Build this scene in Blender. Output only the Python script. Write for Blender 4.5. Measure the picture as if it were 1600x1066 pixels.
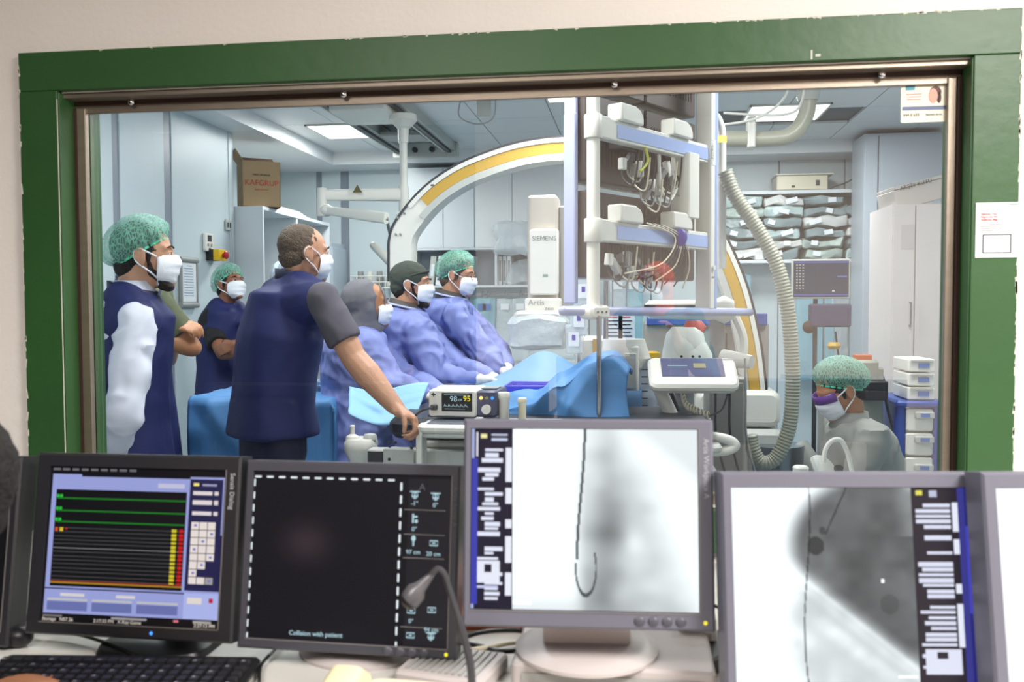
import bpy, bmesh, math, random
import numpy as np
from mathutils import Vector, Matrix, noise
random.seed(7)
V = Vector
scene = bpy.context.scene
COL = scene.collection
for o in list(bpy.data.objects): bpy.data.objects.remove(o)

# ------------------------------------------------------------------ camera
F = 1400.0; YAW = 0.1373; PITCH = 0.0417; ROLL = -0.0032; CAMZ = 1.45
fw = V((-math.sin(YAW)*math.cos(PITCH), math.cos(YAW)*math.cos(PITCH), -math.sin(PITCH)))
rt0 = V((math.cos(YAW), math.sin(YAW), 0)); up0 = rt0.cross(fw)
rt = rt0*math.cos(ROLL) + up0*math.sin(ROLL); up = up0*math.cos(ROLL) - rt0*math.sin(ROLL)
cam_d = bpy.data.cameras.new('camera'); cam = bpy.data.objects.new('camera', cam_d); COL.objects.link(cam)
cam.matrix_world = Matrix(((rt.x, up.x, -fw.x, 0), (rt.y, up.y, -fw.y, 0), (rt.z, up.z, -fw.z, CAMZ), (0, 0, 0, 1)))
cam_d.sensor_width = 36; cam_d.lens = F/1600*36; cam_d.clip_start = .05
cam_d.dof.use_dof = True; cam_d.dof.focus_distance = 4.3; cam_d.dof.aperture_fstop = 5.0
scene.camera = cam
vs = scene.view_settings; vs.view_transform = 'Standard'; vs.look = 'None'; vs.gamma = 1; vs.use_curve_mapping = False
vs.exposure = 0.0
world = bpy.data.worlds.new('world'); scene.world = world; world.use_nodes = True
world.node_tree.nodes['Background'].inputs[0].default_value = (.75, .8, .85, 1)
world.node_tree.nodes['Background'].inputs[1].default_value = .12

def area(name, loc, sx, sy, power, color=(1, 1, 1), rot=(0, 0, 0), spread=180):
    l = bpy.data.lights.new(name, 'AREA'); l.shape = 'RECTANGLE'; l.size = sx; l.size_y = sy
    l.energy = power; l.color = color; l.spread = math.radians(spread)
    o = bpy.data.objects.new(name, l); o.location = loc; o.rotation_euler = rot; COL.objects.link(o); return o
COOL = (.96, .985, 1.0); WARM = (1.0, .955, .915)
CEIL_LAMPS = [(-2.43, 7.5), (1.15, 7.3), (-2.1, 4.1), (-.3, 5.3), (1.3, 4.4), (-.6, 3.3)]  # lamps nearer the glass are out of view, freely placed to light the room
for i, (x, y) in enumerate(CEIL_LAMPS):
    area('panel_fill_light', (x, y, 2.91), .56, .56, 48, COOL)
area('control_light', (1.5, .2, 2.8), .9, .9, 185, WARM)
area('control_light', (-1.0, -.5, 2.8), .9, .9, 75, WARM)

def ray(px, py): return fw*F + rt*(px-800) - up*(py-533)
def P(px, py, Y):
    d = ray(px, py); return V((0, 0, CAMZ)) + d*(Y/d.y)
def Pd(px, py, d): return V((0, 0, CAMZ)) + ray(px, py)*(d/F)

# ------------------------------------------------------------------ materials
def C(r, g, b):
    f = lambda c: (c/255/12.92) if c <= 10.3 else ((c/255+.055)/1.055)**2.4
    return (f(r), f(g), f(b), 1)
MATS = {}
def mat(name, col=(200, 200, 200), rough=.5, metal=0, bump=0, bscale=40, var=0, vscale=6, emit=None, es=1,
        alpha=None, trans=0, spec=.5, sheen=0, stretch=None, coat=0, ridge=False):
    if name in MATS: return MATS[name]
    m = bpy.data.materials.new(name); m.use_nodes = True; nt = m.node_tree; b = nt.nodes['Principled BSDF']
    c = C(*col); b.inputs['Base Color'].default_value = c
    b.inputs['Roughness'].default_value = rough; b.inputs['Metallic'].default_value = metal
    b.inputs['Specular IOR Level'].default_value = spec
    b.inputs['Coat Weight'].default_value = coat
    if sheen: b.inputs['Sheen Weight'].default_value = sheen
    if emit: b.inputs['Emission Color'].default_value = C(*emit); b.inputs['Emission Strength'].default_value = es
    if alpha is not None: b.inputs['Alpha'].default_value = alpha
    if trans: b.inputs['Transmission Weight'].default_value = trans
    tc = nt.nodes.new('ShaderNodeTexCoord'); src = tc.outputs['Object']
    if stretch:
        mp = nt.nodes.new('ShaderNodeMapping'); mp.inputs['Scale'].default_value = stretch
        nt.links.new(src, mp.inputs[0]); src = mp.outputs[0]
    n = nt.nodes.new('ShaderNodeTexNoise'); n.inputs['Scale'].default_value = vscale; n.inputs['Detail'].default_value = 5
    nt.links.new(src, n.inputs['Vector'])
    v = var if var else .03
    r = nt.nodes.new('ShaderNodeMix'); r.data_type = 'RGBA'
    r.inputs[6].default_value = tuple(x*(1-v) for x in c[:3])+(1,); r.inputs[7].default_value = tuple(min(1, x*(1+v)) for x in c[:3])+(1,)
    nt.links.new(n.outputs['Fac'], r.inputs[0]); nt.links.new(r.outputs[2], b.inputs['Base Color'])
    if bump:
        n2 = nt.nodes.new('ShaderNodeTexNoise'); n2.inputs['Scale'].default_value = bscale; n2.inputs['Detail'].default_value = 6
        if ridge: n2.noise_type = 'RIDGED_MULTIFRACTAL'; n2.inputs['Detail'].default_value = 2.5; n2.inputs['Roughness'].default_value = .35; n2.inputs['Distortion'].default_value = .8
        nt.links.new(src, n2.inputs['Vector'])
        bp = nt.nodes.new('ShaderNodeBump'); bp.inputs['Strength'].default_value = bump; bp.inputs['Distance'].default_value = .065 if ridge else .02
        nt.links.new(n2.outputs['Fac'], bp.inputs['Height']); nt.links.new(bp.outputs[0], b.inputs['Normal'])
    MATS[name] = m; return m

M_wall = mat('control_wall_paint', (236, 230, 224), .6, bump=.06, bscale=60)
M_frame = mat('green_gloss_paint', (44, 84, 42), .42, bump=.05, bscale=25, var=.18, vscale=3)
M_chip = mat('chipped_paint', (205, 205, 190), .7)
M_strip = mat('brushed_strip', (150, 138, 124), .38, metal=.75, bump=.1, bscale=80, stretch=(1, 8, 8), var=.15)
M_gasket = mat('brown_gasket', (52, 30, 22), .6)
M_screw = mat('screw_chrome', (220, 220, 225), .15, metal=1)
M_panel = mat('wall_panel_white', (203, 215, 219), .42)
M_pstrip = mat('panel_joint_grey', (138, 145, 156), .4)
M_ceil = mat('ceiling_white', (226, 228, 230), .38)
M_grid = mat('ceiling_joint', (90, 96, 104), .6)
M_floor = mat('vinyl_floor', (118, 148, 160), .3, var=.08, vscale=12)
M_cfloor = mat('control_floor', (90, 86, 84), .6)
M_dark = mat('dark_reflection_wall', (22, 22, 26), .9)  # for unseen walls, darkened to weaken the pane's reflection
M_lam = mat('white_laminate', (214, 220, 224), .35)
M_lamg = mat('laminate_grey', (176, 186, 196), .4)
M_white = mat('white_plastic', (226, 224, 216), .35)
M_cream = mat('cream_plastic', (222, 214, 190), .4)
M_grey = mat('grey_plastic', (150, 150, 148), .45)
M_lgrey = mat('light_grey_enamel', (188, 190, 184), .35)
M_dgrey = mat('dark_grey_plastic', (52, 52, 58), .45)
M_blk = mat('black_plastic', (20, 20, 23), .4)
M_bpad = mat('black_pad_vinyl', (34, 38, 46), .42, bump=.2, bscale=30)
M_chrome = mat('steel_tube', (170, 172, 176), .2, metal=1)
M_yel = mat('mustard_strip', (196, 156, 62), .45, var=.06)
M_blue = mat('pale_blue_strip', (160, 178, 222), .35)
M_rail = mat('lavender_rail', (172, 178, 212), .3)
M_mback = mat('monitor_back_brown', (70, 60, 58), .5)
M_card = mat('cardboard', (176, 148, 112), .85, bump=.1, bscale=90, var=.08)
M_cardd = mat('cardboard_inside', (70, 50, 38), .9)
M_red = mat('red_plastic', (178, 26, 34), .35)
M_yellow = mat('yellow_plastic', (232, 186, 20), .4)
M_orange = mat('orange_card', (196, 92, 34), .6)
M_purple = mat('violet_plastic', (72, 52, 160), .4)
M_ribbed = mat('hose_ivory', (176, 176, 160), .35)
M_paper = mat('paper', (226, 230, 234), .7)
M_ink = mat('ink', (50, 52, 60), .7)
M_redink = mat('red_ink', (200, 70, 56), .7)
M_blueink = mat('blue_ink', (60, 110, 180), .6)
M_navy = mat('lead_apron_navy', (32, 38, 86), .62, spec=.3, bump=.5, bscale=4, var=.12, vscale=4, ridge=True)
M_piping = mat('apron_piping', (26, 28, 58), .6)
M_scrub = mat('grey_scrubs', (84, 80, 90), .8, ridge=True, bump=.5, bscale=5, var=.08)
M_navyt = mat('navy_trousers', (26, 28, 56), .8, bump=.3, bscale=10, var=.1)
M_shirt = mat('white_cotton', (210, 212, 226), .75, ridge=True, bump=.7, bscale=6)
M_black = mat('black_cotton', (26, 24, 28), .85, bump=.2, bscale=14)
M_olive = mat('olive_cloth', (66, 72, 64), .85, bump=.15, bscale=20)
M_gown = mat('blue_sms_gown', (120, 131, 190), .65, ridge=True, bump=1, bscale=7, var=.1, vscale=5)
M_drape = mat('drape_blue', (76, 130, 184), .6, ridge=True, bump=.5, bscale=3, var=.08)
M_drape2 = mat('drape_light_blue', (134, 182, 220), .6, bump=.25, bscale=8)
M_film = mat('clear_film_blue', (150, 186, 214), .12, bump=.9, bscale=18)
M_hijab = mat('grey_jersey_scarf', (112, 110, 116), .85, bump=.2, bscale=30, stretch=(1, 1, .3))
M_pink = mat('pink_scarf', (226, 130, 112), .8)
M_mask = mat('mask_white', (236, 238, 244), .7, bump=.12, bscale=60)
M_glove = mat('latex_glove', (228, 220, 206), .45, bump=.2, bscale=30)
M_shoe = mat('shoe_black', (18, 18, 20), .5)
M_wood = mat('desk_laminate', (196, 194, 188), .4)
M_bez = mat('bezel_grey', (98, 98, 110), .38)
M_bezd = mat('bezel_dark', (62, 62, 70), .38)
M_bezb = mat('bezel_black', (34, 34, 38), .35)
M_stand = mat('stand_grey', (176, 168, 166), .4)
M_edge = mat('bezel_lip', (130, 126, 124), .4, metal=.4)
M_lens = mat('glasses_wire', (60, 56, 56), .3, metal=.6)
M_eye = mat('eye_white', (225, 220, 212), .2)
M_iris = mat('iris_dark', (28, 18, 14), .15)
M_steel = mat('steel_sheet', (140, 146, 152), .3, metal=.9)

def skin(name, col, hair=0):
    m = mat(name, col, .5, bump=.12, bscale=120, var=.1, vscale=30)
    b = m.node_tree.nodes['Principled BSDF']; b.inputs['Subsurface Weight'].default_value = .15
    b.inputs['Subsurface Radius'].default_value = (.012, .004, .002); return m
SK1 = skin('skin_light', (190, 142, 114)); SK2 = skin('skin_tan', (184, 128, 92)); SK3 = skin('skin_brown', (140, 92, 68))
def hairmat(name, col):
    return mat(name, col, .7, bump=.8, bscale=160, var=.3, vscale=80)
H_black = hairmat('hair_black', (26, 20, 20)); H_brown = hairmat('hair_brown', (100, 84, 70)); H_dk = hairmat('beard_dark', (44, 32, 28))

def net_mat(name, col, op):
    m = bpy.data.materials.new(name); m.use_nodes = True; nt = m.node_tree; b = nt.nodes['Principled BSDF']
    b.inputs['Base Color'].default_value = C(*col); b.inputs['Roughness'].default_value = .6
    tc = nt.nodes.new('ShaderNodeTexCoord'); mp = nt.nodes.new('ShaderNodeMapping'); mp.inputs['Scale'].default_value = (1, 1, .35)
    n = nt.nodes.new('ShaderNodeTexVoronoi'); n.feature = 'DISTANCE_TO_EDGE'; n.inputs['Scale'].default_value = 120
    n2 = nt.nodes.new('ShaderNodeTexNoise'); n2.inputs['Scale'].default_value = 30
    nt.links.new(tc.outputs['Object'], mp.inputs[0]); nt.links.new(mp.outputs[0], n.inputs['Vector']); nt.links.new(mp.outputs[0], n2.inputs['Vector'])
    mr = nt.nodes.new('ShaderNodeMapRange'); mr.inputs[1].default_value = 0; mr.inputs[2].default_value = .2
    mr.inputs[3].default_value = min(1, op+.4); mr.inputs[4].default_value = op
    nt.links.new(n.outputs['Distance'], mr.inputs[0]); nt.links.new(mr.outputs[0], b.inputs['Alpha'])
    return m
M_net = net_mat('green_bouffant_fabric', (138, 200, 178), .3)
M_elastic = mat('cap_elastic', (96, 206, 170), .6)
def plastic_film(name, col, alpha, bs=20):
    m = mat(name, col, .12, bump=.8, bscale=bs, alpha=alpha); return m
M_bag = plastic_film('clear_polythene', (215, 228, 235), .45)
M_bagb = plastic_film('aqua_polythene', (150, 200, 215), .55, 10)

def emis(name, col, s):
    m = bpy.data.materials.new(name); m.use_nodes = True; nt = m.node_tree; nt.nodes.remove(nt.nodes['Principled BSDF'])
    e = nt.nodes.new('ShaderNodeEmission'); e.inputs[0].default_value = C(*col); e.inputs[1].default_value = s
    nt.links.new(e.outputs[0], nt.nodes['Material Output'].inputs[0]); return m
E_panel = emis('lamp_diffuser_glow', (240, 250, 255), 3.0)
E_white = emis('screen_white', (250, 250, 255), 1.0)
E_green = emis('trace_green', (40, 150, 50), 1); E_ylw = emis('text_yellow', (240, 225, 60), 1.3); E_blue = emis('led_blue', (60, 140, 255), 2)
E_orange = emis('indicator_orange', (255, 160, 70), 6); E_cyan = emis('text_cyan', (190, 225, 235), .9); E_red = emis('text_red', (215, 30, 30), 1)
def screen_mat(name, s=1.0):
    m = bpy.data.materials.new(name); m.use_nodes = True; nt = m.node_tree; b = nt.nodes['Principled BSDF']
    b.inputs['Base Color'].default_value = (.003, .003, .004, 1); b.inputs['Specular IOR Level'].default_value = .25; b.inputs['Roughness'].default_value = .3
    a = nt.nodes.new('ShaderNodeVertexColor'); a.layer_name = 'Col'
    nt.links.new(a.outputs[0], b.inputs['Emission Color']); b.inputs['Emission Strength'].default_value = s
    return m
M_screen = screen_mat('lcd_screen', 1.0)

# ------------------------------------------------------------------ mesh tools
def basis(z, x=None):
    z = V(z).normalized()
    if x is None: x = V((1, 0, 0)) if abs(z.x) < .9 else V((0, 1, 0))
    y = z.cross(x).normalized(); x = y.cross(z).normalized()
    return Matrix((x, y, z)).transposed()
def rotm(rx=0, ry=0, rz=0):
    return (Matrix.Rotation(rz, 3, 'Z') @ Matrix.Rotation(ry, 3, 'Y') @ Matrix.Rotation(rx, 3, 'X'))
class MB:
    def __init__(s): s.v = []; s.f = []; s.T = Matrix.Identity(4)
    def add(s, vs_, fs):
        n = len(s.v); s.v += [s.T @ V(p) for p in vs_]; s.f += [tuple(i+n for i in f) for f in fs]; return s
    def box(s, c, sz, R=None, taper=1.0):
        c = V(c); R = R or Matrix.Identity(3); vs_ = []
        for dz in (-.5, .5):
            k = taper if dz > 0 else 1
            for dx, dy in ((-.5, -.5), (.5, -.5), (.5, .5), (-.5, .5)):
                vs_.append(c + R @ V((dx*sz[0]*k, dy*sz[1]*k, dz*sz[2])))
        return s.add(vs_, [(0, 3, 2, 1), (4, 5, 6, 7), (0, 1, 5, 4), (1, 2, 6, 5), (2, 3, 7, 6), (3, 0, 4, 7)])
    def b2(s, a, b):
        a = V(a); b = V(b); return s.box((a+b)/2, (abs(b.x-a.x), abs(b.y-a.y), abs(b.z-a.z)))
    def rbox(s, c, sz, r=.01, R=None, n=3, axis='Z'):
        """box with rounded vertical edges and small chamfer top/bottom (local axis)"""
        c = V(c); R = R or Matrix.Identity(3)
        A = {'Z': Matrix.Identity(3), 'Y': Matrix(((1, 0, 0), (0, 0, 1), (0, -1, 0))), 'X': Matrix(((0, 0, 1), (0, 1, 0), (-1, 0, 0)))}[axis]
        sx, sy, sz_ = {'Z': (sz[0], sz[1], sz[2]), 'Y': (sz[0], sz[2], sz[1]), 'X': (sz[2], sz[1], sz[0])}[axis]
        r = min(r, sx*.49, sy*.49); ch = min(r*.5, sz_*.3)
        prof = []
        for q, (mx, my) in enumerate(((1, 1), (-1, 1), (-1, -1), (1, -1))):
            for k in range(n+1):
                a = math.pi/2*(q + k/n); prof.append((mx*(sx/2-r), my*(sy/2-r), math.cos(a), math.sin(a)))
        rings = []
        for z, rr in ((-sz_/2, r-ch), (-sz_/2+ch, r), (sz_/2-ch, r), (sz_/2, r-ch)):
            rings.append([c + R @ (A @ V((x+ca*rr, y+sa*rr, z))) for x, y, ca, sa in prof])
        N = len(prof); vs_ = [p for rg in rings for p in rg]; fs = []
        for i in range(3):
            for j in range(N): fs.append((i*N+j, i*N+(j+1) % N, (i+1)*N+(j+1) % N, (i+1)*N+j))
        fs.append(tuple(reversed(range(N)))); fs.append(tuple(3*N+j for j in range(N)))
        return s.add(vs_, fs)
    def rings(s, rgs, cap=True, close=True):
        N = len(rgs[0]); vs_ = [p for rg in rgs for p in rg]; fs = []
        for i in range(len(rgs)-1):
            for j in range(N if close else N-1): fs.append((i*N+j, i*N+(j+1) % N, (i+1)*N+(j+1) % N, (i+1)*N+j))
        if cap: fs.append(tuple(reversed(range(N)))); fs.append(tuple((len(rgs)-1)*N+j for j in range(N)))
        return s.add(vs_, fs)
    def cyl(s, a, b, r0, r1=None, n=16, cap=True):
        a = V(a); b = V(b); r1 = r0 if r1 is None else r1; B = basis(b-a)
        return s.rings([[p + B @ V((r*math.cos(2*math.pi*k/n), r*math.sin(2*math.pi*k/n), 0)) for k in range(n)] for p, r in ((a, r0), (b, r1))], cap)
    def caps(s, a, b, r0, r1=None, n=12):
        a = V(a); b = V(b); r1 = r0 if r1 is None else r1
        if (b-a).length < 1e-5: b = a+V((0, 0, 1e-3))
        B = basis(b-a); z = (b-a).normalized(); rg = []
        for k in range(4):
            t = math.pi/2*(k+.35)/4.35
            rg.append((a - z*r0*math.cos(t), r0*math.sin(t)))
        rg.append((a, r0)); rg.append((b, r1))
        for k in range(3, -1, -1):
            t = math.pi/2*(k+.35)/4.35
            rg.append((b + z*r1*math.cos(t), r1*math.sin(t)))
        return s.rings([[p + B @ V((r*math.cos(2*math.pi*k/n), r*math.sin(2*math.pi*k/n), 0)) for k in range(n)] for p, r in rg])
    def ell(s, c, r, R=None, n=18, m=12):
        c = V(c); R = R or Matrix.Identity(3); rg = []
        for i in range(1, m):
            t = math.pi*i/m
            rg.append([c + R @ V((r[0]*math.sin(t)*math.cos(2*math.pi*k/n), r[1]*math.sin(t)*math.sin(2*math.pi*k/n), -r[2]*math.cos(t))) for k in range(n)])
        N = len(s.v); s.rings(rg, False)
        s.v += [s.T @ (c + R @ V((0, 0, -r[2]))), s.T @ (c + R @ V((0, 0, r[2])))]
        L = N+n*(m-2); a = len(s.v)-2
        for k in range(n): s.f.append((a, N+(k+1) % n, N+k)); s.f.append((a+1, L+k, L+(k+1) % n))
        return s
    def tube(s, pts, r, n=8, cap=True, closed=False):
        pts = [V(p) for p in pts]; rg = []; x = None
        for i, p in enumerate(pts):
            if closed: t = pts[(i+1) % len(pts)] - pts[i-1]
            else: t = pts[min(i+1, len(pts)-1)] - pts[max(i-1, 0)]
            B = basis(t, x); x = B.col[0]; rr = r[i] if isinstance(r, (list, tuple)) else r
            rg.append([p + B @ V((rr*math.cos(2*math.pi*k/n), rr*math.sin(2*math.pi*k/n), 0)) for k in range(n)])
        if closed: rg.append(rg[0]); cap = False
        return s.rings(rg, cap)
    def loft(s, secs, n=28, pw=2.0, cap=True):
        """secs: (centre, rx, ry, yaw) or with axes (centre, vecx, vecy)"""
        rg = []
        for sc in secs:
            c = V(sc[0])
            if isinstance(sc[1], Vector): ax, ay = sc[1], sc[2]
            else:
                R = Matrix.Rotation(sc[3], 3, 'Z'); ax = R @ V((sc[1], 0, 0)); ay = R @ V((0, sc[2], 0))
            pts = []
            for k in range(n):
                a = 2*math.pi*k/n; ca, sa = math.cos(a), math.sin(a)
                pts.append(c + ax*math.copysign(abs(ca)**(2/pw), ca) + ay*math.copysign(abs(sa)**(2/pw), sa))
            rg.append(pts)
        return s.rings(rg, cap)
    def lathe(s, prof, c=(0, 0, 0), n=24, R=None):
        c = V(c); R = R or Matrix.Identity(3)
        return s.rings([[c + R @ V((r*math.cos(2*math.pi*k/n), r*math.sin(2*math.pi*k/n), z)) for k in range(n)] for r, z in prof])
    def prism(s, poly, a, b, axis=1):
        """extrude polygon (2-D list in the two other axes) along axis from a to b"""
        def q(u, v, w):
            return {1: V((u, w, v)), 0: V((w, u, v)), 2: V((u, v, w))}[axis]
        n = len(poly); vs_ = [q(u, v, a) for u, v in poly]+[q(u, v, b) for u, v in poly]
        fs = [tuple(range(n)), tuple(reversed(range(n, 2*n)))]+[(i, i+n, (i+1) % n+n, (i+1) % n) for i in range(n)]
        return s.add(vs_, fs)
    def mesh(s, name='m'):
        me = bpy.data.meshes.new(name); me.from_pydata([tuple(p) for p in s.v], [], s.f); me.validate()
        bm = bmesh.new(); bm.from_mesh(me); bmesh.ops.recalc_face_normals(bm, faces=bm.faces); bm.to_mesh(me); bm.free()
        me.update(); return me
    def build(s, name, m, parent=None, smooth=None, bevel=0, world=False, **k):
        me = s.mesh(name)
        return place(name, me, m, parent, smooth, bevel, world, **k)
ROOT = {}
def place(name, me, m, parent=None, smooth=None, bevel=0, world=False, label=None):
    if world and parent is not None:
        me.transform(root_of(parent).matrix_basis.inverted())
    o = bpy.data.objects.new(name, me); COL.objects.link(o); me.materials.append(m)
    if parent: o.parent = parent
    if bevel:
        b = o.modifiers.new('b', 'BEVEL'); b.width = bevel; b.segments = 2; b.limit_method = 'ANGLE'
    if smooth == True: me.shade_smooth()
    elif smooth is None:
        me.shade_smooth()
        me.set_sharp_from_angle(angle=math.radians(38))
    if label: o['label'] = label
    return o
def root_of(o):
    while o.parent: o = o.parent
    return o
def tag(o, label, cat, group=None, kind=None):
    if kind: o['kind'] = kind
    if label: o['label'] = label
    if cat: o['category'] = cat
    if group: o['group'] = group
    return o
def thing(name, loc, label, cat, rz=0, group=None):
    o = bpy.data.objects.new(name, None); o.empty_display_size = .1; COL.objects.link(o)
    o.location = loc; o.rotation_euler = (0, 0, rz)
    o.matrix_basis = Matrix.Translation(V(loc)) @ Matrix.Rotation(rz, 4, 'Z')
    return tag(o, label, cat, group)
def struct(o): o['kind'] = 'structure'; return o
def crom(pts, sub=8, closed=False):
    pts = [V(p) for p in pts]; out = []; n = len(pts)
    for i in range(n if closed else n-1):
        if closed: p0, p1, p2, p3 = pts[i-1], pts[i], pts[(i+1) % n], pts[(i+2) % n]
        else: p0, p1, p2, p3 = pts[max(i-1, 0)], pts[i], pts[i+1], pts[min(i+2, n-1)]
        for k in range(sub):
            t = k/sub
            out.append(.5*((2*p1)+(p2-p0)*t+(2*p0-5*p1+4*p2-p3)*t*t+(3*p1-p0-3*p2+p3)*t**3))
    if not closed: out.append(pts[-1])
    return out
def blob(mb, voxel=.01, sm=4, fac=.5):
    o = bpy.data.objects.new('tmp', mb.mesh()); COL.objects.link(o)
    r = o.modifiers.new('r', 'REMESH'); r.mode = 'VOXEL'; r.voxel_size = voxel; r.use_smooth_shade = True
    if sm: s_ = o.modifiers.new('s', 'SMOOTH'); s_.iterations = sm; s_.factor = fac
    dg = bpy.context.evaluated_depsgraph_get(); me = bpy.data.meshes.new_from_object(o.evaluated_get(dg))
    bpy.data.objects.remove(o); me.materials.clear(); me.shade_smooth(); return me
def wrinkle(me, amp=.006, scale=(6, 6, 6), ridge=True, seed=0, zmax=None):
    n = len(me.vertices); co = np.empty(n*3); me.vertices.foreach_get('co', co); co = co.reshape(-1, 3)
    no = np.empty(n*3); me.vertices.foreach_get('normal', no); no = no.reshape(-1, 3)
    d = np.empty(n)
    for i in range(n):
        q = V((co[i, 0]*scale[0]+seed, co[i, 1]*scale[1], co[i, 2]*scale[2]))
        w = noise.noise(q + .7*noise.noise_vector(q*.6))
        d[i] = (1-abs(w)*2.4) if ridge else w*2
        if ridge: d[i] = max(-.6, d[i])*.6
    co += no*(d*amp)[:, None]; me.vertices.foreach_set('co', co.ravel()); me.update(); return me
def text(body, size, m, T, parent=None, name='lettering', ext=.0004, align='CENTER', label=None):
    cu = bpy.data.curves.new('t', 'FONT'); cu.body = body; cu.size = size; cu.extrude = ext; cu.align_x = align; cu.align_y = 'CENTER'; cu.resolution_u = 3
    o = bpy.data.objects.new('t', cu); COL.objects.link(o)
    dg = bpy.context.evaluated_depsgraph_get(); me = bpy.data.meshes.new_from_object(o.evaluated_get(dg)); bpy.data.objects.remove(o)
    me.transform(T); me.materials.clear()
    return place(name, me, m, parent, smooth=False, label=label)
def TXT(loc, rx=math.pi/2, rz=0, spin=0):
    """text standing in XZ plane facing -Y"""
    return Matrix.Translation(V(loc)) @ Matrix.Rotation(rz, 4, 'Z') @ Matrix.Rotation(rx, 4, 'X') @ Matrix.Rotation(spin, 4, 'Z')
def raster(name, img, w, h, M, parent, m=None):
    """flat grid with one colour per cell, img[ny,nx,3] linear, row 0 at top; local plane x right, z up, facing -y"""
    ny, nx = img.shape[:2]
    xs = np.linspace(-w/2, w/2, nx+1); zs = np.linspace(h/2, -h/2, ny+1)
    gx, gz = np.meshgrid(xs, zs); vv = np.stack([gx.ravel(), np.zeros(gx.size), gz.ravel()], 1)
    i = np.arange(ny)[:, None]*(nx+1)+np.arange(nx)[None, :]
    fc = np.stack([i, i+nx+1, i+nx+2, i+1], -1).reshape(-1, 4)
    me = bpy.data.meshes.new(name)
    me.vertices.add(len(vv)); me.vertices.foreach_set('co', vv.ravel())
    me.loops.add(fc.size); me.loops.foreach_set('vertex_index', fc.ravel())
    me.polygons.add(len(fc)); me.polygons.foreach_set('loop_start', np.arange(0, fc.size, 4)); me.update(calc_edges=True)
    ca = me.color_attributes.new('Col', 'FLOAT_COLOR', 'CORNER')
    c = np.ones((ny*nx, 4, 4)); c[:, :, :3] = img.reshape(-1, 1, 3); ca.data.foreach_set('color', c.ravel())
    me.transform(M)
    return place(name, me, m or M_screen, parent, smooth=False)
# ================================================================== STRUCTURE
def sbox(name, a, b, m, parent=None):
    o = MB().b2(a, b).build(name, m, parent, smooth=False)
    if parent is None: struct(o)
    return o
XL, XR, YB = -3.2, 3.1, 9.0
OX0, OX1, OZ0, OZ1 = -1.565, .792, .93, 2.03
YW = 2.3
# control room side wall with the window opening
m = MB(); m.b2((-4.2, YW, 0), (OX0, 2.455, 3)).b2((OX1, YW, 0), (3.1, 2.455, 3)).b2((OX0, YW, OZ1), (OX1, 2.455, 3)).b2((OX0, YW, 0), (OX1, 2.455, OZ0))
struct(m.build('wall_front', M_wall, smooth=False))
sbox('floor', (-4.2, -2.8, -.1), (3.1, 2.4, 0), M_cfloor)
sbox('ceiling', (-4.2, -2.8, 2.95), (3.1, 2.3, 3.05), mat('control_ceiling', (225, 222, 216), .7))
sbox('wall_back', (-1.33, -2.8, 0), (3.1, -2.7, 3), mat('control_back_paint', (238, 226, 214), .7))
sbox('wall_back', (-4.2, -2.8, 0), (-1.33, -2.7, 3), M_dark)  # unseen wall part made dark so the pane reflects little at left
sbox('wall_right', (3.1, -2.8, 0), (3.2, 2.5, 3), M_wall)
sbox('wall_left', (-4.3, -2.8, 0), (-4.2, 2.5, 3), M_dark)  # unseen too, darkened to keep left reflections faint
# procedure room
sbox('floor', (-3.9, 2.5, -.1), (XR, YB, 0), M_floor)
wl = sbox('wall_left', (XL-.1, 2.46, 0), (XL-.03, 6.85, 2.82), M_pstrip)
y = 2.62; k = 0
yy = [2.62, 3.25, 3.89, 4.53, 5.165, 5.80, 6.83]
seams = []
def Yat(px, X=XL):   # depth where the left wall is seen
    d = ray(px, 500); return X*d.y/d.x
s0, s1, s2, s3 = Yat(182), Yat(194), Yat(262), Yat(274)
edges = [(2.52, s0), (s1, s2), (s3, 6.83)]
for a, b in edges:
    MB().box((XL-.02, (a+b)/2, 1.41), (.03, b-a, 2.82)).build('wall_panel', M_panel, wl, bevel=.003, smooth=False)
for a, b in ((s0, s1), (s2, s3)):
    MB().box((XL-.022, (a+b)/2, 1.41), (.02, b-a, 2.82)).build('joint_cover', M_pstrip, wl, bevel=.003, smooth=False)
sbox('wall_left', (XL-.7, 6.85, 0), (XL-.6, YB, 2.82), M_panel)
sbox('wall_left', (XL-.6, 6.78, 0), (XL, 6.86, 2.82), M_panel)
sbox('wall_right', (XR, 2.5, 0), (XR+.1, YB, 2.94), M_panel)
wb = sbox('wall_back', (XL-.7, YB+.02, 0), (XR, YB+.1, 2.94), M_pstrip)
bx = [XL-.6, P(436, 300, 9).x, P(495, 300, 9).x]
def X9(px): return P(px, 300, 9).x
pan = [(XL-.6, X9(436)), (X9(437.5), X9(495)), (X9(504), X9(533)), (X9(546), X9(640))]
x = X9(641.5)
while x < XR: pan.append((x, min(x+.6, XR))); x += .61
for a, b in pan:
    MB().box(((a+b)/2, YB, 1.45), (b-a, .04, 2.9)).build('wall_panel', M_panel, wb, bevel=.003, smooth=False)
for a, b in ((X9(495), X9(504)), (X9(533), X9(546))):
    MB().box(((a+b)/2, YB+.0, 1.45), (b-a, .02, 2.9)).build('joint_cover', M_pstrip, wb, bevel=.003, smooth=False)
sbox('wall_front', (XL-.1, 2.46, 0), (-1.72, 2.5, 3), M_panel)
sbox('wall_front', (1.0, 2.46, 0), (XR, 2.5, 3), M_panel)
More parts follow.
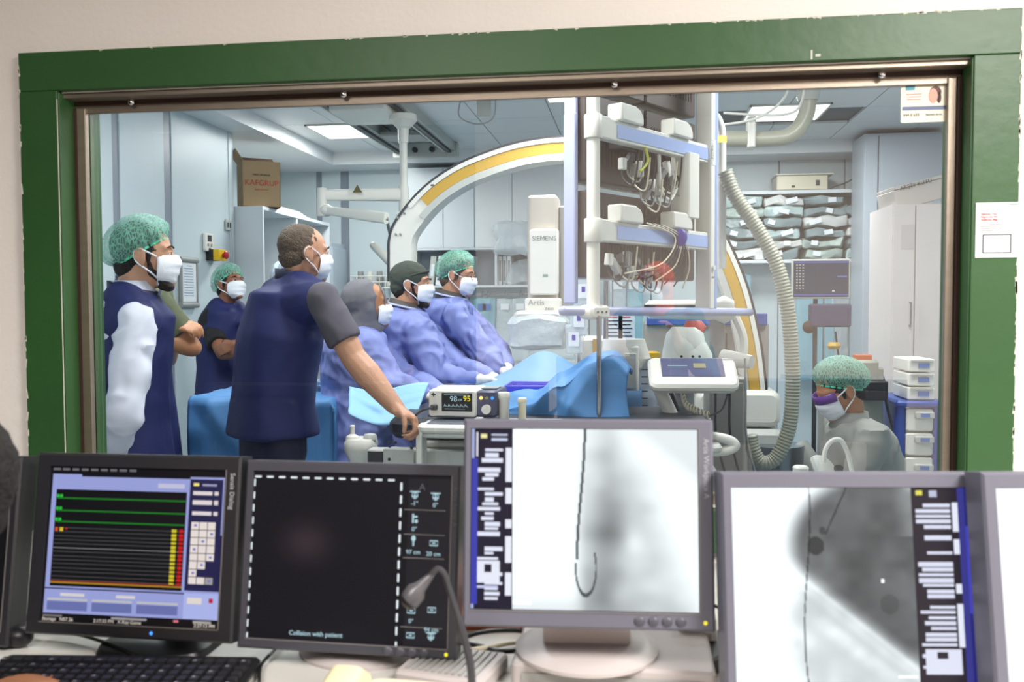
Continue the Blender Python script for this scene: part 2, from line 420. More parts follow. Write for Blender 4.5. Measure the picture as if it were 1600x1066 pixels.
# ceiling: lowered soffit along the left wall, fascia, tiled upper field
FX = -2.95
ce = sbox('ceiling', (FX, 2.5, 2.965), (XR, YB, 3.05), M_grid)
tx = [FX+.19+.6*i for i in range(-1, 11)]
tile = None
for i in range(11):
    for j in range(11):
        x0 = FX + .6*i - .11; y0 = 9.0-.6*(j+1)
        x0c = max(x0, FX); x1c = min(x0+.6, XR)
        if x1c-x0c < .05 or y0 < 2.5: continue
        cx, cy = (x0+.3), y0+.3
        if any(abs(cx-a) < .32 and abs(cy-b) < .32 for a, b in CEIL_LAMPS[:2]): continue
        if y0 < 5.5:
            if j > 10: continue
        MB().box(((x0c+x1c)/2, cy, 2.95), (x1c-x0c-.008, .592, .02)).build('ceiling_tile', M_ceil, ce, smooth=False)
so = sbox('ceiling', (XL-.7, 2.5, 2.82), (FX-.001, YB, 2.96), M_ceil)
sbox('ceiling', (FX-.02, 8.55, 2.82), (XR, YB, 2.942), M_ceil)
for i, (x, y) in enumerate(CEIL_LAMPS[:3]+[(-.35, 6.35)]):
    big = i == 3
    t = thing('ceiling_light', (x, y, 2.935), ['square lit ceiling panel above the cardboard box, beside the soffit', 'lit ceiling panel at right, below the round pipe flange', 'unseen lit ceiling panel added near the glass above the left bystanders', 'lit ceiling panel just behind the hanging display bank'][i], 'ceiling light', group='recessed lit ceiling panels')
    MB().box((0, 0, .012), (.6, .6, .02)).box((0, .292, -.002), (.6, .016, .012)).box((0, -.292, -.002), (.6, .016, .012)).box((.292, 0, -.002), (.016, .6, .012)).box((-.292, 0, -.002), (.016, .6, .012)).build('trim_frame', M_white, t, smooth=False)
    MB().box((0, 0, -.002), (.568, .568, .006)).build('diffuser', E_panel, t, smooth=False)

# ------------------------------------------------------------------ window: green frame, strips, glass
win = struct(bpy.data.objects.new('window_1', None)); COL.objects.link(win); win['label'] = 'wide observation window with a worn green frame'
rnd = random.Random(3)
def ragged(x0, z0, x1, z1, y0, y1):
    """flat board with slightly ragged outer paint edge"""
    return MB().b2((x0, y0, z0), (x1, y1, z1))
fx0, fx1, fz1 = -1.677, .897, 2.14
ragged(fx0, OZ1+.005, fx1, fz1, 2.275, 2.31).build('head_board', M_frame, win, bevel=.002, smooth=False)
ragged(fx0, .82, OX0, OZ1+.004, 2.275, 2.31).build('jamb_board', M_frame, win, bevel=.002, smooth=False)
ragged(OX1, .82, fx1, OZ1+.004, 2.275, 2.31).build('jamb_board', M_frame, win, bevel=.002, smooth=False)
ragged(OX0, .82, OX1, .93, 2.275, 2.31).build('sill_board', M_frame, win, bevel=.002, smooth=False)
# reveals
MB().b2((OX0-.01, 2.28, .93), (OX0+.004, 2.36, OZ1)).build('reveal_board', M_frame, win, bevel=.002, smooth=False)
MB().b2((OX1-.004, 2.28, .93), (OX1+.01, 2.36, OZ1)).build('reveal_board', M_frame, win, bevel=.002, smooth=False)
# metal strips
GY = 2.365
MB().b2((OX0, 2.30, OZ1-.012), (OX1, 2.345, OZ1+.004)).build('top_channel', M_strip, win, bevel=.002, smooth=False)
MB().b2((OX0, 2.345, OZ1-.022), (OX1, 2.36, OZ1-.002)).build('gasket', M_gasket, win, smooth=False)
MB().b2((OX0, 2.352, OZ1-.044), (OX1, 2.362, OZ1-.02)).build('metal_bead', M_strip, win, bevel=.002, smooth=False)
MB().b2((-1.555, 2.345, .93), (-1.528, 2.362, OZ1-.03)).build('metal_bead', M_strip, win, bevel=.002, smooth=False)
MB().b2((.757, 2.345, .93), (.777, 2.362, OZ1-.03)).build('metal_bead', M_strip, win, bevel=.002, smooth=False)
MB().b2((OX0, 2.345, .93), (OX1, 2.362, .96)).build('metal_bead', M_strip, win, bevel=.002, smooth=False)
MB().b2((-1.562, 2.34, .93), (-1.554, 2.35, OZ1-.03)).build('gasket', M_gasket, win, smooth=False)
MB().b2((.777, 2.335, .93), (.787, 2.35, OZ1-.03)).build('gasket', M_gasket, win, smooth=False)
# green strips behind the glass; the left one stands in for the jamb's reflection
MB().b2((OX0-.001, 2.37, .93), (-1.53, 2.417, OZ1)).build('jamb_reflection_liner', M_frame, win, smooth=False)
MB().b2((.782, 2.385, .93), (.795, 2.458, OZ1)).build('jamb_reflection_liner', M_frame, win, smooth=False)
for px, py in ((205, 149), (537, 138), (960, 124), (1378, 108)):
    p = P(px, py, 2.335); B = basis((0, -1, 0))
    MB().lathe([(.0095, 0), (.0095, .003), (.008, .006), (.004, .008), (.0008, .0085)], (p.x, 2.335, OZ1-.020), 14, B).build('screw', M_screw, win)
# paint chips along the outer edges
mc = MB()
for k in range(46):
    x = fx0 + (fx1-fx0)*rnd.random()**.6; w = rnd.uniform(.004, .016); h = rnd.uniform(.0015, .005)
    mc.box((x, 2.2745, fz1-h*.4), (w, .001, h), rotm(0, rnd.uniform(-.4, .4), 0))
for k in range(70):
    z = 1.0 + 1.14*rnd.random(); h = rnd.uniform(.005, .03); w = rnd.uniform(.0015, .005)
    mc.box((fx1-w*.4 if k % 3 else fx0+w*.4, 2.2745, z), (w, .001, h), rotm(0, rnd.uniform(-.2, .2), 0))
mc.box((OX0+.001, 2.2746, 1.5), (.0025, .001, 1.02))
mc.box((.42, 2.2745, OZ1+.02), (.004, .001, .022)).box((.435, 2.2745, OZ1+.018), (.012, .001, .006))
co = mc.build('paint_chips', M_chip, win, smooth=False); co['kind'] = 'stuff'
# glass
mg = bpy.data.materials.new('lead_glass'); mg.use_nodes = True; nt = mg.node_tree; nt.nodes.remove(nt.nodes['Principled BSDF'])
tr = nt.nodes.new('ShaderNodeBsdfTransparent'); tr.inputs[0].default_value = (.97, .985, .96, 1)
gl = nt.nodes.new('ShaderNodeBsdfGlossy'); gl.inputs['Roughness'].default_value = 0; mx = nt.nodes.new('ShaderNodeMixShader')
fr = nt.nodes.new('ShaderNodeFresnel'); fr.inputs[0].default_value = 2.4
nt.links.new(fr.outputs[0], mx.inputs[0]); nt.links.new(tr.outputs[0], mx.inputs[1]); nt.links.new(gl.outputs[0], mx.inputs[2])
nt.links.new(mx.outputs[0], nt.nodes['Material Output'].inputs[0])
me = MB().add([(OX0+.005, GY, .93), (OX1-.005, GY, .93), (OX1-.005, GY, OZ1-.005), (OX0+.005, GY, OZ1-.005)], [(0, 1, 2, 3)]).build('glass_pane', mg, win, smooth=False)

# sticker on the glass, notice on the frame
a = P(1408, 134, 2.362); b = P(1479, 190, 2.362)
st = thing('service_sticker', ((a.x+b.x)/2, 2.3625, (a.z+b.z)/2), 'small cream service sticker with a headset woman in window corner', 'sticker')
w, h = b.x-a.x, a.z-b.z
MB().rbox((0, 0, 0), (w, .001, h), .003, axis='Y').build('sheet', mat('sticker_cream', (232, 228, 208), .5), st)
MB().box((0, -.001, -.12*h), (w*.94, .0006, h*.1)).build('printed_band', mat('sticker_blue', (92, 104, 140), .5), st, smooth=False)
MB().box((-.3*w, -.001, .43*h), (w*.2, .0006, h*.12)).build('printed_mark', mat('sticker_teal', (50, 140, 160), .5), st, smooth=False)
MB().ell((.2*w, -.001, .2*h), (.1*w, .0006, .2*h)).build('printed_face', mat('print_skin', (222, 170, 150), .6), st)
MB().ell((.25*w, -.0006, .3*h), (.13*w, .0006, .16*h)).ell((.33*w, -.0006, .15*h), (.05*w, .0006, .15*h)).build('printed_hair', mat('print_hair', (96, 62, 56), .6), st)
MB().tube([(.33*w, -.002, .3*h), (.35*w, -.002, .18*h), (.3*w, -.002, .05*h)], .0012).build('printed_headset', M_dgrey, st)
text('444 0 633', h*.105, M_ink, TXT((-.27*w, -.0012, -.3*h)), st)
text('Siemens Servis', h*.07, M_ink, TXT((.22*w, -.0012, -.3*h)), st)
for k in range(3): MB().box((-.22*w, -.0012, .26*h-.07*h*k), (.34*w-.02*w*k, .0004, .012*h)).build('print_line', M_redink, st, smooth=False)
a = P(1525, 317, 2.272); b = P(1591, 402, 2.272); w, h = b.x-a.x, a.z-b.z
st = thing('paper_notice', ((a.x+b.x)/2, 2.2725, (a.z+b.z)/2), 'white paper notice taped on right side of green frame', 'notice')
MB().box((0, 0, 0), (w, .0012, h)).build('sheet', M_paper, st, smooth=False)
text('İşletme Test\nRaporuna Ait\nSağlanan Bilgi', h*.052, M_redink, TXT((-.38*w, -.0012, .24*h)), st, align='LEFT')
for k in range(4): MB().box((-.14*w, -.0012, .1*h-.035*h*k), (.5*w, .0004, .008*h)).build('print_line', M_ink, st, smooth=False)
fm = MB()
for q in ((0, .165, .66, .014), (0, -.165, .66, .014)): fm.box((.0, -.001, -.25*h+q[1]*h), (q[2]*w, .0006, q[3]*h*1.2))
for q in (-.32, .32): fm.box((q*w, -.001, -.25*h), (.025*w, .0006, .34*h))
fm.build('printed_border', M_ink, st, smooth=False)
MB().box((.36*w, -.0012, .46*h), (.2*w, .0004, .015*h)).build('print_line', mat('green_ink', (90, 160, 120), .6), st, smooth=False)

# ================================================================== LEFT SIDE
XW = XL-.003
def lw(px, py, off=0):   # point on left wall face
    d = ray(px, py); t = (XW+off)/d.x; return V((0, 0, CAMZ)) + d*t
a, b = lw(277, 402), lw(305, 480)
t = thing('notice_frame', (XW+.012, (a.y+b.y)/2, (a.z+b.z)/2), 'grey edged notice frame hanging on left wall panel', 'notice frame')
h = a.z-b.z; w = abs(b.y-a.y)
MB().rbox((0, 0, 0), (.02, w*.9, h*.9), .01, axis='X').build('backing', M_lgrey, t)
MB().cyl((.006, -w/2, h*.46), (.006, w/2, h*.46), .02).build('clamp_bar', M_grey, t)
MB().cyl((.006, -w/2, -h*.46), (.006, w/2, -h*.46), .02).build('clamp_bar', M_grey, t)
MB().box((.011, 0, 0), (.003, w*.78, h*.78)).build('paper_sheet', M_paper, t, smooth=False)
for s_ in (-1, 1): MB().box((.008, s_*w*.46, 0), (.02, .02, h*.86)).build('side_rail', M_grey, t, bevel=.003)
for k in range(12): MB().box((.0135, -.05*w if k else 0, h*.34-k*h*.055), (.001, w*(.55 if k else .3), .006)).build('print_line', mat('faint_ink', (150, 165, 185), .7), t, smooth=False)
p = lw(323, 379)
t = thing('wall_thermostat', (XW, p.y, p.z), 'white thermostat with small dark display above the emergency stop', 'thermostat')
MB().rbox((.012, 0, 0), (.024, .14, .135), .01, axis='X').build('case', M_white, t)
MB().box((.025, .0, .03), (.003, .06, .045)).build('display', M_dgrey, t, smooth=False)
for q in (-.025, .025): MB().cyl((.024, q, -.02), (.029, q, -.02), .012).build('button', M_grey, t)
MB().box((.025, .0, -.05), (.003, .03, .015)).build('label_plate', M_dgrey, t, smooth=False)
p = lw(328, 399)
t = thing('emergency_stop', (XW, p.y, p.z), 'yellow and black emergency stop box with red mushroom button', 'emergency stop')
MB().rbox((.03, 0, 0), (.06, .13, .085), .006, axis='X').build('rear_case', M_blk, t)
MB().rbox((.082, 0, 0), (.05, .13, .085), .006, axis='X').build('front_case', M_yellow, t)
MB().lathe([(.016, 0), (.016, .015), (.03, .018), (.032, .03), (.024, .038), (.004, .041)], (.105, 0, 0), 20, basis((1, 0, 0))).build('mushroom_button', M_red, t)
p = lw(355, 352)
t = thing('wall_socket', (XW, p.y, p.z), 'small grey twin socket high on left wall near the cabinet', 'socket')
MB().rbox((.008, 0, 0), (.016, .09, .085), .008, axis='X').build('plate', M_lgrey, t)
for q in (-.02, .02): MB().box((.017, q, 0), (.003, .02, .04)).build('outlet', M_dgrey, t, smooth=False)
MB().tube(crom([(.018, .02, -.02), (.03, .03, -.15), (.015, .05, -.3), (.01, .1, -.33)]), .004).build('cord', M_lgrey, t)

# open cabinet in the alcove
ca = P(408, 322, 6.85); cb = P(522, 358, 8.45)
CX = ca.x; CZ = 2.24
cab = thing('open_shelf_cabinet', (CX-.3, 6.9, 0), 'tall pale open shelving cabinet along left wall beneath cardboard box', 'cabinet')
def cb_(a, b, n, m_=M_lam): return MB().b2(a, b).build(n, m_, cab, world=True, smooth=False, bevel=.003)
cb_((XL-.55, 6.88, .02), (CX, 6.905, CZ), 'side_panel', M_lam)
cb_((XL-.55, 8.45, .02), (CX, 8.475, CZ), 'side_panel', M_lam)
cb_((XL-.55, 6.905, CZ-.03), (CX, 8.45, CZ), 'top_panel', M_lam)
cb_((XL-.55, 6.905, .02), (XL-.53, 8.45, CZ-.03), 'back_panel', M_lam)
cb_((XL-.52, 7.62, .08), (CX-.005, 7.645, CZ-.03), 'divider', M_lam)
for z in (.08, .55, 1.0, 1.47): cb_((XL-.53, 6.905, z), (CX-.01, 8.45, z+.02), 'shelf_board', M_lam)
t = thing('coiled_tubing_pack', (CX-.06, 7.35, 1.49), 'round clear pack of coiled blue tubing with violet tag on shelf', 'medical pack')
R_ = basis((1, 0, 0)); cc = V((0, 0, .17))
for k, rr in enumerate((.10, .115, .13, .085)):
    MB().tube([cc+V((.012*k-.02, rr*math.cos(a*math.pi/14), rr*1.15*math.sin(a*math.pi/14))) for a in range(28)], .006, closed=True).build('tubing_loop', M_blueink if k == 1 else M_film, t)
MB().lathe([(.02, -.03), (.15, -.028), (.165, 0), (.15, .028), (.02, .03)], cc, 24, R_).build('clear_wrap', M_bag, t)
MB().box((.035, 0, .235), (.004, .06, .07)).build('violet_tag', M_purple, t, smooth=False)
MB().box((.035, 0, .15), (.004, .06, .09)).build('white_tag', M_paper, t, smooth=False)
MB().box((-.06, 0, .01), (.14, .28, .02)).build('tray', M_white, t, bevel=.004)
for k, (y, z, w, h, m_) in enumerate([(7.2, 1.02, .18, .22, M_paper), (7.45, 1.02, .14, .3, M_lgrey), (7.85, 1.49, .2, .2, M_paper), (8.1, 1.49, .16, .28, M_lgrey), (8.0, 1.02, .3, .2, M_paper)]):
    t = thing('supply_box', (CX-.2, y, z), ['white supply box on middle shelf behind the grey-haired man', 'narrow grey supply box on middle shelf of open cabinet', 'white supply box on upper shelf right of the divider', 'tall grey supply box on upper shelf far right', 'wide white supply box on middle shelf right of divider'][k], 'box', group='supply boxes in the open cabinet')
    MB().rbox((0, 0, h/2), (.2, w, h), .008).build('carton', m_, t)
    MB().box((.102, 0, h*.55), (.003, w*.6, h*.3)).build('printed_label', M_blueink, t, smooth=False)
    MB().box((0, 0, h+.001), (.02, w*.96, .002)).build('tape_seam', M_card, t, smooth=False)
# glass panes lying on cabinet
t = thing('folded_blind', (CX-.2, 7.6, CZ), 'flat white slatted panel lying on top of open cabinet', 'panel')
for k in range(4): MB().box((.0, 0, .012+.013*k), (.3-.02*k, .9-.1*k, .008)).build('slat', M_white, t, bevel=.002)
# cardboard box on top
bxl = P(367, 318, 6.9); bxr = P(421, 322, 6.95)
t = thing('cardboard_box', (-3.05, 7.02, CZ), 'open brown cardboard box with red lettering on top of the cabinet', 'box', rz=math.radians(14))
bw, bd, bh = .30, .30, .37
t.location = ((bxl.x+bxr.x)/2-.02, 7.1, CZ+.001); 
t.matrix_basis = Matrix.Translation(t.location) @ Matrix.Rotation(math.radians(33), 4, 'Z')
MB().b2((-bw/2, -bd/2, 0), (bw/2, -bd/2+.006, bh)).build('front_panel', M_card, t, smooth=False)
MB().b2((-bw/2, bd/2-.006, 0), (bw/2, bd/2, bh)).build('rear_panel', M_card, t, smooth=False)
MB().b2((-bw/2, -bd/2, 0), (-bw/2+.006, bd/2, bh)).build('side_panel', M_card, t, smooth=False)
MB().b2((bw/2-.006, -bd/2, 0), (bw/2, bd/2, bh)).build('side_panel', M_card, t, smooth=False)
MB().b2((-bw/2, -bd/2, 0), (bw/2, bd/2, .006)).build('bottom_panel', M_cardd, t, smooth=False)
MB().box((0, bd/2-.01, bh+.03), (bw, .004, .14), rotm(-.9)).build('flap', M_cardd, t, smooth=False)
MB().box((-bw/2-.02, 0, bh+.04), (.004, bd, .12), rotm(0, -.6)).build('flap', M_card, t, smooth=False)
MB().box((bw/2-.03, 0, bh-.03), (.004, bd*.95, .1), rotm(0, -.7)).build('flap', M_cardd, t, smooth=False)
text('KAFGRUP', .062, M_redink, TXT((0, -bd/2-.002, bh*.52)), t)
text('TIBBİ ÜRÜNLER', .02, M_ink, TXT((0, -bd/2-.002, bh*.7)), t)
text('Sağlık Ürünleri', .018, M_redink, TXT((0, -bd/2-.002, bh*.38)), t)
# tall locker after cabinet
t = thing('tall_locker', (CX-.2, 8.72, 0), 'plain pale locker at far end of open shelving', 'locker')
MB().rbox((-.05, 0, 1.03), (.5, .46, 2.06), .01).build('carcass', M_lamg, t)
MB().rbox((.205, 0, 1.03), (.02, .44, 1.96), .006).build('door', M_lamg, t)
MB().tube([(.22, -.17, 1.1), (.25, -.17, 1.1), (.25, -.17, 1.25), (.22, -.17, 1.25)], .006).build('handle', M_chrome, t)
# small wire basket on back wall (x560-590 y437)
p = P(588, 440, 8.6)
t = thing('wall_basket', (p.x, 8.97, p.z-.06), 'small white wire basket of bottles on back wall', 'basket')
for z in (0, .06, .12): MB().tube([(-.33, 0, z), (-.33, -.16, z), (.33, -.16, z), (.33, 0, z)], .006).build('wire', M_white, t)
for k in range(12): MB().tube([(-.33+.06*k, -.16, .12), (-.33+.06*k, -.16, 0), (-.33+.06*k, 0, 0)], .004).build('wire', M_white, t)
for k in range(5): MB().cyl((-.25+.1*k, -.08, .01), (-.25+.1*k, -.08, .17), .035, .03).build('bottle', M_white if k % 2 else M_grey, t)

# ------------------------------------------------------------------ ceiling rails + lamp arm
t = thing('ceiling_rail_track', (-1.85, 6.6, 2.94), 'pair of grey ceiling rails with a sliding carriage', 'ceiling rail')
for x in (-2.17, -1.7):
    MB().b2((x-.04, 3, 2.86), (x+.05, 8.15, 2.95)).b2((x-.055, 3, 2.845), (x-.035, 8.15, 2.885)).build('rail', M_lgrey, t, world=True, bevel=.004)
    MB().b2((x-.012, 3, 2.838), (x+.016, 8.14, 2.862)).build('rail_slot', M_dgrey, t, world=True, smooth=False)
MB().rbox((-1.93, 8.17, 2.87), (.62, .05, .14), .02, axis='Y').build('end_cap', M_lgrey, t, world=True)
for x in (-2.02, -1.86): MB().cyl((x, 8.14, 2.87), (x, 8.11, 2.87), .025).build('buffer', M_dgrey, t, world=True)
MB().rbox((-1.93, 6.35, 2.83), (.42, .5, .07), .03).build('carriage', M_white, t, world=True)
MB().rbox((-1.93, 5.8, 2.86), (.3, .12, .06), .01).build('brake_block', M_dgrey, t, world=True)
MB().rbox((-1.93, 7.4, 2.86), (.36, .3, .04), .02).build('carriage', M_grey, t, world=True)
cp = P(631, 300, 6.35)
t = thing('lamp_suspension_arm', (cp.x, 6.35, 2.8), 'white jointed suspension arm hanging from the ceiling rails', 'suspension arm')
MB().lathe([(.1, 0), (.1, -.04), (.04, -.1), (.035, -.2)][::-1], (cp.x, 6.35, 2.81)).build('ceiling_cup', M_white, t, world=True)
MB().cyl((cp.x, 6.35, 2.63), (cp.x, 6.35, 2.16), .028).build('column', M_white, t, world=True)
MB().cyl((cp.x, 6.35, 2.30), (cp.x, 6.35, 2.12), .038).build('collar', M_white, t, world=True)
p1 = P(503, 305, 6.2); p0 = V((cp.x, 6.35, 2.24))
def beam(a, b, h0, h1, w, nm, par, m_=M_white):
    a, b = V(a), V(b); d = (b-a).normalized(); s_ = d.cross(V((0, 0, 1))).normalized(); u = s_.cross(d)
    MB().loft([(a, u*h0, s_*w), (a.lerp(b, .12), u*h0*1.05, s_*w), (a.lerp(b, .8), u*h1, s_*w*.9), (b, u*h1*.95, s_*w*.8)], 20, 3.5).build(nm, m_, par, world=True)
beam(p0, p1, .045, .04, .03, 'upper_beam', t)
MB().cyl(p1+V((0, 0, .05)), p1-V((0, 0, .15)), .035, .035).build('elbow_joint', M_white, t, world=True)
p2 = P(604, 341, 5.9); p1b = P(510, 329, 6.2)
MB().ell(p1b, (.05, .05, .045)).build('joint_knob', M_white, t, world=True)
beam(p1b, p2, .03, .04, .03, 'lower_beam', t)
pm = P(562, 298, 6.25)
tri = MB().prism([(-.035, -.02), (.035, -.02), (0, .035)], -.055, -.052, 1); 
for q in tri.v: pass
tri.T = Matrix.Identity(4); tri.v = [q+V((pm.x, pm.y-.0, pm.z)) for q in tri.v]
tri.build('warning_mark', mat('warning_olive', (96, 84, 44), .6), t, world=True, smooth=False)
# small tilted lamp handle at 590,395
a, b = P(584, 384, 6.5), P(601, 404, 6.5)
MB().caps(a, b+V((.1, 0, -.08)), .03, .04).build('tilted_grip', M_white, t, world=True)
MB().cyl(b+V((.1, 0, -.08)), p2, .012).build('grip_stem', M_grey, t, world=True)

# ------------------------------------------------------------------ back wall cabinets in the centre
ax, bx_ = P(640, 388, 8.6).x, P(832, 388, 8.6).x
t = thing('wall_cupboard', ((ax+bx_)/2, 8.98, 1.97), 'white wall cupboard with flat doors above binder shelf', 'cupboard')
MB().b2((ax-.02, 8.62, 1.985), (bx_+.5, 8.97, 2.78)).build('carcass', M_lam, t, world=True, smooth=False)
xs = [ax-.02, P(692, 300, 8.6).x, P(741, 300, 8.6).x, P(800, 300, 8.6).x, bx_+.5]
for a, b in zip(xs[:-1], xs[1:]): MB().b2((a+.003, 8.6, 1.99), (b-.003, 8.62, 2.77)).build('door', M_lam, t, world=True, bevel=.002, smooth=False)
shelf_t = t = thing('binder_shelf', ((ax+bx_)/2, 8.98, 1.6), 'white open wall shelf holding binders below the cupboard', 'shelf')
for z in (1.975, 1.61): MB().b2((ax, 8.6, z), (bx_+.5, 8.97, z+.02)).build('shelf_board', M_lam, t, world=True, smooth=False)
for px in (641, 773, 830): 
    x = P(px, 400, 8.6).x; MB().b2((x, 8.6, 1.63), (x+.02, 8.97, 1.975)).build('upright', M_lam, t, world=True, smooth=False)
MB().b2((ax, 8.95, 1.63), (bx_+.5, 8.97, 1.975)).build('back_board', M_lamg, t, world=True, smooth=False)
for k in range(6):
    x = ax+.18+.075*k
    t = thing('ring_binder', (x, 8.78, 1.632), ['leftmost leaning grey binder on the wall shelf', 'second leaning white binder on wall shelf', 'third leaning grey binder on wall shelf', 'fourth leaning white binder on wall shelf', 'fifth leaning grey binder on wall shelf', 'rightmost leaning white binder, beside the green cap'][k], 'binder', group='binders on the wall shelf')
    MB().rbox((.03, 0, .145), (.055, .24, .29), .004, rotm(0, .12)).build('cover', (M_lgrey, M_paper)[k % 2], t)
    MB().box((.035, -.122, .15), (.03, .003, .12), rotm(0, .12)).build('spine_label', M_paper if k % 2 == 0 else M_lgrey, t, smooth=False)
    MB().cyl((.016, -.121, .06), (.016, -.125, .06), .01).build('finger_ring', M_dgrey, t)
for k in range(3):
    t = thing('catalogue', (P(782+7*k, 440, 8.7).x, 8.78, 1.632), ['left of three upright white catalogues on shelf', 'middle of three upright white catalogues', 'right of three upright white catalogues near the column'][k], 'book', group='catalogues on the wall shelf')
    MB().rbox((0, 0, .14), (.035, .2, .28), .002).build('cover', M_paper, t)
    MB().box((0, -.101, .14), (.02, .002, .2)).build('spine_print', M_grey, t, smooth=False)
def crumple(sx, sy, sz, seed, amp=.025, sc=9):
    m_ = MB().rbox((0, 0, 0), (sx, sy, sz), min(sx, sy, sz)*.3, n=3); me = m_.mesh(); bm = bmesh.new(); bm.from_mesh(me)
    bmesh.ops.triangulate(bm, faces=[f for f in bm.faces if len(f.verts) > 4])
    bmesh.ops.subdivide_edges(bm, edges=[e for e in bm.edges if e.calc_length() > .06], cuts=4, use_grid_fill=True)
    for v in bm.verts:
        n_ = noise.noise_vector(v.co*sc+V((seed*3.1, seed, 0))); v.co += n_*amp
        n_ = noise.noise_vector(v.co*sc*2.7+V((seed*1.1, seed, 5))); v.co += n_*amp*.4
    bm.to_mesh(me); bm.free(); return me
# crumpled plastic packs
for k, (px, py, Y, w, h, lab) in enumerate([(800, 372, 8.5, .34, .3, 'crumpled clear plastic bag standing before the wall cupboard'), (812, 430, 8.5, .3, .22, 'clear plastic bag on binder shelf beside the column')]):
    p = P(px, py, Y)
    if k == 0: MB_b = None
    me = crumple(w, .2, h, k+3, .04)
    o = place('plastic_bag', me, M_bag, None); o.location = (p.x, 8.75 if k else 8.5, 1.632+h/2 if k else p.z)
    tag(o, lab, 'bag')
# centre counter below and hanging sleeves
for k, px in enumerate((752, 788, 760, 812)):
    p = P(px, 470, 8.5); ln = (.65, .7, .8, .6)[k]
    t = thing('hanging_catheter_sleeve', (p.x, 8.55, 1.5), ['aqua catheter sleeve hanging left, behind second surgeon', 'clear catheter sleeve hanging right of the aqua one', 'long pale catheter sleeve behind surgeon in bouffant cap', 'catheter sleeve hanging beside the detector column'][k], 'catheter pack', group='catheter sleeves hanging at the back')
    me = crumple(.16, .04, ln, k, .015, 12); me.transform(Matrix.Translation((0, 0, -ln/2)))
    place('sleeve', me, M_bagb if k % 2 == 0 else M_bag, t)
    MB().tube([(0, 0, 0), (0, -.02, .05), (0, .02, .08), (0, .06, .06)], .004).build('hook', M_chrome, t)
    MB().box((0, -.03, -.08), (.08, .003, .06)).build('pack_label', (M_blueink, M_paper)[k % 2], t, smooth=False)
MB().b2((ax, 8.63, 1.53), (bx_+.6, 8.66, 1.55)).build('hanging_rail', M_chrome, shelf_t, world=True, smooth=False)
MB().rbox(((ax+bx_)/2+.2, 8.77, .45), (1.7, .38, .9), .01).build('base_cupboard', M_lam, None); tag(bpy.data.objects['base_cupboard'], 'white base cupboard behind the surgeons', 'cupboard')
# ================================================================== C-ARM
YA = 5.5
pts = [(606, 440), (606, 400), (607, 372), (617, 345), (650, 303), (690, 270), (740, 244), (820, 219), (905, 213), (1000, 235), (1070, 280), (1125, 350), (1165, 435), (1188, 525), (1198, 600), (1200, 640)]
arc_px = crom([V((a, b, 0)) for a, b in pts], 10)
t = thing('c_arm', (.3, YA, 0), 'huge white C-shaped X-ray arm with mustard stripe behind surgeons', 'x-ray arm')
def arcpath(off, i0=0, i1=None):
    W = [P(q.x, q.y, YA) for q in arc_px]; out = []
    cen = V((-.35, YA, 1.2))
    for i, p in enumerate(W):
        tn = (W[min(i+1, len(W)-1)]-W[max(i-1, 0)]).normalized(); nr = V((0, 1, 0)).cross(tn).normalized()
        if (cen-p).dot(nr) < 0: nr = -nr
        out.append((p+nr*off, nr))
    return out[i0:i1]
def band(o0, o1, y0, y1, i0=0, i1=None):
    A = arcpath(o0, i0, i1); B_ = arcpath(o1, i0, i1); rg = []
    for (a, _), (b, _) in zip(A, B_):
        rg.append([V((a.x, y0, a.z)), V((b.x, y0, b.z)), V((b.x, y1, b.z)), V((a.x, y1, a.z))])
    return MB().rings(rg)
band(.01, .15, YA, YA+.16).build('arc_body', M_white, t, world=True)
band(.042, .105, YA-.006, YA+.01, 40, None).build('color_strip', M_yel, t, world=True)
band(-.002, .012, YA-.008, YA+.168).build('edge_trim', M_dgrey, t, world=True)
band(.013, .04, YA-.012, YA+.0, 36, None).build('outer_rail', M_white, t, world=True)
band(.108, .15, YA-.012, YA+.0, 36, None).build('inner_rail', M_lgrey, t, world=True)
a, b = P(612, 330, YA), P(645, 445, YA)
# flat carriage at left end of the arc
MB().prism([(P(606, 372, YA).x+.01, P(0, 372, YA).z), (P(618, 348, YA).x, P(0, 345, YA).z), (P(640, 330, YA).x, P(0, 330, YA).z), (P(641, 440, YA).x, 1.0), (P(606, 440, YA).x+.01, 1.0)], YA+.01, YA+.17).build('end_carriage', M_lgrey, t, world=True, bevel=.006)
for px, py in ((621, 340), (631, 333), (618, 366), (625, 366)): 
    q = P(px, py, YA-.013); MB().cyl(q, q+V((0, .012, 0)), .007).build('bolt', M_grey, t, world=True)
q = P(676, 290, YA); MB().box(q+V((0, -.01, 0)), (.02, .004, .012)).build('marker', M_dgrey, t, world=True, smooth=False)
# lower right end: foot joint, pedestal, grey drum
q = P(1195, 640, YA)
MB().rbox((q.x-.16, YA+.12, .82), (.5, .34, .22), .06, axis='Y').build('carriage_housing', M_white, t, world=True)
MB().rbox((q.x-.1, YA+.15, .35), (.42, .5, .7), .06).build('pedestal', M_lgrey, t, world=True)
MB().cyl((q.x+.05, YA-.1, .62), (q.x+.05, YA-.1, .2), .16, .16, 28).build('drive_drum', M_steel, t, world=True)
MB().tube(crom([(q.x+.18, YA-.05, .6), (q.x+.3, YA-.2, .35), (q.x+.1, YA-.35, .2), (q.x-.25, YA-.2, .12)]), .07, 14).build('cable_bundle', M_lgrey, t, world=True)

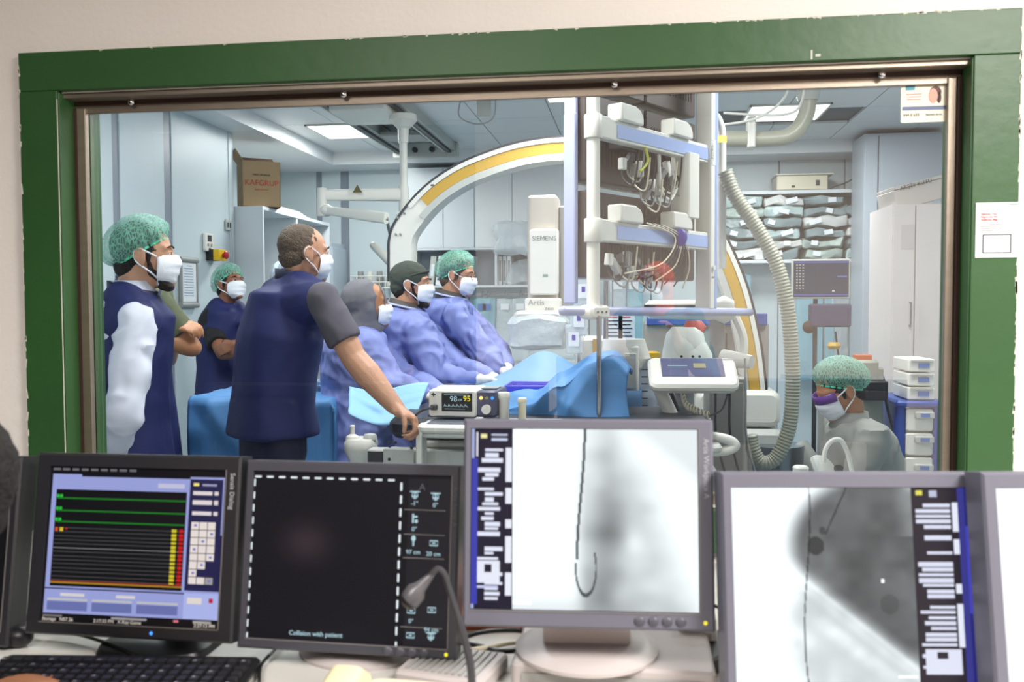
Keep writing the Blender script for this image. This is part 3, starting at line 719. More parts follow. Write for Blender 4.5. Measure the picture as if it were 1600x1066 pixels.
# detector column (frontal)
YD = 5.3
cxp = P(852, 400, YD); zt = P(852, 305, YD).z; wD = .19
t = thing('detector_column', (cxp.x, YD, 0), 'beige column with white name plates and bagged flat detector', 'x-ray detector')
def zD(py): return P(852, py, YD).z
def xD(px): return P(px, 400, YD).x
MB().rbox(((xD(824)+xD(872))/2, YD+.08, (zt+zD(485))/2), (xD(872)-xD(824), .2, zt-zD(485)), .03).build('column', mat('column_beige', (188, 180, 170), .45), t, world=True)
MB().rbox((xD(880), YD+.1, (zt+zD(490))/2-.03), (.06, .14, zt-zD(490)-.06), .02).build('side_fairing', M_grey, t, world=True)
MB().rbox((xD(851.5), YD-.04, (zD(359)+zD(461))/2), (xD(874)-xD(829), .05, zD(359)-zD(461)), .018, axis='Y').build('upper_plate', M_white, t, world=True)
MB().rbox((xD(850), YD-.045, (zD(466)+zD(489))/2), (xD(879)-xD(823), .06, zD(466)-zD(489)), .012, axis='Y').build('lower_plate', M_white, t, world=True)
MB().rbox((xD(845), YD-.05, (zD(485)+zD(540))/2), (xD(882)-xD(806), .26, zD(485)-zD(540)), .04, axis='Y').build('detector_head', M_lgrey, t, world=True)
me = crumple(.34, .34, .19, 11, .025); me.transform(Matrix.Translation((xD(844), YD-.05, zD(519))))
place('sterile_bag', me, M_bag, t, world=True)
MB().box((xD(854), YD-.067, zD(431)), (.028, .004, .014)).build('status_window', mat('sage', (120, 150, 136), .4), t, world=True, smooth=False)
def wtxt(body, size, m_, loc, par, **k): 
    T = root_of(par).matrix_basis.inverted() @ TXT(loc); return text(body, size, m_, T, par, **k)
wtxt('SIEMENS', .038, mat('logo_grey', (104, 122, 122), .5), (xD(852), YD-.067, zD(374)), t)
wtxt('Artis', .048, M_grey, (xD(840), YD-.078, zD(473)), t)
wtxt('zee', .04, M_grey, (xD(860), YD-.078, zD(482)), t)
# tube arm (horizontal white housing right)
YT = 4.9
a, b = P(1008, 484, YT), P(1116, 484, YT)
t = thing('tube_arm', (a.x, YT, 0), 'white rounded horizontal equipment arm below the display bank', 'equipment arm')
MB().loft([(a, V((0, 0, .03)), V((0, .05, 0))), (a+V((.02, 0, 0)), V((0, 0, .05)), V((0, .08, 0))), (b, V((0, 0, .055)), V((0, .09, 0))), (b+V((.05, 0, 0)), V((0, 0, .075)), V((0, .09, 0))), (b+V((.1, 0, 0)), V((0, 0, .05)), V((0, .06, 0)))], 24, 3.5).build('housing', M_white, t, world=True)
MB().box(((a.x+b.x)/2-.05, YT-.085, a.z+.02), (.28, .01, .012)).build('slot', M_dgrey, t, world=True, smooth=False)
MB().tube(crom([b+V((.09, 0, 0)), P(1150, 497, YT), P(1162, 530, YT), P(1160, 570, YT)]), .022).build('curved_arm', M_white, t, world=True)
MB().cyl(P(1130, 560, YT), P(1175, 566, YT-.1), .05, .035).build('elbow_cap', M_white, t, world=True)
MB().cyl((b.x+.02, YT+.04, 0), (b.x+.02, YT+.04, b.z), .04).build('support_column', M_grey, t, world=True)

# ================================================================== DISPLAY BOOM
A0 = P(927, 400, 3.66); A1 = P(1100, 400, 4.43)
dirF = V((A1.x-A0.x, A1.y-A0.y, 0)); LF = dirF.length; dirF.normalize(); angF = math.atan2(dirF.y, dirF.x)
boom = thing('display_boom', (A0.x, A0.y, 0), 'ceiling hung cream frame with blue striped shelves carrying displays', 'display boom', rz=angF)
# local frame: x along frame, y behind (towards the surgeons), z up
ztop = 2.95; zb = P(927, 497, 3.66).z
MB().cyl((0, 0, zb), (0, 0, ztop), .027, n=24).build('round_post', M_white, boom)
MB().rbox((LF+.01, 0, (1.42+ztop)/2), (.045, .085, ztop-1.42), .01).build('wide_post', M_white, boom)
MB().rbox((LF+.05, -.0, (1.42+ztop)/2), (.035, .08, ztop-1.42), .012).build('stripe_post', M_blue, boom)
zs1 = (P(927, 180, 3.66).z+P(927, 216, 3.66).z)/2; zs2 = (P(927, 343, 3.66).z+P(927, 377, 3.66).z)/2
for zc in (zs1, zs2):
    MB().rbox((LF/2+.03, 0, zc), (LF-.03, .05, .085), .008, axis='Y').build('shelf_rail', M_white, boom)
    MB().box((LF/2+.06, -.026, zc-.002), (LF-.15, .006, .055)).build('stripe', M_blue, boom, smooth=False)
    MB().lathe([(.036, -.047), (.038, -.043), (.038, .043), (.036, .047)], (0, 0, zc)).rbox((.04, -.006, zc), (.08, .056, .092), .012, axis='Y').build('collar', M_white, boom)
    for u in (.14, .56):
        MB().prism([(u, 0), (u+.17, 0), (u+.17, .03), (u+.15, .06), (u+.11, .075), (u, .075)], -.045, .03, 1).build('clamp', M_white, boom, bevel=.008)
        o = COL.objects[-1]; 
        for v in o.data.vertices: v.co.z += zc+.042
MB().b2((0, 0, 0), (0, 0, 0))
MB().rbox((LF*.8, 0, zs1-.17), (.1, .1, .3), .008).build('junction_box', M_white, boom)
o = text('İSTANBUL\nCERRAHPAŞA\n', .014, M_ink, Matrix.Translation((LF+.008, -.0445, 2.17)) @ Matrix.Rotation(math.pi/2, 4, 'X') @ Matrix.Rotation(math.pi/2, 4, 'Z'), boom)
MB().box((LF+.012, -.0435, 2.17), (.03, .002, .12)).build('inventory_label', M_paper, boom, smooth=False)
MB().cyl((LF+.01, -.043, 1.62), (LF+.01, -.052, 1.62), .012).build('knob', M_white, boom)
MB().box((LF+.01, -.0445, 1.575), (.022, .002, .004)).build('mark_line', M_dgrey, boom, smooth=False)
# clamp + rail
zr = P(927, 488, 3.6).z
MB().rbox((.0, -.005, zr), (.13, .075, .055), .02, axis='Y').build('rail_clamp', M_white, boom)
MB().lathe([(.038, -.03), (.045, 0), (.038, .03)], (0, 0, zr)).build('rail_clamp', M_white, boom)
for u in (-.03, 0, .03): MB().cyl((u, -.044, zr), (u, -.046, zr), .005).build('screw', M_dgrey, boom)
rp = [(-.16, -.02, zr), (.3, -.02, zr), (LF+.1, -.02, zr-.005)]
rA = P(880, 486, 3.52); rB = P(1172, 488, 4.75)
inv = boom.matrix_basis.inverted()
MB().caps(inv @ rA, inv @ rB, .0195, .0195, 16).build('handle_rail', M_rail, boom)
# displays: box backs mounted on the far side
for r_, (z0, z1) in enumerate(((1.56, 1.93), (1.97, 2.34), (2.37, 2.72))):
    for c_ in range(2):
        x0 = -.1+.2 + c_*.47
        p = boom.matrix_basis @ V((x0+.235, .16, z0))
        t = thing('hanging_display', p, ('bottom', 'middle', 'top')[r_]+' row ceiling display, '+('left one nearest the round post' if c_ == 0 else 'right one beside the wide post'), 'monitor', rz=angF, group='displays on the ceiling boom')
        h = z1-z0; w = .455
        MB().rbox((0, 0, h/2), (w, .09, h), .012, axis='Y').build('back_housing', M_mback, t)
        MB().rbox((0, .055, h/2), (w+.01, .03, h+.01), .012, axis='Y').build('bezel', M_white, t)
        MB().box((0, .071, h/2), (w*.92, .003, h*.88)).build('screen', M_screen if False else M_blk, t, smooth=False)
        sl = MB()
        for k in range(16): sl.box((-w*.4+k*w*.8/15, -.046, h*.5), (.006, .005, h*.6))
        sl.build('cooling_slats', mat('slat_brown', (52, 44, 44), .6), t, smooth=False)
        MB().rbox((0, -.08, h*.55), (.12, .08, .12), .01, axis='Y').build('mount_bracket', M_dgrey, t)
t = thing('side_edge_panel', boom.matrix_basis @ V((.075, .17, 1.55)), 'tall pale edge panel of display bank left of the round post', 'panel', rz=angF)
MB().rbox((0, 0, .3), (.03, .06, .8), .008).build('lower_strip', M_rail, t)
MB().rbox((.01, 0, 1.05), (.025, .05, .75), .008).build('upper_strip', M_rail, t)
# cables under the shelves
t = thing('boom_cables', boom.matrix_basis @ V((.5, -.03, zs2)), 'bundle of dark cables with violet ties over lower boom shelf', 'cables')
iv = t.matrix_basis.inverted()
for k in range(7):
    a = boom.matrix_basis @ V((.35+.02*k, -.035, zs2+.05)); b = boom.matrix_basis @ V((.56+.012*k, -.05, zs2)); c = boom.matrix_basis @ V((.45+.04*k, -.05, zs2-.12)); d = boom.matrix_basis @ V((.2+.08*k, -.02, zs2-.17-.01*k))
    MB().tube(crom([a, b, c, d], 6), .0035).build('cable', M_dgrey if k % 3 else M_cream, t, world=True)
MB().ell(boom.matrix_basis @ V((.6, -.055, zs2)), (.03, .02, .04)).build('violet_tie', M_purple, t, world=True)
for k, (u, z) in enumerate(((.3, zs1-.12), (.45, zs1-.2), (.62, zs1-.12), (.2, zs2-.12), (.38, zs2-.15))):
    for j in range(4):
        p = boom.matrix_basis @ V((u-.06+.045*j, .02, z+.02*math.sin(k*3+j*2)))
        MB().rbox(p, (.03, .03, .05+.02*(j % 2)), .006, rotm(.4*math.sin(j+k), .5*math.sin(j*2+k), angF)).build('connector', (M_lgrey, M_dgrey, M_grey, M_white)[(k+j) % 4], t, world=True)
        MB().tube(crom([p, p+V((0, 0, -.06)), p+V((.05, .03, -.08)), p+V((.07, .05, .06))]), .004, 6).build('lead', (M_dgrey, M_grey, M_cream)[(k+j) % 3], t, world=True)
MB().tube(crom([boom.matrix_basis @ V((.5, 0, zs1-.05)), boom.matrix_basis @ V((.52, 0, zs1-.2)), boom.matrix_basis @ V((.6, 0, zs1-.24)), boom.matrix_basis @ V((.68, 0, zs1-.15))]), .008).build('white_cable', M_white, t, world=True)
MB().tube(crom([boom.matrix_basis @ V((.34, -.03, zs1-.04)), boom.matrix_basis @ V((.36, -.03, zs1-.1)), boom.matrix_basis @ V((.3, -.03, zs1-.15))]), .006).build('yellow_cable', mat('lime_cable', (190, 200, 70), .5), t, world=True)

# indicator arm (tube with orange light) behind right post
YI = 4.75
t = thing('indicator_arm', P(1127, 420, YI), 'white vertical tube with glowing orange ring beside the wide post', 'indicator lamp')
path = crom([P(1112, 178, YI), P(1121, 184, YI), P(1127, 200, YI), P(1128, 214, YI)], 6)
MB().tube(path, .02, 14).build('bent_tube', M_white, t, world=True)
q = P(1128, 218, YI); MB().cyl(q+V((0, 0, .016)), q-V((0, 0, .018)), .023).build('orange_ring', E_orange, t, world=True)
MB().cyl(q-V((0, 0, .018)), P(1128, 420, YI), .022).build('lower_tube', M_white, t, world=True)
MB().cyl(P(1112, 178, YI), V((P(1112, 178, YI).x, YI, 2.94)), .02).build('drop_tube', M_white, t, world=True)

# ceiling flange + pipe
YF = 5.9
c0 = P(1255, 158, YF)
t = thing('ceiling_pipe', (c0.x, YF, 2.94), 'cream pipe bending from round ceiling flange towards the display bank', 'pipe')
zf = 2.94
MB().lathe([(.15, 0), (.16, -.012), (.14, -.025), (.09, -.03)][::-1], (c0.x, YF, zf)).build('flange', M_lgrey, t, world=True)
MB().lathe([(.075, 0), (.075, -.16), (.06, -.2)][::-1], (c0.x+.03, YF, zf-.02)).build('collar', M_lgrey, t, world=True)
MB().tube(crom([(c0.x+.03, YF, zf-.15), (c0.x+.02, YF, zf-.3), (c0.x-.06, YF, zf-.42), (c0.x-.2, YF, zf-.45), (c0.x-.55, YF, zf-.44)]), .05, 18).build('pipe_bend', M_ribbed, t, world=True)
MB().rbox((c0.x-.32, YF, zf-.41), (.05, .12, .2), .01).build('bracket', M_white, t, world=True)
MB().tube(crom([(c0.x-.12, YF-.1, zf), (c0.x-.12, YF-.1, zf-.2), (c0.x-.3, YF-.1, zf-.34), (c0.x-.6, YF-.1, zf-.38)]), .008).build('cable', M_white, t, world=True)
MB().tube(crom([(c0.x-.02, YF-.1, zf), (c0.x-.02, YF-.1, zf-.22), (c0.x-.12, YF-.1, zf-.32), (c0.x-.5, YF-.1, zf-.30)]), .008).build('cable', M_white, t, world=True)
# small loop fixture near top centre
q = P(745, 160, 6.5)
t = thing('ceiling_hook_loop', (q.x, 6.5, 2.94), 'thin wire loop hanging from ceiling near the top centre', 'wire loop')
MB().tube(crom([(q.x-.12, 6.5, 2.94), (q.x-.13, 6.5, 2.82), (q.x, 6.5, 2.76), (q.x+.12, 6.5, 2.80), (q.x+.14, 6.5, 2.94)]), .005).build('wire', M_grey, t, world=True)
MB().rbox((q.x+.05, 6.52, 2.88), (.1, .05, .12), .01).build('bracket', M_lgrey, t, world=True)

# corrugated hose
YH = 4.7
hp = crom([P(a, b, YH) for a, b in ((1133, 268), (1148, 305), (1180, 352), (1212, 410), (1230, 480), (1237, 560), (1238, 620), (1232, 672), (1212, 716), (1188, 722), (1176, 700), (1172, 680))], 34)
# resample
L = [0]
for i in range(1, len(hp)): L.append(L[-1]+(hp[i]-hp[i-1]).length)
n_ = int(L[-1]/.0042); rs = []; j = 0
for i in range(n_+1):
    s_ = L[-1]*i/n_
    while j < len(L)-2 and L[j+1] < s_: j += 1
    rs.append(hp[j].lerp(hp[j+1], (s_-L[j])/max(1e-6, L[j+1]-L[j])))
o = MB().tube(rs, [(.039 if (i % 4) in (0, 1) else .0345) for i in range(len(rs))], 16).build('corrugated_hose', M_ribbed, None, smooth=True)
tag(o, 'long ivory corrugated hose looping down beside mustard striped arm', 'hose')

# ================================================================== RIGHT BACK: solid shelf and packs standing in for their reflection
YS = 8.6
sx0 = P(1128, 300, YS).x; sx1 = P(1390, 300, YS).x
z_u = P(1300, 296, YS).z; z_l = P(1300, 405, YS).z
t = thing('reflected_shelf', ((sx0+sx1)/2, 8.98, z_l), 'solid stand-in at back right for a reflected two tier shelf of packs', 'shelf')
for z in (z_u, z_l): MB().b2((sx0, YS, z-.03), (sx1, 8.97, z)).build('shelf_board', M_lam, t, world=True, bevel=.002, smooth=False)
MB().b2((sx1-.02, YS, z_l), (sx1, 8.97, z_u)).build('end_panel', M_lamg, t, world=True, smooth=False)
MB().b2((sx0, 8.955, z_l), (sx1, 8.97, z_u)).build('back_panel', M_lamg, t, world=True, smooth=False)
packm = [mat('pack_sage', (160, 178, 172), .35, bump=.6, bscale=16), mat('pack_aqua', (176, 198, 198), .3, bump=.6, bscale=14), mat('pack_white', (206, 208, 206), .35, bump=.6, bscale=18), mat('pack_slate', (130, 148, 152), .35, bump=.6, bscale=15)]
rr = random.Random(5); protos = []
n = 0
desc = ['sage', 'aqua', 'white', 'slate']; tiers = ['bottom', 'second', 'third', 'fourth', 'fifth', 'top']; cols = ['far left', 'left centre', 'right centre', 'far right']
hgt = z_u-z_l; nl = 6; lh = (hgt-.05)/nl
for c_ in range(4):
    for l_ in range(nl):
        if c_ == 3 and l_ == 5: continue
        mi = rr.randrange(4); w = (sx1-sx0)/4
        me = crumple(w*rr.uniform(.92, 1.05), .36, lh*rr.uniform(.75, .92), n, .042, 7)
        t = thing('reflected_pack', (sx0+w*(c_+.5)+rr.uniform(-.02, .02), 8.79, z_l+lh*(l_+.5)+.004), '%s plastic wrapped pack, %s layer of the %s stack on reflected shelf, built solid' % (desc[mi], tiers[l_], cols[c_]), 'sterile pack', group='plastic wrapped packs of the reflected shelf, built solid')
        place('wrapper', me, packm[mi], t)
        MB().box((rr.uniform(-.1, .1), -.205, 0), (rr.uniform(.05, .12), .004, lh*.45), rotm(0, rr.uniform(-.3, .3))).build('pack_label', M_paper, t, smooth=False)
        n += 1
p = P(1255, 285, YS)
t = thing('power_supply_unit', (p.x, 8.78, z_u), 'cream electronics case on upper back shelf, cable trailing right', 'electronics case')
MB().rbox((0, 0, .075), (.46, .26, .13), .01).build('case', M_cream, t)
MB().box((.02, 0, .15), (.52, .3, .012)).build('lid', M_white, t, bevel=.003)
MB().box((.14, -.132, .07), (.035, .004, .05)).build('switch', M_dgrey, t, smooth=False)
MB().box((-.08, -.132, .04), (.03, .004, .02)).build('socket', M_dgrey, t, smooth=False)
MB().tube(crom([(.25, -.1, .02), (.4, -.12, .07), (.55, -.12, .16), (.68, -.1, .14), (.75, -.1, .02)]), .006).build('cable', M_dgrey, t)
# hanging sleeves right
for k, px in enumerate((1262, 1295, 1318, 1160, 990, 965)):
    p = P(px, 470, YS)
    t = thing('hanging_catheter_sleeve', (p.x, 8.75, 1.74), ['long aqua sleeve hanging behind the corrugated hose', 'aqua sleeve hanging behind screen stand pole', 'clear sleeve hanging rightmost under the packs', 'aqua sleeve hanging beneath shelf behind the arc', 'aqua sleeve hanging behind the pump stand', 'clear sleeve hanging left of pump stand'][k], 'catheter pack', group='catheter sleeves hanging at the back right')
    me = crumple(.17, .05, 1.0, k+40, .02, 10); me.transform(Matrix.Translation((0, 0, -.52)))
    place('sleeve', me, M_bagb if k % 3 != 2 else M_bag, t)
    MB().tube([(0, 0, -.03), (0, -.02, .0), (0, .02, .03), (0, .1, .03)], .005).build('hook', M_chrome, t)
    MB().box((0, -.04, -.12), (.09, .003, .07)).build('pack_label', M_paper, t, smooth=False)
# tall lockers at the right of shelf
a, b = P(1350, 300, 8.3), P(1374, 300, 8.3)
xs = [P(1350, 300, 8.1).x, P(1372, 300, 8.1).x, P(1372, 300, 8.1).x+.55]
t = thing('steel_locker', ((xs[0]+xs[2])/2, 8.3, 0), 'tall blue-grey locker with long handle beside the back shelf', 'locker')
MB().b2((xs[0], 8.12, 0), (xs[2], 8.55, 2.9)).build('carcass', M_lamg, t, world=True, smooth=False)
MB().b2((xs[0]+.004, 8.1, .05), (xs[1]-.006, 8.12, 2.88)).build('door', M_lamg, t, world=True, bevel=.002, smooth=False)
MB().b2((xs[1]+.006, 8.1, .05), (xs[2]-.004, 8.12, 2.88)).build('door', M_lamg, t, world=True, bevel=.002, smooth=False)
q0, q1 = P(1362, 458, 8.1), P(1362, 495, 8.1)
MB().tube([q0, q0+V((0, -.05, 0)), q1+V((0, -.05, 0)), q1], .008).build('handle', M_chrome, t, world=True)
q0 = P(1359, 507, 8.09); MB().cyl(q0, q0-V((0, .02, 0)), .014).build('lock', M_dgrey, t, world=True)

# white cabinet at right, near
YC = 6.2
x0, x1 = P(1395, 400, YC).x, P(1490, 400, YC).x; zc = P(1440, 318, YC).z
t = thing('white_cabinet', ((x0+x1)/2, YC+.3, 0), 'tall white cabinet at right edge with box on top', 'cabinet')
MB().b2((x0, YC+.02, .02), (x1+.3, YC+.6, zc)).build('carcass', mat('warm_white_laminate', (214, 206, 204), .45), t, world=True, smooth=False)
xm = P(1430, 400, YC).x
for a, b in ((x0+.003, xm-.003), (xm+.003, x1+.3)): MB().b2((a, YC, .06), (b, YC+.02, zc-.01)).build('door', mat('warm_white_laminate'), t, world=True, bevel=.003, smooth=False)
MB().tube([(xm-.03, YC, 1.3), (xm-.03, YC-.03, 1.3), (xm-.03, YC-.03, 1.45), (xm-.03, YC, 1.45)], .006).build('handle', M_chrome, t, world=True)
q = P(1418, 370, YC); MB().box((q.x, YC-.002, q.z), (.08, .002, .16)).build('posted_sheet', mat('sheet_warm', (200, 190, 188), .6), t, world=True, smooth=False)
t = thing('archive_box', (P(1435, 300, YC).x, YC+.22, zc), 'pale carton with dark print tilted on the white cabinet', 'box')
MB().rbox((0.02, 0, .07), (.34, .3, .13), .006, rotm(0, -.25, .1)).build('carton', mat('pale_carton', (204, 196, 190), .6), t)
T_ = Matrix.Translation((0, -.165, .13)) @ Matrix.Rotation(.1, 4, 'Z') @ Matrix.Rotation(math.pi/2, 4, 'X') @ Matrix.Rotation(.25, 4, 'Z')
text('ARŞİV KUTU', .036, M_dgrey, T_, t)
MB().box((.02, 0, .15), (.36, .32, .02), rotm(0, -.25, .1)).build('lid', mat('pale_carton'), t, bevel=.003)

# blue drawer cart
YK = 5.0
x0, x1 = P(1402, 650, YK).x, P(1472, 650, YK).x
z0 = P(1440, 576, YK).z
t = thing('drawer_cart', ((x0+x1)/2, YK+.25, 0), 'blue edged medical cart with white drawers and blue labels', 'drawer cart')
w = x1-x0
M_cart = mat('cart_blue', (44, 74, 158), .35)
for x in (x0+.02, x1-.02): MB().rbox((x, YK+.22, (z0-.22+.1)/2+.03), (.055, .44, z0-.28), .02).build('corner_panel', M_cart, t, world=True)
MB().rbox(((x0+x1)/2, YK+.22, z0-.19), (w+.03, .48, .035), .02).build('top_tray', M_cart, t, world=True)
zt_ = z0-.21; hs = [.13, .13, .2, .2, .2]; k = 0
for h in hs:
    zc_ = zt_-h/2; zt_ -= h
    if zc_-h/2 < .1: break
    d = MB().rbox(((x0+x1)/2, YK+.02, zc_), (w-.09, .05, h-.012), .012, axis='Y').build('drawer', M_white, t, world=True)
    MB().rbox(((x0+x1)/2+.02, YK-.015, zc_+h*.22), (w*.42, .03, .035), .008, axis='Y').build('drawer_handle', M_lgrey, d, world=True)
    MB().box(((x0+x1)/2+.02, YK-.032, zc_+h*.22), (w*.2, .003, .02)).build('drawer_label', M_blueink, d, world=True, smooth=False)
MB().rbox(((x0+x1)/2, YK+.24, .45), (w-.1, .4, .7), .01).build('body', M_lgrey, t, world=True)
for sx in (-1, 1):
    for sy in (0, 1): MB().cyl(((x0+x1)/2+sx*w*.4-.012, YK+.05+sy*.36, .05), ((x0+x1)/2+sx*w*.4+.012, YK+.05+sy*.36, .05), .05).build('caster', M_blk, t, world=True)
for k in range(3):
    zk = z0-.17+k*.075
    b_ = thing('bin_drawer', ((x0+x1)/2+.01, YK+.15, zk), 'clear sorting bin on the cart, '+['lowest', 'middle', 'topmost'][k]+' of three', 'bin', group='sorting bins on the drawer cart')
    MB().rbox((0, 0, .035), (w*.62, .28, .066), .01).build('bin_body', M_white, b_)
    MB().box((.01, -.143, .035), (w*.25, .004, .025)).build('bin_label', M_blueink, b_, smooth=False)
    MB().box((0, -.145, .062), (w*.5, .012, .008)).build('lip', M_lgrey, b_, smooth=False)

# screen on stand
YM = 5.6
a, b = P(1238, 405, YM), P(1328, 467, YM)
t = thing('exam_screen', ((a.x+b.x)/2, YM, b.z), 'dark display with thumbnail column on stand at back right', 'monitor')
w, h = b.x-a.x, a.z-b.z
MB().rbox((0, .02, h/2), (w, .04, h), .008, axis='Y').build('housing', M_lgrey, t)
MB().box((0, -.001, h/2), (w*.95, .004, h*.9)).build('bezel', M_blk, t, smooth=False)
ny, nx = 60, 88; img = np.zeros((ny, nx, 3)); yy_, xx_ = np.mgrid[0:ny, 0:nx]
img[:] = np.array(C(66, 72, 92)[:3])*.8
for r_ in range(9):
    for c_ in range(3): img[5+r_*5:7+r_*5, 3+c_*5:6+c_*5] = .45
img[0:3, :] = C(90, 100, 170)[:3]; img[56:58, :] = C(90, 100, 190)[:3]; img[25:27, 70:86] = C(110, 120, 200)[:3]; img[49:52, 62:66] = .6
raster('screen_picture', img, w*.93, h*.88, Matrix.Translation((0, -.004, h/2)), t)
t = thing('screen_stand', ((a.x+b.x)/2, YM+.06, 0), 'dark pole stand with violet box carrying the exam screen', 'stand')
MB().cyl((-.02, 0, .05), (-.02, 0, b.z+.1-.0), .014).build('pole', M_dgrey, t)
MB().cyl((.03, 0, .9), (.03, 0, b.z+.02), .006).build('thin_pole', M_chrome, t)
MB().rbox((.06, -.02, b.z-.1), (.24, .1, .14), .02).build('control_box', mat('box_violet_dark', (72, 66, 92), .5), t)
MB().lathe([(.03, -.02), (.04, 0), (.03, .02)], (.07, -.1, b.z-.28)).build('knob', M_yel, t)
MB().ell((-.06, -.03, b.z-.17), (.04, .03, .04)).build('hook_ball', M_cardd, t)
MB().cyl((-.02, 0, .0), (-.02, 0, .05), .24, .2, 28).build('base', M_dgrey, t)
MB().tube(crom([(.1, 0, b.z-.2), (.12, -.05, .9), (.0, -.06, .6), (.1, 0, .3)]), .006).build('cable', M_blk, t)

# ultrasound-like machine: beige frame with black box and orange sign
YU = 5.1
q = P(1360, 650, YU)
t = thing('machine_column', (q.x, YU, 0), 'beige upright machine column with bracket and black box', 'machine')
MB().rbox((q.x+.0, YU, .55), (.11, .12, 1.1), .02).build('column', mat('column_sage', (140, 142, 132), .45), t, world=True)
MB().rbox((q.x-.12, YU, .86), (.14, .1, .08), .02).build('bracket', mat('column_sage'), t, world=True)
MB().rbox((q.x-.17, YU+.12, .65), (.12, .3, .9), .02).build('rear_column', mat('column_sage2', (150, 148, 142), .45), t, world=True)
q2 = P(1357, 607, YU); MB().rbox((q2.x, YU-.05, q2.z), (.13, .2, .1), .01).build('black_box', M_blk, t, world=True)
q3 = P(1345, 580, YU); MB().rbox((q3.x, YU, q3.z), (.16, .16, .13), .03).build('head_unit', mat('column_sage'), t, world=True)
MB().cyl((q3.x, YU, q3.z), (q3.x, YU, 1.05), .02).build('neck', M_grey, t, world=True)
MB().cyl((q.x-.05, YU+.05, 0), (q.x-.05, YU+.05, .06), .34, .3, 24).build('base', M_dgrey, t, world=True)
q4 = P(1345, 560, YU); o = MB().rbox((q4.x, YU-.03, q4.z+.0), (.09, .06, .045), .006).build('orange_tag', M_orange, t, world=True)
MB().tube(crom([P(1367, 580, YU), P(1380, 590, YU), P(1385, 630, YU-.05), P(1395, 670, YU-.05), P(1403, 697, YU-.05)]), .007).build('cable', M_blk, t, world=True)

# white bowed handle + round caps close behind glass
YH2 = 3.4
t = thing('bowed_handle', P(1308, 735, YH2), 'white bowed tube handle rising behind the right-hand monitor', 'handle')
MB().tube(crom([P(1287, 722, YH2), P(1290, 702, YH2), P(1300, 689, YH2), P(1313, 688, YH2), P(1322, 702, YH2), P(1328, 722, YH2), P(1333, 745, YH2)]), .0085, 12).build('bow', M_white, t, world=True)
MB().rbox(P(1315, 750, YH2+.03), (.24, .12, .035), .02).build('handle_base', M_white, t, world=True)
qx = P(1315, 750, YH2); MB().rbox((qx.x, YH2+.12, .36), (.34, .2, .66), .03).build('device_body', M_dgrey, t, world=True)
q = P(1251, 735, YH2); t = thing('capped_post', q, 'round white capped post beside the bowed handle', 'post')
MB().lathe([(.028, -.05), (.028, 0), (.029, .01), (.024, .016), (.004, .018)], q).build('cap', M_white, t, world=True)
MB().cyl((q.x, q.y, 0), (q.x, q.y, q.z-.03), .02).build('stem', M_grey, t, world=True)
t = thing('dark_keyboard_console', P(1330, 735, 3.9), 'grey console top with dark keys behind the bowed handle', 'console')
q = P(1335, 738, 3.9); MB().rbox((q.x, 3.95, q.z-.02), (.3, .3, .04), .03, rotm(.3)).build('console_top', M_lgrey, t, world=True)
MB().rbox((q.x+.02, 3.88, q.z+.0), (.2, .12, .02), .02, rotm(.3)).build('key_bed', M_dgrey, t, world=True)
MB().rbox((q.x, 4.02, (q.z-.08)/2), (.22, .25, q.z-.08), .03).build('console_body', M_grey, t, world=True)

# injector head, touch panel, pumps
YP = 4.2
t = thing('injector_head', P(1070, 600, YP), 'white rounded injector head with red cap above touch panel', 'injector')
c = P(1070, 545, YP); 
MB().loft([(c+V((0, 0, -.14)), .115, .09, 0), (c+V((0, 0, 0)), .1, .085, 0), (c+V((0, 0, .07)), .085, .07, 0), (c+V((0, 0, .1)), .06, .05, 0)], 24, 3.2).build('shell', M_white, t, world=True)
MB().loft([(c+V((.06, -.04, -.14)), .07, .06, 0), (c+V((.06, -.04, -.02)), .06, .055, 0), (c+V((.05, -.03, .03)), .045, .04, 0)], 20, 3.2).build('front_shell', M_white, t, world=True)
MB().loft([(c+V((.04, 0, .075)), .05, .045, 0), (c+V((.045, 0, .1)), .055, .045, 0), (c+V((.04, 0, .13)), .035, .03, 0)], 9, 2).build('red_cap', mat('coral_red', (206, 84, 60), .4), t, world=True)
for dx in (-.02, .03, .06): MB().cyl(c+V((dx, -.1, -.03)), c+V((dx, -.106, -.03)), .006).build('screw', M_dgrey, t, world=True)
MB().cyl((c.x, c.y+.05, 0), (c.x, c.y+.05, c.z-.1), .045).build('stand_pole', M_grey, t, world=True)
YQ = 3.75
a, b = P(1018, 608, YQ), P(1148, 558, YQ); cq = P(1082, 585, YQ)
t = thing('touch_panel', cq, 'tilted white touch control panel with lit display on slanted arm', 'control panel')
R_ = rotm(.62, 0, .06)
MB().rbox(cq, (.36, .19, .035), .03, R_).build('housing', M_white, t, world=True)
MB().rbox(cq+R_ @ V((0, 0, -.02)), (.345, .175, .03), .03, R_).build('lower_shell', M_lgrey, t, world=True)
MB().box(cq+R_ @ V((0.0, .022, .019)), (.255, .115, .003), R_).build('display_glass', mat('touch_screen', (92, 92, 122), .2, emit=(60, 60, 84), es=.35), t, world=True, smooth=False)
MB().box(cq+R_ @ V((-.06, .03, .0215)), (.08, .004, .001), R_).build('screen_line', E_cyan, t, world=True, smooth=False)
MB().box(cq+R_ @ V((.03, .03, .0215)), (.05, .03, .001), R_).build('screen_icon', mat('icon_tan', (150, 140, 110), .5), t, world=True, smooth=False)
MB().box(cq+R_ @ V((.15, .075, .019)), (.04, .008, .002), R_).build('name_label', M_grey, t, world=True, smooth=False)
e0, e1 = P(1032, 612, YQ+.05), P(1068, 690, YQ+.05)
MB().caps(e0, e1, .028, .03).build('slanted_arm', M_white, t, world=True)
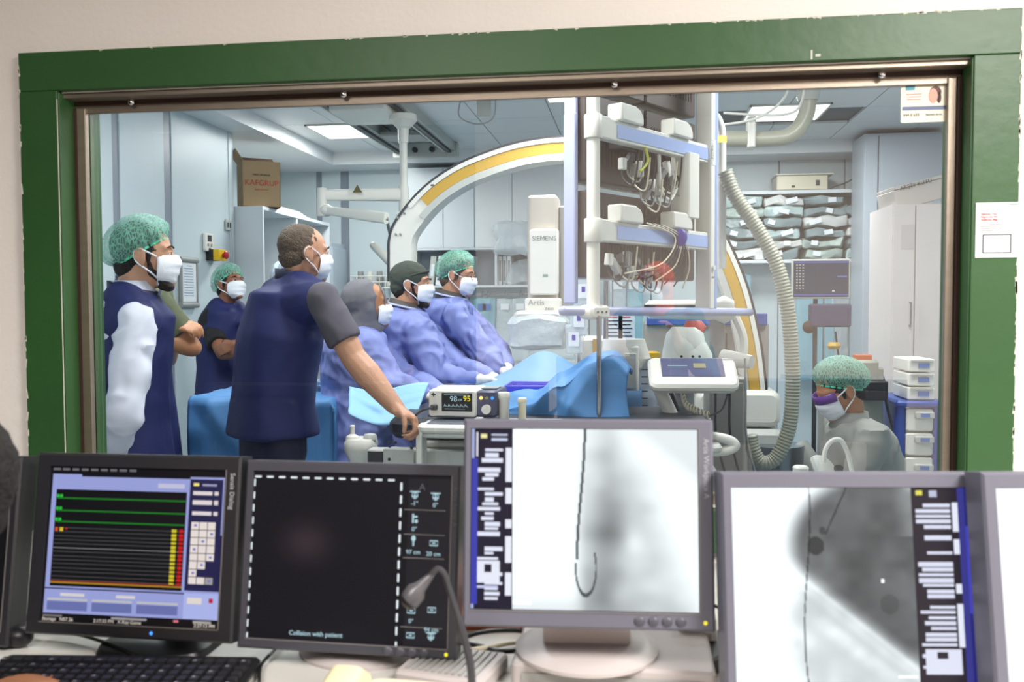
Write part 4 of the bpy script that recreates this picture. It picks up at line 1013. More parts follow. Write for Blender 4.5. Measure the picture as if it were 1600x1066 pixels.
MB().caps(P(1048, 615, YQ+.1), P(1080, 695, YQ+.1), .012, .012).build('rear_strut', M_dgrey, t, world=True)
MB().rbox((e1.x+.02, YQ+.1, .38), (.24, .26, .76), .04).build('base_unit', M_lgrey, t, world=True)
# coil cable
cp_ = []
A_, B_ = P(1068, 612, YQ), P(1106, 646, YQ)
path = crom([P(1066, 612, YQ), P(1072, 632, YQ), P(1088, 642, YQ), P(1108, 650, YQ)], 40)
for i, q in enumerate(path):
    th = i*.62; cp_.append(q+V((0, .014*math.cos(th), .014*math.sin(th)))+V((.008*math.cos(th), 0, 0)))
MB().tube(cp_, .0035, 6).build('coil_cable', M_cream, t, world=True)
MB().tube(crom([P(1108, 650, YQ), P(1128, 640, YQ), P(1138, 612, YQ)]), .004).build('plain_cable', M_dgrey, t, world=True)
# grey floor cabinet + cables
YG = 4.6
x0, x1 = P(1108, 650, YG).x, P(1166, 650, YG).x
t = thing('generator_cabinet', ((x0+x1)/2, YG+.2, 0), 'grey metal floor cabinet below touch panel with hanging cables', 'cabinet')
zt_ = P(1130, 590, YG).z
MB().rbox(((x0+x1)/2, YG+.2, zt_/2), (x1-x0, .4, zt_), .015).build('body', mat('cabinet_sage', (142, 142, 136), .45), t, world=True)
MB().box(((x0+x1)/2, YG-.003, zt_*.55), (x1-x0-.03, .006, zt_*.85)).build('door', mat('cabinet_sage'), t, world=True, bevel=.003)
MB().cyl(((x0+x1)/2+.06, YG-.006, .4), ((x0+x1)/2+.06, YG-.03, .4), .02).build('knob', M_dgrey, t, world=True)
for k, px in enumerate((1117, 1139, 1164)):
    MB().tube(crom([P(px, 560, YG-.05), P(px+1, 620, YG-.05), P(px+2, 680, YG-.05), P(px+16, 740, YG-.05)]), .006).build('cable', (M_dgrey, M_blk, M_grey)[k], t, world=True)
o = MB().tube(crom([P(1104, 683, 3.6), P(1118, 683, 3.6), P(1140, 688, 3.6), P(1149, 696, 3.6), P(1140, 703, 3.6), P(1120, 706, 3.6), P(1104, 704, 3.6)]), [.018]*18+[.02]*31 if False else .019, 14).build('loop_handle', M_white, None)
tag(o, 'white oval loop handle behind gap between the two bright monitors', 'handle')

# infusion pump stand with syringe pack, yellow lidded jar
YV = 4.35
q = P(985, 600, YV)
t = thing('infusion_pump', (q.x, YV, 0), 'white infusion pump clamped on steel pole beyond blue drape', 'infusion pump')
MB().cyl((q.x-.12, YV+.05, .05), (q.x-.12, YV+.05, 1.9), .012).build('pole', M_chrome, t, world=True)
MB().rbox(P(985, 582, YV), (.085, .14, .26), .015).build('pump_body', M_white, t, world=True)
MB().rbox(P(985, 578, YV)-V((0, .075, 0)), (.06, .02, .17), .008, axis='Y').build('front_plate', M_lgrey, t, world=True)
MB().rbox(P(968, 600, YV)-V((0, .03, 0)), (.06, .1, .06), .01).build('black_clamp', M_dgrey, t, world=True)
MB().ell(P(962, 600, YV)-V((0, .08, 0)), (.016, .016, .016)).build('red_button', M_red, t, world=True)
MB().rbox(P(984, 630, YV), (.075, .1, .1), .01).build('lower_module', M_grey, t, world=True)
MB().box(P(980, 625, YV)-V((0, .053, 0)), (.03, .004, .02)).build('port', M_dgrey, t, world=True, smooth=False)
MB().loft([(P(975, 530, YV), .1, .07, .2), (P(978, 560, YV), .12, .08, .2), (P(985, 575, YV), .05, .06, .2)], 18, 2.5).build('top_dome', M_white, t, world=True)
MB().cyl((q.x-.12, YV+.05, 0), (q.x-.12, YV+.05, .05), .24, .2, 20).build('base', M_grey, t, world=True)
q = P(1010, 600, YV+.1)
t = thing('suction_jar', q, 'clear graduated suction jar with yellow lid beside the pump', 'jar')
MB().lathe([(.05, -.16), (.055, -.14), (.058, .12), (.06, .13)], q, 22).build('jar_body', mat('jar_clear', (200, 208, 220), .15, alpha=.6), t, world=True)
MB().lathe([(.066, .13), (.068, .135), (.066, .155), (.05, .16), (.01, .16)], q, 22).build('yellow_lid', M_yellow, t, world=True)
for k in range(6): MB().box(q+V((-.01, -.06, -.1+.035*k)), (.03, .003, .005)).build('graduation', M_ink, t, world=True, smooth=False)
MB().cyl(q-V((0, 0, .16)), (q.x, q.y, 0), .03).build('stand_pole', M_grey, t, world=True)
q = P(1010, 630, YV+.2)
t = thing('steel_machine', (q.x, YV+.4, 0), 'pale blue-grey machine with round gauge beneath touch panel arm', 'machine')
MB().rbox((q.x+.03, YV+.4, q.z/2), (.3, .3, q.z+.08), .04).build('casing', mat('casing_bluegrey', (158, 170, 182), .4), t, world=True)
MB().lathe([(.06, 0), (.06, .02), (.05, .025), (.01, .025)], (q.x+.05, YV+.25, q.z-.08), 24, basis((0, -1, 0))).build('round_gauge', M_lgrey, t, world=True)
# IV pole group: white vertical rod column at 950 (thin grey rod in front)
YR = 3.62
x = P(936, 550, YR).x
t = thing('steel_rod', (x, YR, 0), 'thin steel rod standing under the round post of display frame', 'rod')
MB().cyl((x, YR, 0), (x, YR, 1.40), .0105).build('rod', M_chrome, t, world=True)
MB().cyl((x, YR, 0), (x, YR, .03), .12, .1, 20).build('foot', M_grey, t, world=True)
# papers, iv bags, boxes in the centre
for k, (px, py, w, h, lab) in enumerate(((957, 515, .11, .19, 'printed white chart sheet hanging left behind blue rail'), (979, 515, .09, .19, 'printed white chart sheet hanging right, beside aqua sleeve'))):
    q = P(px, py, 5.0); t = thing('chart_sheet', q, lab, 'paper sheet')
    MB().box((0, 0, 0), (w, .003, h)).build('sheet', M_paper, t, smooth=False)
    for j in range(7): MB().box((0, -.003, h*.36-j*h*.11), (w*(.7 if j % 2 else .5), .001, .006)).build('print_line', M_ink if j else M_redink, t, smooth=False)
    MB().cyl((0, .01, h/2), (0, .01, h/2+.25), .004).build('hanger', M_chrome, t)
for k, (px, py) in enumerate(((905, 500), (897, 530), (912, 455))):
    q = P(px, py, 5.1); t = thing('iv_bag', q, ['clear infusion bag with label hanging left of round post', 'small white infusion bag lower left of round post', 'infusion bag just above the lavender rail'][k], 'infusion bag', group='infusion bags by the round post')
    me = crumple(.1, .04, .17, 60+k, .012, 14); place('pouch', me, M_bag, t)
    MB().box((0, -.03, 0), (.06, .003, .08)).build('label', M_paper, t, smooth=False)
    MB().box((0, -.033, .01), (.02, .002, .03)).build('print', M_purple, t, smooth=False)
    MB().tube(crom([(0, 0, -.08), (.02, 0, -.2), (-.02, 0, -.35), (.02, 0, -.5)]), .003).build('line', M_white, t)
    MB().tube(crom([(0, 0, .08), (.03, 0, .2), (.0, 0, .35)]), .003).build('hanger', M_white, t)
q = P(1095, 545, 5.3)
t = thing('anaesthesia_cabinet', (q.x+.05, 5.75, 0), 'grey cabinet with blue top strip standing behind injector head', 'cabinet')
z1 = P(1100, 505, 5.4).z
MB().rbox((q.x+.05, 5.75, z1/2), (.75, .35, z1), .02).build('body', mat('cab_taupe', (160, 154, 148), .45), t, world=True)
MB().box((q.x+.05, 5.56, z1+.02), (.72, .03, .07)).build('blue_strip', mat('royal_strip', (60, 84, 160), .4), t, world=True, bevel=.004)
for dx in (-.12, .12): MB().box((q.x+.05+dx, 5.57, z1*.5), (.005, .01, z1*.9)).build('panel_joint', M_dgrey, t, world=True, smooth=False)
q = P(930, 560, 5.4)
t = thing('white_ventilator', (q.x, 5.5, 0), 'white equipment tower behind raised blue drape', 'equipment tower')
z1 = P(930, 527, 5.4).z
MB().rbox((q.x+.02, 5.55, z1/2), (.26, .3, z1), .04).build('tower', M_white, t, world=True)
MB().box((q.x+.0, 5.398, z1-.1), (.03, .004, .18)).build('yellow_strip', M_yel, t, world=True, smooth=False)
MB().rbox((q.x+.1, 5.42, z1+.02), (.1, .08, .08), .01).build('module', M_lgrey, t, world=True)

# ================================================================== PATIENT TABLE
tb = thing('patient_table', (-.2, 3.9, 0), 'white X-ray patient table with black pad and control console', 'patient table')
zt = .95
tx0, tx1 = -1.0, .3; ty0, ty1 = 3.48, 4.02
MB().rbox(((tx0+tx1)/2, (ty0+ty1)/2, zt), (tx1-tx0, ty1-ty0, .085), .08).build('pad', M_bpad, tb, world=True, bevel=0)
MB().rbox(((tx0+tx1)/2+.08, (ty0+ty1)/2, zt-.06), (tx1-tx0-.1, ty1-ty0+.02, .03), .03).build('table_top', M_lgrey, tb, world=True)
def pt(px, py, Y=3.42): return P(px, py, Y)
a, b = pt(577, 688), pt(1000, 725)
MB().b2((P(605, 700, 3.44).x, 3.42, .79), (tx1-.1, 3.5, .875)).build('side_beam', M_lgrey, tb, world=True, bevel=.006)
a = P(586, 700, 3.42)
MB().b2((P(572, 700, 3.42).x, 3.43, .80), (P(601, 700, 3.42).x, 3.5, .872)).build('bracket_block', M_white, tb, world=True, bevel=.006)
MB().b2((P(574, 700, 3.42).x, 3.424, .808), (P(600, 700, 3.42).x, 3.432, .865)).build('recess', M_dgrey, tb, world=True, smooth=False)
MB().b2((P(600, 700, 3.42).x, 3.405, .795), (P(648, 700, 3.42).x, 3.43, .88)).build('cover_plate', M_lgrey, tb, world=True, bevel=.004)
for px, py in ((608, 692), (618, 692), (643, 700), (608, 718), (643, 690)): q = P(px, py, 3.403); MB().cyl(q, q+V((0, .006, 0)), .006).build('screw', M_dgrey, tb, world=True)
MB().rbox((-.25, 3.8, .42), (.6, .45, .84), .08).build('pedestal', M_lgrey, tb, world=True)
# console frame on rail
MB().b2((P(652, 690, 3.36).x, 3.33, .80), (P(662, 690, 3.36).x, 3.42, .985)).build('console_post', M_white, tb, world=True, bevel=.006)
c1 = P(655, 663, 3.3); 
MB().rbox((P(742, 660, 3.33).x, 3.33, .985), (.40, .2, .03), .03).build('console_case', M_white, tb, world=True)
MB().rbox((P(742, 660, 3.33).x, 3.33, .96), (.38, .18, .02), .03).build('console_base', M_lgrey, tb, world=True)
MB().box((P(707, 655, 3.33).x, 3.32, 1.001), (.17, .12, .003)).build('console_display', mat('console_lcd', (120, 122, 132), .2), tb, world=True, smooth=False)
for k in range(4): MB().rbox((P(740, 655, 3.33).x+.02, 3.27+.04*k, 1.012), (.03, .02, .012), .004).build('console_key', M_lgrey, tb, world=True)
# joystick cluster left
q = P(564, 694, 3.62)
t = thing('joystick_console', (q.x, 3.62, 0), 'white joystick unit hooked at the foot end of patient table', 'joystick unit')
MB().loft([(q+V((0, 0, -.07)), .045, .05, 0), (q+V((0, 0, -.02)), .065, .07, 0), (q+V((0, 0, .01)), .065, .07, 0), (q+V((0, 0, .025)), .055, .06, 0)], 24, 3).build('housing', M_white, t, world=True)
MB().lathe([(.03, .02), (.026, .035), (.01, .045), (.009, .06), (.011, .078), (.008, .082)], q+V((-.03, -.02, 0)), 16).build('joystick', M_white, t, world=True)
MB().lathe([(.03, .02), (.028, .035), (.024, .042), (.01, .045)], q+V((.04, 0, 0)), 16).build('turn_knob', M_lgrey, t, world=True)
MB().cyl(q-V((0, 0, .06)), (q.x, q.y, 0), .03).build('support', M_grey, t, world=True)
# patient monitor on the console
q = P(716, 640, 3.42)
t = thing('vital_signs_monitor', (P(727, 640, 3.45).x, 3.47, 1.012), 'small white vital signs monitor with yellow and cyan digits', 'medical monitor', rz=-.05)
MB().rbox((-.03, 0, .055), (.19, .2, .105), .012, axis='Y').build('case', M_white, t)
MB().rbox((.105, 0, .055), (.08, .2, .1), .012, axis='Y').build('side_case', mat('slate_violet', (78, 78, 104), .4), t)
MB().box((-.0, 0, .004), (.26, .19, .008)).build('underside', M_dgrey, t, smooth=False)
MB().box((-.012, -.101, .06), (.12, .003, .07)).build('screen', M_blk, t, smooth=False)
text('98', .03, E_cyan, TXT((-.025, -.104, .072)), t); text('95', .03, E_ylw, TXT((.028, -.104, .074)), t)
text('220', .011, E_cyan, TXT((.0, -.104, .069)), t)
wv = []
for i in range(61):
    f_ = (i % 10)/10; wv.append(V((-.063+i*.0016, -.1045, .042+.012*(math.exp(-((f_-.25)/.13)**2)+.35*math.exp(-((f_-.6)/.16)**2)))))
MB().tube(wv, .0008, 4).build('pulse_trace', E_cyan, t)
MB().box((-.012, -.104, .088), (.1, .001, .002)).box((-.02, -.104, .034), (.08, .001, .001)).build('screen_lines', E_cyan, t, smooth=False)
text('✚', .018, M_ink, TXT((-.105, -.102, .088)), t)
MB().box((-.105, -.1015, .088), (.018, .002, .004)).box((-.105, -.1015, .088), (.004, .002, .014)).build('maker_mark', M_ink, t, smooth=False)
MB().cyl((.105, -.1, .035), (.105, -.115, .035), .018, n=20).build('dial', M_white, t)
for k, e in enumerate((E_orange, mat('olive_led', (160, 150, 90), .4), E_blue)): MB().cyl((.083+.022*k, -.1, .078), (.083+.022*k, -.104, .078), .006).build('button', e, t)
MB().box((.1, 0, .108), (.06, .08, .003)).build('top_display', M_grey, t, smooth=False)
MB().rbox((-.1, -.112, .04), (.025, .025, .02), .005).build('plug', M_dgrey, t)
MB().tube(crom([(-.1, -.125, .04), (-.14, -.13, .03), (-.18, -.1, .0), (-.18, -.06, -.03)]), .005).build('cable', M_dgrey, t)
q = P(786, 640, 3.4)
for k, (px, top, r_, lab) in enumerate(((787, 613, .025, 'tall cream capped bottle right of the vital signs monitor'), (816, 622, .018, 'small cream bottle cap next to tall bottle'))):
    q = P(px, top, 3.4); t = thing('capped_bottle', (q.x, 3.4, 1.0), lab, 'bottle'); hh = q.z-1.0
    MB().lathe([(r_*.8, 0), (r_*.82, hh*.1), (r_*.82, hh*.72), (r_, hh*.78), (r_, hh*.95), (r_*.9, hh), (.002, hh)]).build('bottle', M_cream if k else M_white, t)
    MB().lathe([(r_*1.03, hh*.8), (r_*1.03, hh*.84), (r_*1.0, hh*.85)]).build('cap_ring', M_lgrey, t)
MB().rbox((P(800, 660, 3.4).x+.05, 3.38, .985), (.3, .2, .03), .02).build('side_tray', M_lgrey, tb, world=True)

# drapes: height-field sheets with thickness
def drape(name, m_, fn, nu, nv, lab, cat, th=.004, group=None):
    vs_, fs = [], []
    for j in range(nv+1):
        for i in range(nu+1): vs_.append(fn(i/nu, j/nv))
    for j in range(nv):
        for i in range(nu):
            a = j*(nu+1)+i; fs.append((a, a+1, a+nu+2, a+nu+1))
    me = bpy.data.meshes.new(name); me.from_pydata([tuple(v) for v in vs_], [], fs); me.update()
    o = place(name, me, m_, None, smooth=True); s_ = o.modifiers.new('s', 'SOLIDIFY'); s_.thickness = th
    tag(o, lab, cat, group); return o
def nz(x, y, z=0, s=1): return noise.noise(V((x*s, y*s, z)))
# ridge profile of the patient drape in X: pixels (front edge)
def prof(x, tab):
    for (a, za), (b, zb) in zip(tab[:-1], tab[1:]):
        if x <= b: 
            k = (x-a)/(b-a); k = max(0, min(1, k)); k = k*k*(3-2*k); return za+(zb-za)*k
    return tab[-1][1]
tab = [(-.84, .99), (-.62, 1.0), (-.44, 1.02), (-.32, 1.1), (-.16, 1.2), (-.09, 1.215), (0, 1.13)]
def fdr(u, v):
    x = -.84+.82*u
    top = prof(x, tab)
    # v: 0 bottom front -> 1 over the back
    if v < .45:
        k = v/.45; y = 3.62+.05*k+.05*math.sin(x*14+2*v)*(1-k)+.03*nz(x, v, 1, 5); z = .72+(top-.72)*k
    else:
        k = (v-.45)/.55; y = 3.67+.55*k; z = top - .03*k + .03*nz(x, k, 3, 4) + .05*math.sin(math.pi*k)*(1-abs(u-.5))
    d = .035*(1-abs(math.sin((x*1.3+v*1.1)*6)))+.018*(1-abs(math.sin((x*-2.1+v*2.3)*5)))
    return V((x+.03*nz(x, v, 7, 4), y-d, z+d*.6))
drape('patient_drape', M_drape, fdr, 90, 70, 'bright blue surgical drape rising to a peak over patient', 'drape')
def fdr2(u, v):
    x = -.92+.95*u; y = 4.25+.75*v
    bump = math.exp(-((x+.47)/.22)**2)*math.exp(-((y-4.75)/.3)**2)
    z = 1.03+.16*bump+.015*nz(x, y, 2, 7)
    if v < .12: z -= (.12-v)*1.6
    return V((x, y-.1, z))
drape('body_drape', M_drape2 if False else mat('drape_mid', (104, 150, 196), .6, bump=.3, bscale=8), fdr2, 50, 40, 'mid blue drape lying over the patient beyond surgeons hands', 'drape')
q = P(830, 582, 4.5)
t = thing('drape_opening', q, 'small opening in blue drape showing brown skin and gauze', 'drape opening')
MB().ell(q+V((-.02, .0, .0)), (.07, .04, .014)).build('skin_patch', M_cardd, t, world=True)
MB().ell(q+V((.025, -.01, .012)), (.03, .03, .022)).ell(q+V((-.005, -.01, .006)), (.022, .02, .014)).build('gauze', mat('gauze_pink', (226, 196, 178), .8), t, world=True)
q0, q1 = P(797, 605, 4.2), P(862, 622, 4.1)
t = thing('instrument_tray', ((q0.x+q1.x)/2, 4.12, 1.03), 'shallow violet-blue plastic tray on the draped table', 'tray')
M_tray = mat('tray_violet', (70, 70, 200), .35)
w = .2
MB().rbox((0, 0, .005), (w, .22, .01), .02).build('tray_floor', M_tray, t)
for a in ((0, -.11, w, .008), (0, .11, w, .008)): MB().box((a[0], a[1], .025), (a[2], a[3], .05)).build('tray_wall', M_tray, t, bevel=.002)
for a in (-w/2, w/2): MB().box((a, 0, .025), (.008, .22, .05)).build('tray_wall', M_tray, t, bevel=.002)
for k in range(4): MB().cyl((-.12+.07*k, -.08, .014), (-.08+.07*k, .08, .018), .003).build('instrument', M_chrome, t)
# instrument table with big blue drape (left)
ix0, ix1, iy0, iy1, iz = -2.18, -1.45, 4.15, 5.05, 1.0
def fdt(u, v):
    # v 0 bottom front, .5 front edge, 1 back edge
    X0 = ix0+(ix1-ix0)*min(1, u/.8)
    if u > .8:
        k = (u-.8)/.2; vv = max(0, (v-.45)/.55); zt_ = iz if v > .45 else .35+(iz-.35)*v/.45
        return V((X0+.02+.03*nz(vv*2, k, 1, 3), iy0+(iy1-iy0)*vv-(.03 if v < .45 else 0), min(zt_, iz-.62*k)))
    if v < .45:
        k = v/.45; fold = .05*(1-abs(math.sin(X0*8+1.0)))*(1-k) + .03*nz(X0, v, 0, 4)
        cr = .035*(1-min(1, abs((u-.1)-(1-k)*.5)*9))+.035*(1-min(1, abs((.75-u)-(1-k)*.6)*9))
        return V((X0, iy0-.02-fold-cr, .35+(iz-.35)*k))
    k = (v-.45)/.55
    return V((X0, iy0+(iy1-iy0)*k, iz+.008*nz(X0, k, 2, 9)+.01*max(0, nz(X0, k*2, 5, 6))))
drape('instrument_table_drape', M_drape, fdt, 60, 60, 'large blue drape hanging over instrument table in left foreground', 'drape')
t = thing('instrument_table', ((ix0+ix1)/2, (iy0+iy1)/2, 0), 'steel instrument table hidden beneath the large blue drape', 'table')
MB().rbox((0, 0, iz-.03), (ix1-ix0-.04, iy1-iy0-.04, .03), .02).build('table_top', M_chrome, t)
for sx in (-1, 1):
    for sy in (-1, 1): MB().cyl((sx*.26, sy*.38, 0), (sx*.26, sy*.38, iz-.04), .015).build('leg', M_chrome, t)
me = crumple(.42, .3, .02, 77, .018, 12); o = place('clear_film_sheet', me, mat('film_sheet', (170, 205, 232), .1, bump=.8, bscale=14, alpha=.6), None); o.location = (-1.82, 4.55, iz+.035); tag(o, 'crumpled clear film sheet lying on the large blue drape', 'plastic film')
# light blue sheet between man and table
def fsh(u, v):
    a = P(545+125*u, 605+6*math.sin(u*5), 3.95); b = P(545+105*u, 640+25*math.sin(math.pi*(u*.75+.1)), 3.75)
    p = a.lerp(b, v); p.y += .02*nz(u, v, 3, 4); return p
drape('light_blue_sheet', M_drape2, fsh, 30, 16, 'light blue sheet sagging beyond grey-haired mans forearm', 'drape')
# ================================================================== FOREGROUND DESK
DZ = .80
t = thing('control_desk', (-.2, 1.75, 0), 'long pale laminate desk below the observation window', 'desk')
MB().rbox((-.3, 1.72, DZ-.015), (3.6, 1.1, .03), .01).build('desk_top', M_wood, t, world=True)
for x in (-2.05, -.9, .3, 1.45): MB().b2((x, 1.25, 0), (x+.03, 2.22, DZ-.03)).build('side_panel', M_wood, t, world=True, bevel=.002, smooth=False)
MB().b2((-2.05, 2.18, .2), (1.45, 2.2, DZ-.03)).build('back_panel', M_wood, t, world=True, smooth=False)

def grid_img(nx, ny): return np.zeros((ny, nx, 3))
def c3(*c): return np.array(C(*c)[:3])
def monitor(name, cpx, cpy, d, w, h, sw, sh, yaw, tilt, bez, label, lab_txt, img, zoff=(0, 0), base='round', basez=DZ, led=None, buttons=True, grp=None, bt=.042):
    cc = Pd(cpx, cpy, d); rz = yaw
    ty = math.sin(rz); 
    root = V((cc.x - math.sin(rz)*.06*-1, cc.y+.1, basez))
    t = thing(name, root, label, 'monitor', rz=rz, group=grp)
    L = t.matrix_basis.inverted() @ cc
    T = Matrix.Translation(L) @ Matrix.Rotation(-tilt, 4, 'X')
    def mk(): m_ = MB(); m_.T = T; return m_
    # bezel ring built as four mitred bars + recessed panel
    ox, oz = zoff
    x0, x1, z0, z1 = -w/2, w/2, -h/2, h/2; a0, a1, b0, b1 = ox-sw/2, ox+sw/2, oz-sh/2, oz+sh/2
    m_ = mk()
    F_ = [(x0, z0), (x1, z0), (x1, z1), (x0, z1)]; I_ = [(a0, b0), (a1, b0), (a1, b1), (a0, b1)]
    e = .004
    vs_ = [(x, .0+e, z) for x, z in F_]+[(x+(e if x < 0 else -e), 0, z+(e if z < 0 else -e)) for x, z in F_]+[(x, 0, z) for x, z in I_]+[(x, .006, z) for x, z in I_]+[(x, .05, z) for x, z in F_]
    fs = []
    for k in range(4):
        n = (k+1) % 4
        fs += [(k, n, 4+n, 4+k), (4+k, 4+n, 8+n, 8+k), (8+k, 8+n, 12+n, 12+k), (k, 16+k, 16+n, n)]
    fs += [(16, 19, 18, 17)]
    m_.add(vs_, fs).build('bezel', bez, t, smooth=False)
    mk().box((ox, .008, oz), (sw+.002, .002, sh+.002)).build('panel_glass', M_blk, t, smooth=False)
    raster('screen_picture', img, sw-.002, sh-.002, T @ Matrix.Translation((ox, .0055, oz)), t)
    mk().rbox((0, .075, 0), (w*.8, .06, h*.8), .03, axis='Y').build('rear_housing', bez, t)
    for sx in (-1,): mk().box((a1+.001, -.0006, oz), (.0016, .001, sh)).box((ox, -.0006, b0-.001), (sw, .001, .0016)).build('inner_lip', M_edge, t, smooth=False)
    if lab_txt:
        text(lab_txt, .0125, mat('label_print', (170, 170, 176), .5), T @ Matrix.Translation(((a1+x1)/2, -.0008, z1-.03)) @ Matrix.Rotation(math.pi/2, 4, 'X') @ Matrix.Rotation(-math.pi/2, 4, 'Z'), t, align='LEFT', ext=.0002)
    if buttons:
        for k in range(4): m_ = mk(); m_.ell((x1-.035-.022*k-.02, -.0, (z0+b0)/2), (.009, .003, .008)); m_.build('front_button', mat('button_shade', (70, 70, 80), .4) if bez is not M_bezb else M_blk, t)
    if led: m_ = mk(); m_.ell((x1-.016 if bez is not M_bezb else x0+w*.62, -.0006, (z0+b0)/2), (.0032, .001, .0032)); m_.build('power_led', led, t)
    bx_ = L.x; by = L.y+.13; bz = 0
    if base == 'round':
        MB().rbox((bx_, by-.02, (L.z-h*.2)/2+.015), (.15, .05, L.z-h*.2-.0), .01).build('stand_neck', M_stand, t)
        MB().box((bx_, by-.05, .06), (.15, .01, .085)).build('neck_cover', mat('stand_light', (206, 196, 196), .4), t, bevel=.002)
        MB().lathe([(.125, 0), (.125, .006), (.112, .014), (.1, .018), (.01, .02)], (bx_, by-.03, 0), 40).build('stand_base', M_stand, t)
    else:
        MB().rbox((bx_+.03, by, (L.z-h*.2)/2+.01), (.07, .05, L.z-h*.2), .01).build('stand_neck', M_blk, t)
        MB().loft([((bx_+.03, by-.06, 0), .11, .1, 0), ((bx_+.03, by-.06, .012), .105, .095, 0), ((bx_+.03, by-.05, .016), .06, .05, 0)], 32, 5).build('stand_base', M_blk, t)
    return t, T

# ---- screen pictures -------------------------------------------------------
rs = np.random.RandomState(4)
def rect(img, x0, y0, x1, y1, c):
    ny, nx = img.shape[:2]; img[int(y0*ny):max(int(y0*ny)+1, int(y1*ny)), int(x0*nx):max(int(x0*nx)+1, int(x1*nx))] = c
def sm(a, b, x): 
    t_ = np.clip((x-a)/(b-a), 0, 1); return t_*t_*(3-2*t_)
def vnoise(nx, ny, cells, seed):
    r = np.random.RandomState(seed); g = r.rand(cells+2, cells+2)
    y, x = np.mgrid[0:ny, 0:nx]; fx = x/nx*cells; fy = y/ny*cells; ix = fx.astype(int); iy = fy.astype(int); ux = fx-ix; uy = fy-iy
    ux = ux*ux*(3-2*ux); uy = uy*uy*(3-2*uy)
    return (g[iy, ix]*(1-ux)+g[iy, ix+1]*ux)*(1-uy)+(g[iy+1, ix]*(1-ux)+g[iy+1, ix+1]*ux)*uy
# patient monitor log screen
A = grid_img(260, 208)
def sens():
    I = A
    I[:] = c3(12, 12, 16)
    rect(I, .01, .05, .995, .955, c3(150, 158, 214)); rect(I, .18, .05, .8, .065, c3(14, 14, 22))
    rect(I, 0, 0, 1, .045, c3(12, 12, 16))
    for k, x in enumerate(np.arange(.01, .5, .055)): rect(I, x, .012, x+.04, .028, c3(110, 108, 112))
    rect(I, .035, .15, .785, .78, c3(14, 14, 16))
    for k, x in ((.62, .7), (.7, .77)): rect(I, k, .1, x, .125, c3(190, 190, 215))
    for k, y in enumerate((.205, .285, .36)):
        for j in range(260):
            if .04 < j/260 < .78: rect(I, j/260, y+.0*j, j/260+.004, y+.009, c3(30, 118, 36))
        rect(I, .04, y-.02, .055, y, c3(40, 190, 60)); rect(I, .06, y-.02, .075, y, c3(40, 190, 60))
    for k in range(14):
        y = .40+.026*k; rect(I, .04, y, .785, y+.004, c3(74, 74, 76) if k != 5 else c3(130, 130, 130))
        rect(I, .715, y-.006, .742, y+.012, c3(208, 196, 40)); rect(I, .755, y-.006, .78, y+.012, c3(200, 26, 26))
    rect(I, .045, .40, .06, .425, c3(210, 80, 30)); rect(I, .07, .40, .09, .425, c3(220, 190, 40)); rect(I, .105, .40, .115, .415, c3(200, 20, 20))
    rect(I, .035, .745, .785, .75, c3(120, 24, 18)); rect(I, .035, .752, .785, .76, c3(170, 130, 40))
    rect(I, .01, .79, .8, .80, c3(60, 60, 90))
    for k in range(3): rect(I, .03+.255*k, .875, .26+.255*k, .935, c3(104, 112, 170)); rect(I, .03+.255*k, .86, .26+.255*k, .872, c3(188, 188, 190))
    rect(I, .1, .825, .24, .845, c3(214, 208, 206)); rect(I, .42, .825, .53, .845, c3(214, 208, 206))
    rect(I, .8, .065, .995, .775, c3(34, 34, 74)); rect(I, .985, .065, .995, .42, c3(150, 158, 214))
    for y in (.14, .2, .27): rect(I, .82, y, .93, y+.028, c3(222, 212, 214)); rect(I, .94, y, .965, y+.028, c3(222, 212, 214))
    rect(I, .82, .09, .85, .11, c3(240, 220, 120)); rect(I, .87, .092, .95, .106, c3(150, 150, 180))
    for r in range(8):
        for c_ in range(3):
            if (r, c_) in ((5, 2), (6, 2), (6, 1), (7, 2)) and r != 7: continue
            if r == 6 and c_ > 0: continue
            y = .34+.05*r; x = .822+.046*c_; col = c3(228, 218, 212) if (r, c_) != (7, 2) else c3(160, 156, 150)
            rect(I, x, y, x+.042, y+.045, col)
            if (r+c_) % 3 == 0: rect(I, x+.015, y+.015, x+.03, y+.03, c3(110, 120, 200))
    rect(I, .8, .79, .995, .955, c3(168, 178, 230)); rect(I, .82, .82, .9, .86, c3(222, 212, 206)); rect(I, .94, .82, .965, .85, c3(180, 40, 60))
    rect(I, .01, .962, .12, .978, c3(110, 106, 108)); rect(I, .4, .962, .6, .978, c3(150, 146, 150)); rect(I, .86, .962, .96, .978, c3(170, 166, 160)); rect(I, .75, .962, .78, .978, c3(220, 120, 130))
sens()
# black collision screen
Bm = grid_img(250, 200); ny, nx = 200, 250
yy_, xx_ = np.mgrid[0:ny, 0:nx]; X_, Y_ = xx_/nx, yy_/ny
Bm[:] = c3(20, 19, 24)
Bm[:, :, :] += (np.exp(-((X_-.28)**2+(Y_-.42)**2)/.012))[:, :, None]*c3(50, 38, 42)*.9
rect(Bm, .79, .02, 1, 1, c3(34, 32, 38))
